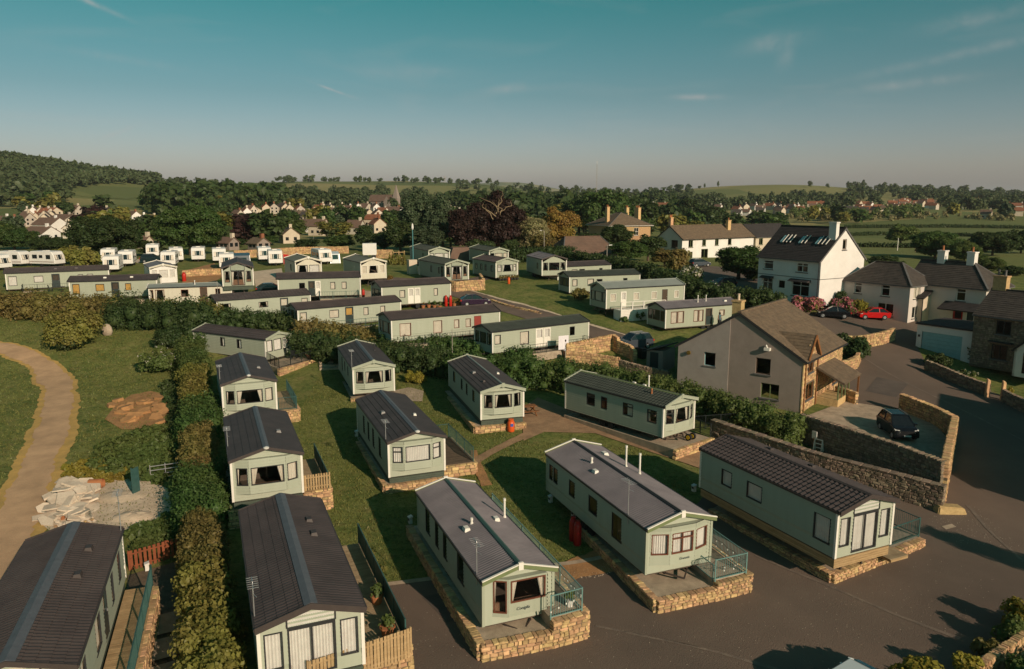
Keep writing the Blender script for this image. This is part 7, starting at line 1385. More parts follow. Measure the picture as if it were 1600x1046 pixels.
# far trees: nearest as things, the rest as woods that read as one mass
def hidden_by_rule(px, D, py):
    for hx, hw, hD in HZ:
        if abs(px - hx) < hw * .5 + 3 * F / D and hD - 50 * hD / 300 < D < hD + 8: return True
    return False
def to_px(x, y, z):
    c, s = math.cos(PIT), math.sin(PIT); zc = y * c - (z - CZ) * s; return CX + F * x / zc, CY - F * (y * s + (z - CZ) * c) / zc
def in_poly(x, y, P):
    c = False
    for i in range(len(P)):
        (ax, ay), (bx, by) = P[i], P[i - 1]
        if (ay > y) != (by > y) and x < (bx - ax) * (y - ay) / (by - ay) + ax: c = not c
    return c
FIELD = [(1225, 350), (1380, 352), (1420, 344), (1600, 346), (1700, 345), (1700, 430), (1600, 440), (1360, 440), (1225, 400)]
MEAD = [(88, 300), (160, 288), (250, 290), (256, 316), (200, 330), (110, 324)]
HILL = [(440, 300), (460, 286), (710, 288), (705, 297), (560, 300)]
HILR = [(1075, 315), (1085, 292), (1180, 290), (1330, 298), (1320, 312), (1250, 310), (1150, 318)]
VT = [('leaf_dark', 'dark green broadleaf tree among the village houses'), ('leaf_green', 'fresh green broadleaf tree among the village houses'), ('leaf_olive', 'olive tinted tree among the village houses'), ('leaf_blue', 'blue green tree among the village houses'), ('leaf_copper', 'purple brown tree among the village houses'), ('leaf_mid', 'mid green tree among the village houses')]
count = 0; tries = 0
while count < 215 and tries < 9000:
    tries += 1; px = R.uniform(-40, 1640); D = math.exp(R.uniform(math.log(185), math.log(520))); z0 = PD(px, 400, D); x = z0.x; z = zg(x, D); u, v = to_px(x, D, z)
    if in_poly(u, v, FIELD) or in_poly(u, v, MEAD) or hidden_by_rule(u, D, v): continue
    if D < 230 and (430 < u < 600 or u < 140): continue
    if 900 < u < 1250 and D < 270: continue
    if u > 1225 and D < 300: continue
    if 380 < u < 500 and D < 330 and R.random() < .6: continue
    mi = R.choices(range(6), (34, 22, 16, 12, 5, 11))[0]; h = R.uniform(5.5, 10.5) * (1.0 if D < 320 else 1.15); lab_ = VT[mi][1].replace('among the village houses', ('in the far part of' if D > 330 else 'in the near part of') + ' the village ' + ('below the wooded hill' if u < 250 else 'left of the church' if u < 560 else 'behind the feathery trees' if u < 730 else 'behind the stone manor' if u < 1030 else 'beyond the white houses')); tree(lab_, (x, D, z - .3), h * R.uniform(.8, 1.25), h, VT[mi][0], R.choice(('round', 'spread', 'tall', 'bush', 'round')), 'lo' if D < 330 else 'far' if D > 430 else 'lo', group=lab_, tr=D < 330); count += 1
def wood(name, n, sampler, hr, m, leaves=70, size=2.0):
    blobs_V = []; blobs_T = []; off = 0; rng = np.random.RandomState(len(name) + n); protos = []
    for k in range(6):
        b = [(rng.uniform(-.34, .34), rng.uniform(-.34, .34), rng.uniform(.2, .8), rng.uniform(.14, .30)) for _ in range(9)]; protos.append(leaf_arrays(b, int(leaves * 1.5), size / 11, core=.6, rng=rng))
    got = 0; tries = 0
    while got < n and tries < n * 30:
        tries += 1; p = sampler()
        if p is None: continue
        x, y = p; h = R.uniform(*hr); w_ = h * R.uniform(.8, 1.2); V, T = protos[got % 6]; a = R.uniform(0, 6.28); c, s = math.cos(a), math.sin(a)
        q = np.stack([(V[:, 0] * c - V[:, 1] * s) * w_ + x, (V[:, 0] * s + V[:, 1] * c) * w_ + y, V[:, 2] * h * 1.05 + zg(x, y) - .5], 1); blobs_V.append(q); blobs_T.append(T + off); off += len(V); got += 1
    if got: stuff(link(name, npmesh(name, np.vstack(blobs_V), np.vstack(blobs_T), m)))
def s_hill():
    x, y = R.uniform(-1000, -290), R.uniform(560, 1060); z = zg(x, y); u, v = to_px(x, y, z)
    if in_poly(u, v, MEAD) or zg(x, y) < 15 + R.uniform(0, 6) or not (-80 < u < 246): return None
    return x, y
wood('hillside_wood', 1150, s_hill, (9, 15), 'leaf_far', 52, 2.3)
def band(u0, u1, d0, d1, polys=(), avoid=True, keep=None):
    def f():
        px = R.uniform(u0, u1); D = math.exp(R.uniform(math.log(d0), math.log(d1))); x = PD(px, 350, D).x; z = zg(x, D); u, v = to_px(x, D, z)
        if any(in_poly(u, v, P) for P in polys) or (avoid and hidden_by_rule(u, D, v)): return None
        if keep and not keep(u, v, D): return None
        return x, D
    return f
wood('village_wood', 640, band(-60, 1000, 500, 1000, (MEAD, HILL)), (8, 14), 'leaf_far', 90, 1.8)
wood('skyline_wood', 170, band(240, 440, 420, 640), (10, 17), 'leaf_dark', 110, 1.8)
wood('middle_wood', 150, band(700, 1060, 380, 900), (9, 17), 'leaf_dark', 100, 1.8)
wood('far_right_wood', 420, band(1040, 1660, 640, 1250, (HILR, FIELD), True, lambda u, v, D: not (1330 < u < 1465 and 314 < v < 336 and R.random() < .8)), (7, 13), 'leaf_far', 80, 1.8)
wood('horizon_wood', 240, band(1340, 1700, 1300, 2400, (HILR,), False), (10, 17), 'leaf_far', 70, 2.2)
wood('horizon_wood', 160, band(430, 1080, 1100, 1900, (HILL,), True), (8, 14), 'leaf_far', 70, 2.2)
wood('estate_hedge', 90, band(1235, 1440, 480, 620, (), False), (4, 8), 'leaf_mid', 100, 1.4)
wood('blossom_hedge', 70, band(1180, 1580, 470, 540, (), False, lambda u, v, D: 338 < v < 352), (3.5, 6), 'leaf_pale', 100, 1.3)
for lab, pts, h_, m in (('far field hedge nearest the pink white houses', [(1330, 386), (1440, 388)], 1.2, 'leaf_dark'), ('field hedge across the middle of the fields', [(1322, 369), (1420, 367), (1540, 371)], 1.3, 'leaf_dark'), ('long field hedge at the far side of the fields', [(1320, 357), (1480, 356), (1620, 358)], 1.7, 'leaf_dark')):
    hedge(lab, pts, 1.8, h_, m, .6, 3, name='field_hedge', group=None, lump=.3)
for px, py, h_, lab in ((1093, 296, 6, 'bare umbrella shaped tree on the far right hill'), (1101, 293, 9, 'tall thin tree on the crest of the far right hill'), (1122, 292, 11, 'tallest thin tree on the crest of the far right hill'), (1347, 314, 16, 'dark poplar on the right slope of the far hill'), (1063, 300, 12, 'round tree at the left foot of the far right hill')):
    D = 1330 if px < 1200 else 1250; q = PD(px, py, D); z = zg(q.x, q.y); tree(lab, (q.x, q.y, z - .3), h_ * (.45 if 'thin' in lab or 'poplar' in lab else 1.1), h_, 'leaf_far', 'tall' if 'thin' in lab or 'poplar' in lab else 'round', 'far', tr=True, name='hill_tree')
# masts and poles
def pole(name, label, px, py, h, m, r=.06, arm=None, cat='pole', D=None, head='lamp_white', group=None, top=None):
    g = PD(px, py, D) if D else G(px, py); g.z = zg(g.x, g.y); t = thing(name, label, cat, g, 0, group)
    if top is not None: q = PD(px, top, g.y); h = q.z - g.z
    mb = MB(); mb.tube((0, 0, -.4), (0, 0, h), r, r * .7, 8); mb.build('pole', m, t)
    if arm: mb = MB(); mb.bar((0, 0, h - .05), (arm, 0, h + .12), .07); mb.build('arm', m, t); mb = MB(); mb.hexa([(arm - .15, -.14, h), (arm + .45 * (1 if arm > 0 else -1) + 0, -.14, h + .06), (arm + .45 * (1 if arm > 0 else -1), .14, h + .06), (arm - .15, .14, h)], [(arm - .15, -.12, h + .16), (arm + .4 * (1 if arm > 0 else -1), -.12, h + .18), (arm + .4 * (1 if arm > 0 else -1), .12, h + .18), (arm - .15, .12, h + .16)]); mb.build('lamp_head', head, t)
    return t
t = pole('lamp_post', 'tall teal lamp post with white head beside the stone meter box', 646, 425, 9, 'pole_teal', .11, None, 'lamp post', top=357)
mb = MB(); mb.lathe((0, 0, t.children[0].bound_box[1][2] - .2), [(.12, 0), (.2, .3), (.14, .8), (.05, 1.0)], 10); mb.build('lamp_head', 'lamp_white', t)
pole('lamp_post', 'grey street lamp above the row of grey roofed caravans', 948, 414, 5, 'pole_grey', .09, .5, 'street lamp', top=384, group=None)
pole('lamp_post', 'grey street lamp in front of the golden tree', 850, 404, 6, 'pole_grey', .09, -.4, 'street lamp', top=361)
pole('utility_pole', 'wooden pole in front of the copper beech edge', 806, 395, 6, 'bark_pale', .11, None, 'pole', top=342)
pole('utility_pole', 'white pole in the fields left of the broad tree', 1402, 392, 5, 'trim_white', .12, None, 'pole', top=372); pole('utility_pole', 'wooden pole in the fields right of the white one', 1430, 394, 5, 'bark_pale', .12, None, 'pole', top=373)
for px, py, top, lab in ((343, 500, 440, 'thin grey flag pole beside the ribbed roof caravan'), (707, 566, 515, 'thin pole beside the caravan with tied curtains'), (883, 600, 548, 'thin pole at the back of the green tiled caravan'), (413, 385, 372, 'thin village pole above the yard wall'), (490, 376, 358, 'thin village pole by the white house'), (1130, 352, 318, 'thin far pole right of the long white house')): pole('thin_pole', lab, px, py, 5, 'pole_grey', .045, None, 'pole', top=top)
q = PD(932, 300, 700); gz_ = zg(q.x, q.y); t = thing('radio_mast', 'tall thin radio mast above the big tree', 'mast', (q.x, q.y, gz_)); hh = PD(932, 256, 700).z - gz_; mb = MB()
for a in range(3): an = a * 2.094; mb.bar((.5 * math.cos(an), .5 * math.sin(an), 0), (.3 * math.cos(an), .3 * math.sin(an), hh), .14)
for k in range(int(hh / 2)): a = k % 3 * 2.094; b = (k + 1) % 3 * 2.094; mb.bar((.45 * math.cos(a), .45 * math.sin(a), k * 2), (.45 * math.cos(b), .45 * math.sin(b), k * 2 + 2), .08)
mb.build('lattice', 'pole_grey', t); mb = MB(); mb.tube((0, 0, hh), (0, 0, hh + 2.5), .15); mb.build('beacon', 'lamp_white', t)
for px, top, lab in ((480, 287, 'electricity pylon on the far middle hill'), (695, 279, 'thin pylon on the far skyline')):
    D = 1400; q = PD(px, top, D); z = zg(q.x, q.y); t = thing('pylon', lab, 'pylon', (q.x, q.y, z)); h = max(q.z - z, 12); mb = MB()
    for a in range(4): an = a * 1.571 + .78; mb.bar((2 * math.cos(an), 2 * math.sin(an), 0), (.2, 0, h), .3)
    for k in (.7, .82, .93): mb.bar((-3, 0, h * k), (3, 0, h * k), .3)
    mb.build('lattice', 'pole_grey', t)
# ------------------------------------------------------------------ gas bottles, pots and other small things
def bottle(label, p, m='orange', h=1.25, r=.18, group='gas bottles beside the caravans'):
    p = Vector(p) if len(p) == 3 else G(*p); t = thing('gas_bottle', label, 'gas bottle', p, 0, group); mb = MB(); mb.lathe((0, 0, 0), [(r * .9, 0), (r, .06), (r, h * .78), (r * .8, h * .88), (r * .4, h * .93)], 14); mb.build('cylinder', m, t, smooth=True); mb = MB(); mb.lathe((0, 0, h * .9), [(r * .55, 0), (r * .58, h * .1), (r * .45, h * .1)], 10); mb.tube((0, 0, h * .88), (0, 0, h * .99), .03); mb.build('valve_guard', m, t); return t
bottle('red gas bottle at the corner of the caravan with open white doors', (568, 468), h=1.4, r=.2, m='red_paint'); bottle('left of two red gas bottles on the flowery patio', (697, 479), h=1.45, r=.2, m='red_paint'); bottle('right of two red gas bottles on the flowery patio', (704, 479), h=1.45, r=.2, m='red_paint')
q = lw('D', -.2, -2.5, 0); bottle('front one of two red gas bottles toned dark for shade under the caravan side', (q[0], q[1], zg(*q[:2])), 'red_shaded', 1.4, .22); q = lw('D', -.75, -2.5, 0); bottle('rear one of two red gas bottles toned dark for shade under the caravan side', (q[0], q[1], zg(*q[:2])), 'red_shaded', 1.4, .22)
q = lw('J', UN['J']['L'] / 2 + .25, .55, 0); g = Vector((q[0], q[1], zg(*q[:2]))); tb = thing('gas_locker', 'orange gas bottle with a blue sign against the stone base', 'gas bottle', g, UN['J']['h'], 'gas bottles beside the caravans'); mb = MB(); mb.lathe((0, 0, 0), [(.26, 0), (.28, .06), (.28, .75), (.2, .86)], 16); mb.build('cylinder', 'orange', tb, smooth=True); mb = MB(); mb.box((.262, -.11, .46), (.292, .11, .68)); mb.build('label_plate', 'blue_sign', tb); mb = MB(); mb.lathe((0, 0, .83), [(.2, 0), (.22, .16), (.16, .18)], 12); mb.build('valve_guard', 'orange', tb)
bottle('orange gas bottle before the cream fronted caravan with flower pots', (795, 444), h=1.0, r=.2); bottle('red gas bottle at the side of the cream curved roof caravan', (288, 440), h=1.4, r=.3, m='red_paint')
def pot(label, p, r=.2, h=.32, m='pot', leaf='leaf_mid', lh=.35, group='flower pots'):
    p = Vector(p) if len(p) == 3 else G(*p); t = thing('flower_pot', label, 'flower pot', p, 0, group); mb = MB(); mb.lathe((0, 0, 0), [(r * .7, 0), (r * .95, h * .85), (r * 1.08, h * .86), (r * 1.08, h), (r * .9, h)], 12); mb.build('pot', m, t)
    V, T = leaf_arrays([(0, 0, h + lh * .4, r * 1.1), (.05, .02, h + lh * .7, r * .8)], 70, .12, core=.6); link('plant', npmesh('plant', V, T, leaf), t); return t
pot('white flower pot on the wall end of the railed walkway', v3(a2 + (a3 - a2) * .72 + bk * .7, zr), m='lamp_white', leaf='leaf_mid')
pot('terracotta tub halfway along the tub lined side deck', lw('B', 1.0, UN['B']['W'] / 2 + 1.35, 1.35), .28, .42); pot('terracotta tub near the front of the tub lined side deck', lw('B', 3.7, UN['B']['W'] / 2 + 1.2, 1.35), .3, .45)
pot('big planter with rusty grass at the side on caravan patio', (486, 562), .5, .6, 'pot', 'leaf_rust', .9)
for i in range(7): pot('dark planted pot in the row along the cream fronted caravan', lw('P5', UN['P5']['L'] / 2 + .6, -1.6 + i * .5, 6.75), .25, .3, 'dark_trim', R.choice(('leaf_rust', 'leaf_gold', 'leaf_dark')), .35, 'pots before the cream fronted caravan')
for i, (px, py) in enumerate(((640, 480), (652, 481), (661, 482), (670, 481), (679, 482), (687, 483), (710, 479), (716, 478))): pot('terracotta pot with bright flowers on the red bottle patio', (px, py), .28, .4, 'pot', R.choice(('leaf_gold', 'leaf_pink', 'leaf_mid')), .55, 'pots on the red bottle patio')
for i, (px, py) in enumerate(((608, 440), (612, 441), (607, 443))): pot('pot of yellow flowers beside the cream chequered blind caravan', (px, py), .3, .4, 'trim_white', 'leaf_gold', .5, 'pots by the chequered blind caravan')
def table_set(label, p, m='rail_black', rz=0.0, top=.9, bench=False):
    p = Vector(p) if len(p) == 3 else G(*p); t = thing('garden_table', label, 'garden table', p, rz, 'garden tables'); mb = MB()
    if bench:
        for k in range(5): mb = MB(); mb.box((-.8, -.34 + k * .14, .72), (.8, -.34 + k * .14 + .125, .76)); mb.build('plank', m, t)
        for s in (-1, 1): mb = MB(); mb.box((-.8, s * .72 - .13, .42), (.8, s * .72 + .13, .46)); mb.build('bench', m, t); mb = MB(); mb.bar((s * .6, -.8, 0), (s * .6, .25, .74), .07); mb.bar((s * .6, .8, 0), (s * .6, -.25, .74), .07); mb.bar((s * .6, -.8, .40), (s * .6, .8, .40), .06); mb.build('leg', m, t)
    else: mb.lathe((0, 0, .70), [(top / 2, 0), (top / 2, .035)], 20); mb.build('tabletop', m, t); mb = MB(); mb.tube((0, 0, 0), (0, 0, .7), .04); mb.bar((-.3, 0, .03), (.3, 0, .03), .05); mb.bar((0, -.3, .03), (0, .3, .03), .05); mb.build('pedestal', m, t)
    return t
def chair(label, p, m='rail_black', rz=0.0, group='garden chairs'):
    t = thing('garden_chair', label, 'chair', Vector(p) if len(p) == 3 else G(*p), rz, group); mb = MB(); mb.box((-.24, -.24, .42), (.24, .24, .47)); mb.build('seat', m, t); mb = MB(); mb.hexa([(-.24, -.22, .5), (-.24, .22, .5), (-.20, .22, .5), (-.20, -.22, .5)], [(-.36, -.22, .98), (-.36, .22, .98), (-.32, .22, .98), (-.32, -.22, .98)]); mb.build('backrest', m, t)
    for x in (-.21, .21):
        for y in (-.21, .21): mb = MB(); mb.bar((x, y, 0), (x, y, .43), .045); mb.build('leg', m, t)
    return t
g = G(472, 568); g.z = zl; table_set('dark round table on the patio of the side on caravan', (g.x - .9, g.y + 1.6, zl))
for i, a in enumerate((0, 1.6, 3.1, 4.6)): chair('dark garden chair round the table on the side on caravan patio', (g.x - .9 + math.cos(a) * .95, g.y + 1.6 + math.sin(a) * .95, zl), rz=a + math.pi, group='chairs on the side on caravan patio')
table_set('brown picnic bench beside the caravan with tied white curtains', G(823, 648), 'oak', rad(200), bench=True)
g = G(97, 456); table_set('dark patio table outside the long left edge caravan', (g.x, g.y, g.z)); chair('left dark chair outside the long left edge caravan', (g.x - 1.6, g.y, g.z), rz=.3, group=None); chair('right dark chair outside the long left edge caravan', (g.x + 1.6, g.y, g.z), rz=2.8, group=None)
g = G(375, 497); table_set('white table outside the caravan with the tan curtained door', (g.x, g.y, g.z), 'trim_white'); chair('white chair outside the caravan with the tan curtained door', (g.x + 1.3, g.y, g.z), 'trim_white', 3.0, None)
# low railings along the side on caravans
for key, lab, u0, u1, off, mm in (('M1', 'low dark railing outside the caravan with the lavender sheet', -5.5, 2.5, 1.4, 'rail_black'), ('M2', 'low dark railing outside the caravan with the red door', -5.5, 5, 1.4, 'rail_black'), ('M3', 'low dark railing outside the caravan with the pale yellow door', -5, 4.5, 1.4, 'rail_green'), ('M4', 'low railing outside the caravan with the tan curtained door', -5, 1, 1.4, 'rail_black'), ('M7', 'low railing outside the long left edge caravan', -3, 4.5, 1.5, 'rail_black'), ('M6', 'dark railing outside the golden blind caravan', -5, -.5, 1.4, 'rail_black'), ('M8', 'dark green railing outside the caravan with open white doors', -5, 0, 1.5, 'rail_green')):
    hw = UN[key]['W'] / 2; pts = []
    for x, y in ((-u1, hw + .1), (-u1, hw + off), (-u0, hw + off), (-u0, hw + .1)): q = world(key, -x, y); pts.append((q.x, q.y, UN[key]['z'] - .25))
    slab('patio', [p[:2] for p in pts], UN[key]['z'] - .27, .8, 'flag'); railing(lab, pts, .95, m=mm, gap=.3, post=1.9, group='low railings along the side on caravans')
# white deck fence of N2
hw = UN['N2']['W'] / 2; z2 = UN['N2']['z']; pA = world('N2', 4.6, hw + 1.7); pB = world('N2', -1.6, hw + 1.9); t = thing('deck_fence', 'white boarded deck fence in front of the plain sage roofed caravan', 'fence', (pA.x, pA.y, z2), math.atan2(pB.y - pA.y, pB.x - pA.x)); ll = (pB - pA).length
slab('deck_base', [tuple(world('N2', 4.6, hw).to_2d()), tuple(pA.to_2d()), tuple(pB.to_2d()), tuple(world('N2', -1.6, hw).to_2d())], z2 - .05, 1.4, 'white_panel')
for k in range(7): mb = MB(); mb.box((0, -.04, -1.35 + k * .2), (ll, -.01, -1.35 + k * .2 + .185)); mb.build('board', 'trim_white', t)
for k in range(5): mb = MB(); mb.box((k * ll / 4 - .06, -.1, -1.4), (k * ll / 4 + .06, .02, .95)); mb.build('post', 'trim_white', t)
for z in (.45, .92): mb = MB(); mb.box((0, -.06, z), (ll, 0, z + .07)); mb.build('rail', 'trim_white', t)
# rubble
g = G(116, 796); mb = MB(); mb.lathe((0, 0, -.15), [(2.0, 0), (1.6, .2), (1.1, .38), (.6, .5), (.2, .55)], 16); o = mb.build('rubble_mound', 'rubble', None, g, smooth=True); o.scale = (1, .8, 1); tag(o, 'mound of pale rubble under the broken paving slabs', 'rubble mound')
def slab_piece(p, sx, sy, sz, m, lab, cat, grp, name):
    mb = MB(); n = R.choice((4, 5, 5, 6)); rad_ = [(R.uniform(.75, 1.1)) for _ in range(n)]; a0_ = R.uniform(0, 6); lo = [(math.cos(a0_ + i * 6.283 / n) * sx * rad_[i], math.sin(a0_ + i * 6.283 / n) * sy * rad_[i], 0) for i in range(n)]; mb.hexa(lo, [(x * .97, y * .97, sz) for x, y, _ in lo]); o = mb.build(name, m, None, p); o.rotation_euler = (R.uniform(-.05, .55), R.uniform(-.3, .3), R.uniform(-.6, .6)); return tag(o, lab, cat, grp)
for i in range(44):
    px, py = R.uniform(68, 150), R.uniform(752, 828)
    if px + (py - 752) * .5 > 160 or (px < 95 and py < 775): px = R.uniform(85, 135); py = R.uniform(770, 815)
    g = G(px, py); hp_ = max(0, 1 - math.hypot((px - 112) / 45, (py - 788) / 40)); slab_piece((g.x, g.y, g.z + R.uniform(.02, .2) + .75 * hp_), R.uniform(.35, .95), R.uniform(.3, .75), R.uniform(.07, .13), 'rubble', 'broken pale paving slab in the rubble heap by the track', 'paving slab', 'broken slabs in the rubble heap', 'broken_slab')
for i in range(70):
    g = G(R.uniform(84, 150), R.uniform(806, 834)); slab_piece((g.x, g.y, g.z + R.uniform(.0, .12)), R.uniform(.08, .2), R.uniform(.07, .15), R.uniform(.06, .14), R.choice(('stone', 'rubble', 'rubble', 'pot')), 'fist sized brick or stone lump at the foot of the rubble heap', 'rubble stone', 'rubble stones beside the track', 'rubble_stone')
for lab, px, py, w_, h_ in (('smooth sand heap in the lower part of the rubble patch', 210, 808, 3.4, .45), ('flatter sand heap at the back of the rubble patch', 195, 775, 4.4, .35)):
    g = G(px, py); mb = MB(); mb.lathe((0, 0, -.1), [(w_ / 2 * q, h_ * math.cos(q * 1.571) + R.uniform(-.02, .02)) for q in (1, .85, .7, .5, .3, .12)], 18); mb.v = [(a * R.uniform(.88, 1.12), b * R.uniform(.88, 1.12), c * R.uniform(.7, 1.25)) for a, b, c in mb.v]; o = mb.build('sand_heap', 'sand', None, g, smooth=True); o.scale = (1, .65, .75); tag(o, lab, 'sand heap')
g = G(150, 764); mb = MB(); mb.tube((-.4, 0, .3), (.45, .1, .34), .32, .3, 14, caps=False); mb.tube((-.39, 0, .3), (.44, .1, .34), .27, .25, 14, caps=False); tag(mb.build('clay_pipe', 'pot', None, g), 'orange clay drain pipe lying on the rubble', 'drain pipe')
g = G(150, 652)
for i in range(22):
    g = G(R.uniform(172, 258), R.uniform(622, 664)); slab_piece((g.x, g.y, g.z - .05), R.uniform(.3, .9), R.uniform(.3, .7), R.uniform(.15, .4), 'soil', 'clod of orange brown earth on the bare patch in the lawn', 'earth clod', 'earth clods on the bare patch', 'earth_clod')
t = thing('metal_gate', 'silver metal hurdle leaning by the rubble patch', 'gate', G(236, 752), rad(20))
for k in range(4): mb = MB(); mb.bar((0, 0, .15 + k * .28), (1.8, .2, .15 + k * .28), .04); mb.build('bar', 'alu', t)
for x in (0, .9, 1.8): mb = MB(); mb.bar((x, x * .11, 0), (x, x * .11, 1.1), .045); mb.build('upright', 'alu', t)
t = thing('green_screen', 'dark green narrow panel standing beside the silver hurdle', 'panel', G(221, 768), rad(75)); mb = MB(); mb.box((-.7, -.02, .1), (-.1, .02, 1.7)); mb.build('panel', 'rail_green', t); mb = MB(); mb.bar((-.7, 0, 0), (-.7, 0, 1.8), .06); mb.build('post', 'rail_green', t)
g = G(168, 524); mb = MB(); mb.lathe((0, 0, 0), [(.5, 0), (.62, .4), (.55, .8), (.35, 1.1), (.1, 1.2)], 14); o = mb.build('boulder', 'flag', None, g, smooth=True); o.scale = (1, .6, 1.1); tag(o, 'pale rounded stone standing beside the big olive bush', 'boulder')
def meter(label, px, py, p=None): g = Vector(p) if p else G(px, py); t = thing('meter_post', label, 'meter box', g, rad(-60), 'white service boxes'); t.scale = (.6, .6, .6); mb = MB(); mb.box((-.2, -.15, 0), (.2, .15, .62)); mb.hexa([(-.24, -.2, .62), (.24, -.2, .62), (.24, .2, .62), (-.24, .2, .62)], [(-.24, -.2, .68), (.24, -.2, .68), (.24, .2, .78), (-.24, .2, .78)]); mb.build('box', 'lamp_white', t); mb = MB(); mb.box((-.14, -.17, .3), (.14, -.15, .52)); mb.build('hatch', 'dark_trim', t)
meter('white service box at the lower left corner yard', 230, 892); meter('white service box at the back corner of the timber skirted caravan', 1084, 768); meter('white service box beside the long shadow on the lawn', 557, 682); meter('white service box at the back of the dark windowed pale roofed caravan', 641, 818); meter('white service box behind the two flued caravan', 860, 785); meter('second white service box behind the two flued caravan', 896, 808)
# sign, trestle, trolley, meter box, sheet
g = G(1271, 704); t = thing('small_sign', 'white sign board on an orange post above the lane', 'sign', g, rad(-60)); mb = MB(); mb.bar((0, 0, 0), (0, 0, 1.0), .07); mb.build('post', 'oak', t); mb = MB(); mb.box((-.2, -.03, .9), (.2, .03, 1.45)); mb.build('board', 'lamp_white', t)
g = G(1278, 706); t = thing('trestle', 'white wooden trestle beside the small sign', 'trestle', g, rad(-50))
for s in (-.3, .3): mb = MB(); mb.bar((s, -.15, 0), (s, 0, .95), .06); mb.bar((s, .15, 0), (s, 0, .95), .06); mb.build('leg', 'lamp_white', t)
for z in (.3, .6, .92): mb = MB(); mb.bar((-.3, 0, z), (.3, 0, z), .06); mb.build('rung', 'lamp_white', t)
q = lw('K', UN['K']['L'] / 2 + .35, .7, 1.55); t = thing('trolley', 'two yellow wheeled trolley under the front of the green tiled caravan', 'trolley', q, UN['K']['h'])
for y in (-.25, .25): mb = MB(); mb.tube((0, y - .08, .25), (0, y + .08, .25), .25, n=14); w_ = mb.build('wheel', 'rubber', t); mb = MB(); mb.tube((0, y - .1, .25), (0, y + .1, .25), .15, n=12); mb.build('hub', 'plate_yellow', w_)
mb = MB(); mb.bar((0, -.3, .25), (0, .3, .25), .06); mb.bar((0, 0, .25), (-1.0, 0, .6), .06); mb.build('axle', 'steel', t)
t = thing('meter_cabinet', 'stone coloured meter cabinet at the foot of the teal lamp post', 'cabinet', G(644, 428), rad(300)); mb = MB(); mb.box((-.5, -.7, -.2), (.5, .7, 2.3)); mb.build('cabinet', 'render_cream', t); mb = MB(); mb.box((.5, .75, -.2), (1.4, 2.0, 1.2)); mb.build('side_box', 'white_panel', t); mb = MB(); mb.box((1.4, .9, .1), (1.42, 1.9, 1.0)); mb.build('door', 'dark_trim', t)
g = world('M1', -.8, UN['M1']['W'] / 2 + 1.75); mb = MB()
for k in range(7): mb.quad((k * .17, .02 * math.sin(k * 1.7), .1), (k * .17 + .17, .02 * math.sin(k * 1.7 + 1.7), .1), (k * .17 + .17, 0, 1.55), (k * .17, 0, 1.55))
o = mb.build('sheet', 'cloth_white', None, (g.x, g.y, UN['M1']['z'] - .2)); o.rotation_euler = (0, 0, rad(25)); tag(o, 'lavender white sheet drying over the low dark railing', 'sheet')
# timber fence and conifers behind the lamp post, brown boards behind the sage rows
a = G(606, 408); b = G(632, 407); t = thing('post_fence', 'timber post and rail fence with slim conifers behind the cream caravan', 'fence', a, math.atan2(b.y - a.y, b.x - a.x)); ll = (b - a).length
for k in range(4): mb = MB(); mb.bar((k * ll / 3, 0, 0), (k * ll / 3, 0, 1.9), .14); mb.build('post', 'timber', t)
for z in (.5, 1.6): mb = MB(); mb.bar((0, 0, z), (ll, 0, z), .05, .16); mb.build('rail', 'timber', t)
for i in range(5): tree('slim clipped conifer in the row behind the cream caravan', G(609 + i * 5.5, 414), 1.2, 2.3, 'leaf_olive', 'conifer', 'far', group='slim conifers behind the cream caravan', name='conifer', tr=False)
a = G(706, 408); b = G(733, 405); t = thing('board_fence', 'brown boarded fence between the two hindmost caravans', 'fence', a, math.atan2(b.y - a.y, b.x - a.x)); ll = (b - a).length
for k in range(8): mb = MB(); mb.box((0, -.02, k * .24), (ll, .02, k * .24 + .21)); mb.build('board', 'timber', t)
g = PD(718, 391, 150); box_thing('shed_roof', 'pale brown low shed roof between the two hindmost caravans', 'shed', (g.x, g.y, zg(g.x, g.y)), (5.5, 4, 2.6), 'tile_brown', rad(20), None, .6)
g = G(1003, 560); box_thing('wheelie_bin', 'dark wheelie bin in shade beside the silver car', 'bin', g, (.6, .7, 1.1), 'rail_black', rad(30), None, 1.12)
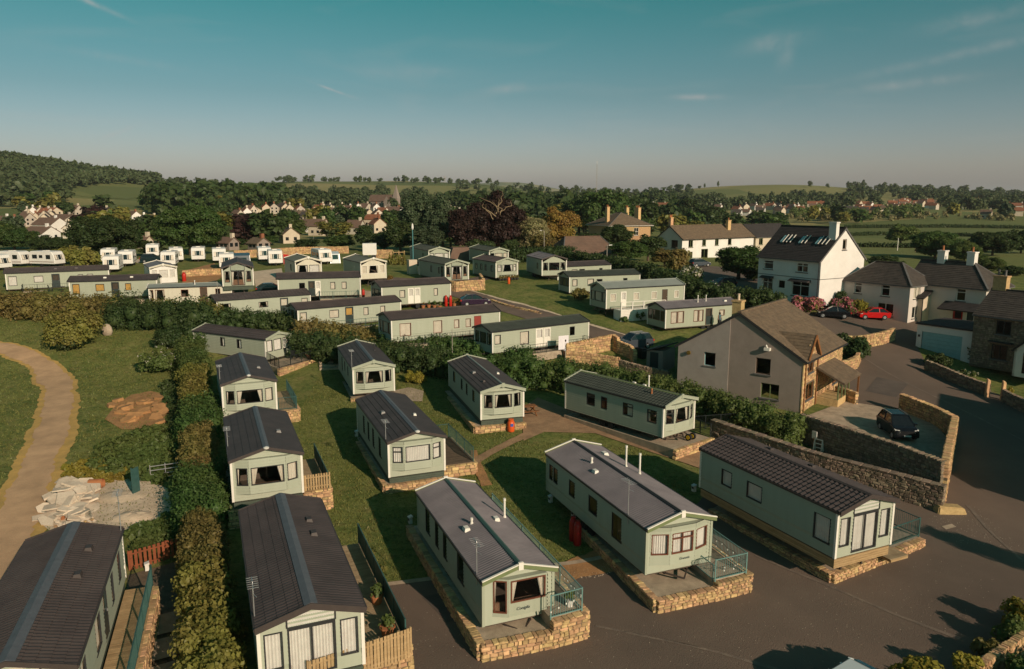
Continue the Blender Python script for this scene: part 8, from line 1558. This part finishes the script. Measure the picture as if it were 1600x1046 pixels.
# people
def person(label, p, rz, dress, hair='hair', frock=True, pose=0.0):
    t = thing('person', label, 'person', p, rz); J = dict(pel=(0, 0, .93), che=(0, .0, 1.25), nec=(0, 0, 1.45), hea=(0, -.01, 1.58), top=(0, -.01, 1.68)); e = [('pel', 'che'), ('che', 'nec'), ('nec', 'hea'), ('hea', 'top')]; rad_ = dict(pel=.13, che=.14, nec=.055, hea=.10, top=.075)
    for s, n in ((-1, 'l'), (1, 'r')):
        J.update({'sh' + n: (s * .17, 0, 1.40), 'el' + n: (s * (.24), .02, 1.14), 'wr' + n: (s * .25, -.06 - pose, .92), 'ha' + n: (s * .25, -.08 - pose, .82), 'hi' + n: (s * .09, 0, .88), 'kn' + n: (s * .10, -.02 + s * .05, .50), 'an' + n: (s * .10, .02 + s * .05, .09), 'to' + n: (s * .11, -.14 + s * .05, .04)})
        e += [('che', 'sh' + n), ('sh' + n, 'el' + n), ('el' + n, 'wr' + n), ('wr' + n, 'ha' + n), ('pel', 'hi' + n), ('hi' + n, 'kn' + n), ('kn' + n, 'an' + n), ('an' + n, 'to' + n)]; rad_.update({'sh' + n: .06, 'el' + n: .042, 'wr' + n: .032, 'ha' + n: .038, 'hi' + n: .085, 'kn' + n: .058, 'an' + n: .042, 'to' + n: .035})
    ks = list(J); me = bpy.data.meshes.new('body'); me.from_pydata([J[k] for k in ks], [(ks.index(a), ks.index(b)) for a, b in e], []); o = bpy.data.objects.new('body', me); C.objects.link(o); o.modifiers.new('skin', 'SKIN'); sub = o.modifiers.new('sub', 'SUBSURF'); sub.levels = 1
    for i, k in enumerate(ks): me.skin_vertices[0].data[i].radius = (rad_[k],) * 2; me.skin_vertices[0].data[i].use_root = k == 'pel'
    dg = bpy.context.evaluated_depsgraph_get(); m2 = bpy.data.meshes.new_from_object(o.evaluated_get(dg)); bpy.data.objects.remove(o); m2.materials.clear(); m2.materials.append(MATS['skin']); link('body', m2, t)
    mb = MB(); mb.lathe((0, 0, 0), [(.06, 1.47), (.19, 1.41), (.20, 1.25), (.16, 1.08), (.22, .9), (.30, .52 if frock else .86)][::-1], 14); o = mb.build('dress' if frock else 'top', dress, t, smooth=True); o.scale = (1, .72, 1)
    mb = MB(); mb.lathe((0, .02, 0), [(.06, 1.42), (.115, 1.52), (.125, 1.62), (.09, 1.71), (.02, 1.735)], 12); mb.build('hair', hair, t, smooth=True)
    if not frock: mb = MB(); mb.hexa([(-.17, -.12, .1), (.17, -.12, .1), (.17, .12, .1), (-.17, .12, .1)], [(-.19, -.14, .98), (.19, -.14, .98), (.19, .14, .98), (-.19, .14, .98)]); mb.build('trousers', 'dark_trim', t)
    return t
g = G(883, 561); person('person in a long white dress standing between the sunlit stone walls', (g.x, g.y, g.z + .35), rad(150), 'cloth_white')
q = world('N1', -1.6, UN['N1']['W'] / 2 + 1.0); person('person in a teal top by the door of the mauve roofed caravan', (q.x, q.y, UN['N1']['z'] - .1), rad(30), 'cloth_teal', frock=False)
# script name on the two front panels nearest the camera
def script_on(par, txt, A, d_, nn, size, m):
    cu = bpy.data.curves.new('lettering', 'FONT'); cu.body = txt; cu.size = size; cu.shear = .35; cu.extrude = .002; o = bpy.data.objects.new('lettering', cu); C.objects.link(o); dg = bpy.context.evaluated_depsgraph_get(); me = bpy.data.meshes.new_from_object(o.evaluated_get(dg)); bpy.data.objects.remove(o); me.materials.append(MATS[m]); o = link('lettering', me, par); M_ = Matrix((d_.to_4d(), Vector((0, 0, 1, 0)), nn.to_4d(), (0, 0, 0, 1))).transposed(); M_.translation = A; o.matrix_local = M_; return o
uC = UN['C']; xf = uC['L'] / 2 - .24; script_on(tC, 'Coniglia', Vector((xf + .37, -.25, .62)), Vector((0, 1, 0)), Vector((1, 0, 0)), .19, 'car_grey')
uD = UN['D']; xf = uD['L'] / 2 - .24; script_on(tD, 'Granada', Vector((xf + .365, -.2, .60)), Vector((0, 1, 0)), Vector((1, 0, 0)), .17, 'car_grey')

def pebbles(name, poly, n, s0, s1, m):
    P = [G(*q) for q in poly]; xs = [p.x for p in P]; ys = [p.y for p in P]; V = []; T = []; k = 0
    while k < n:
        a_, b_ = R.uniform(min(xs), max(xs)), R.uniform(min(ys), max(ys))
        if not in_poly(a_, b_, [(p.x, p.y) for p in P]): continue
        s = R.uniform(s0, s1); z = zg(a_, b_) + .04; o = len(V); th = R.uniform(0, 6.28)
        V += [(a_ + s * math.cos(th + i * 2.09), b_ + s * math.sin(th + i * 2.09), z) for i in range(3)] + [(a_, b_, z + s * .8)]; T += [(o, o + 1, o + 3), (o + 1, o + 2, o + 3), (o + 2, o, o + 3)]; k += 1
    stuff(link(name, npmesh(name, V, T, m)))
pebbles('gravel', [(600, 1200), (600, 925), (900, 1000), (1180, 930), (1440, 870), (1560, 900), (1500, 1000), (1300, 1100)], 700, .012, .035, 'flag')
pebbles('gravel', [(870, 905), (985, 868), (1000, 880), (930, 905)], 260, .02, .05, 'sand')
pebbles('gravel', [(70, 830), (150, 745), (270, 760), (275, 800), (160, 838)], 500, .03, .09, 'flag')
pebbles('gravel', [(1450, 810), (1520, 790), (1600, 860), (1480, 850)], 200, .02, .04, 'flag')
# ------------------------------------------------------------------ the air
hz = bpy.data.materials.new('haze'); hz.use_nodes = True; t_ = hz.node_tree; t_.nodes.clear(); o_ = t_.nodes.new('ShaderNodeOutputMaterial'); pv = t_.nodes.new('ShaderNodeVolumePrincipled'); pv.inputs['Color'].default_value = (.92, .94, .97, 1); pv.inputs['Density'].default_value = .00008; pv.inputs['Anisotropy'].default_value = .2
t_.links.new(pv.outputs[0], o_.inputs['Volume']); mb = MB(); mb.box((-11000, -11000, -6), (11000, 11000, 175)); stuff(mb.build('haze', hz))
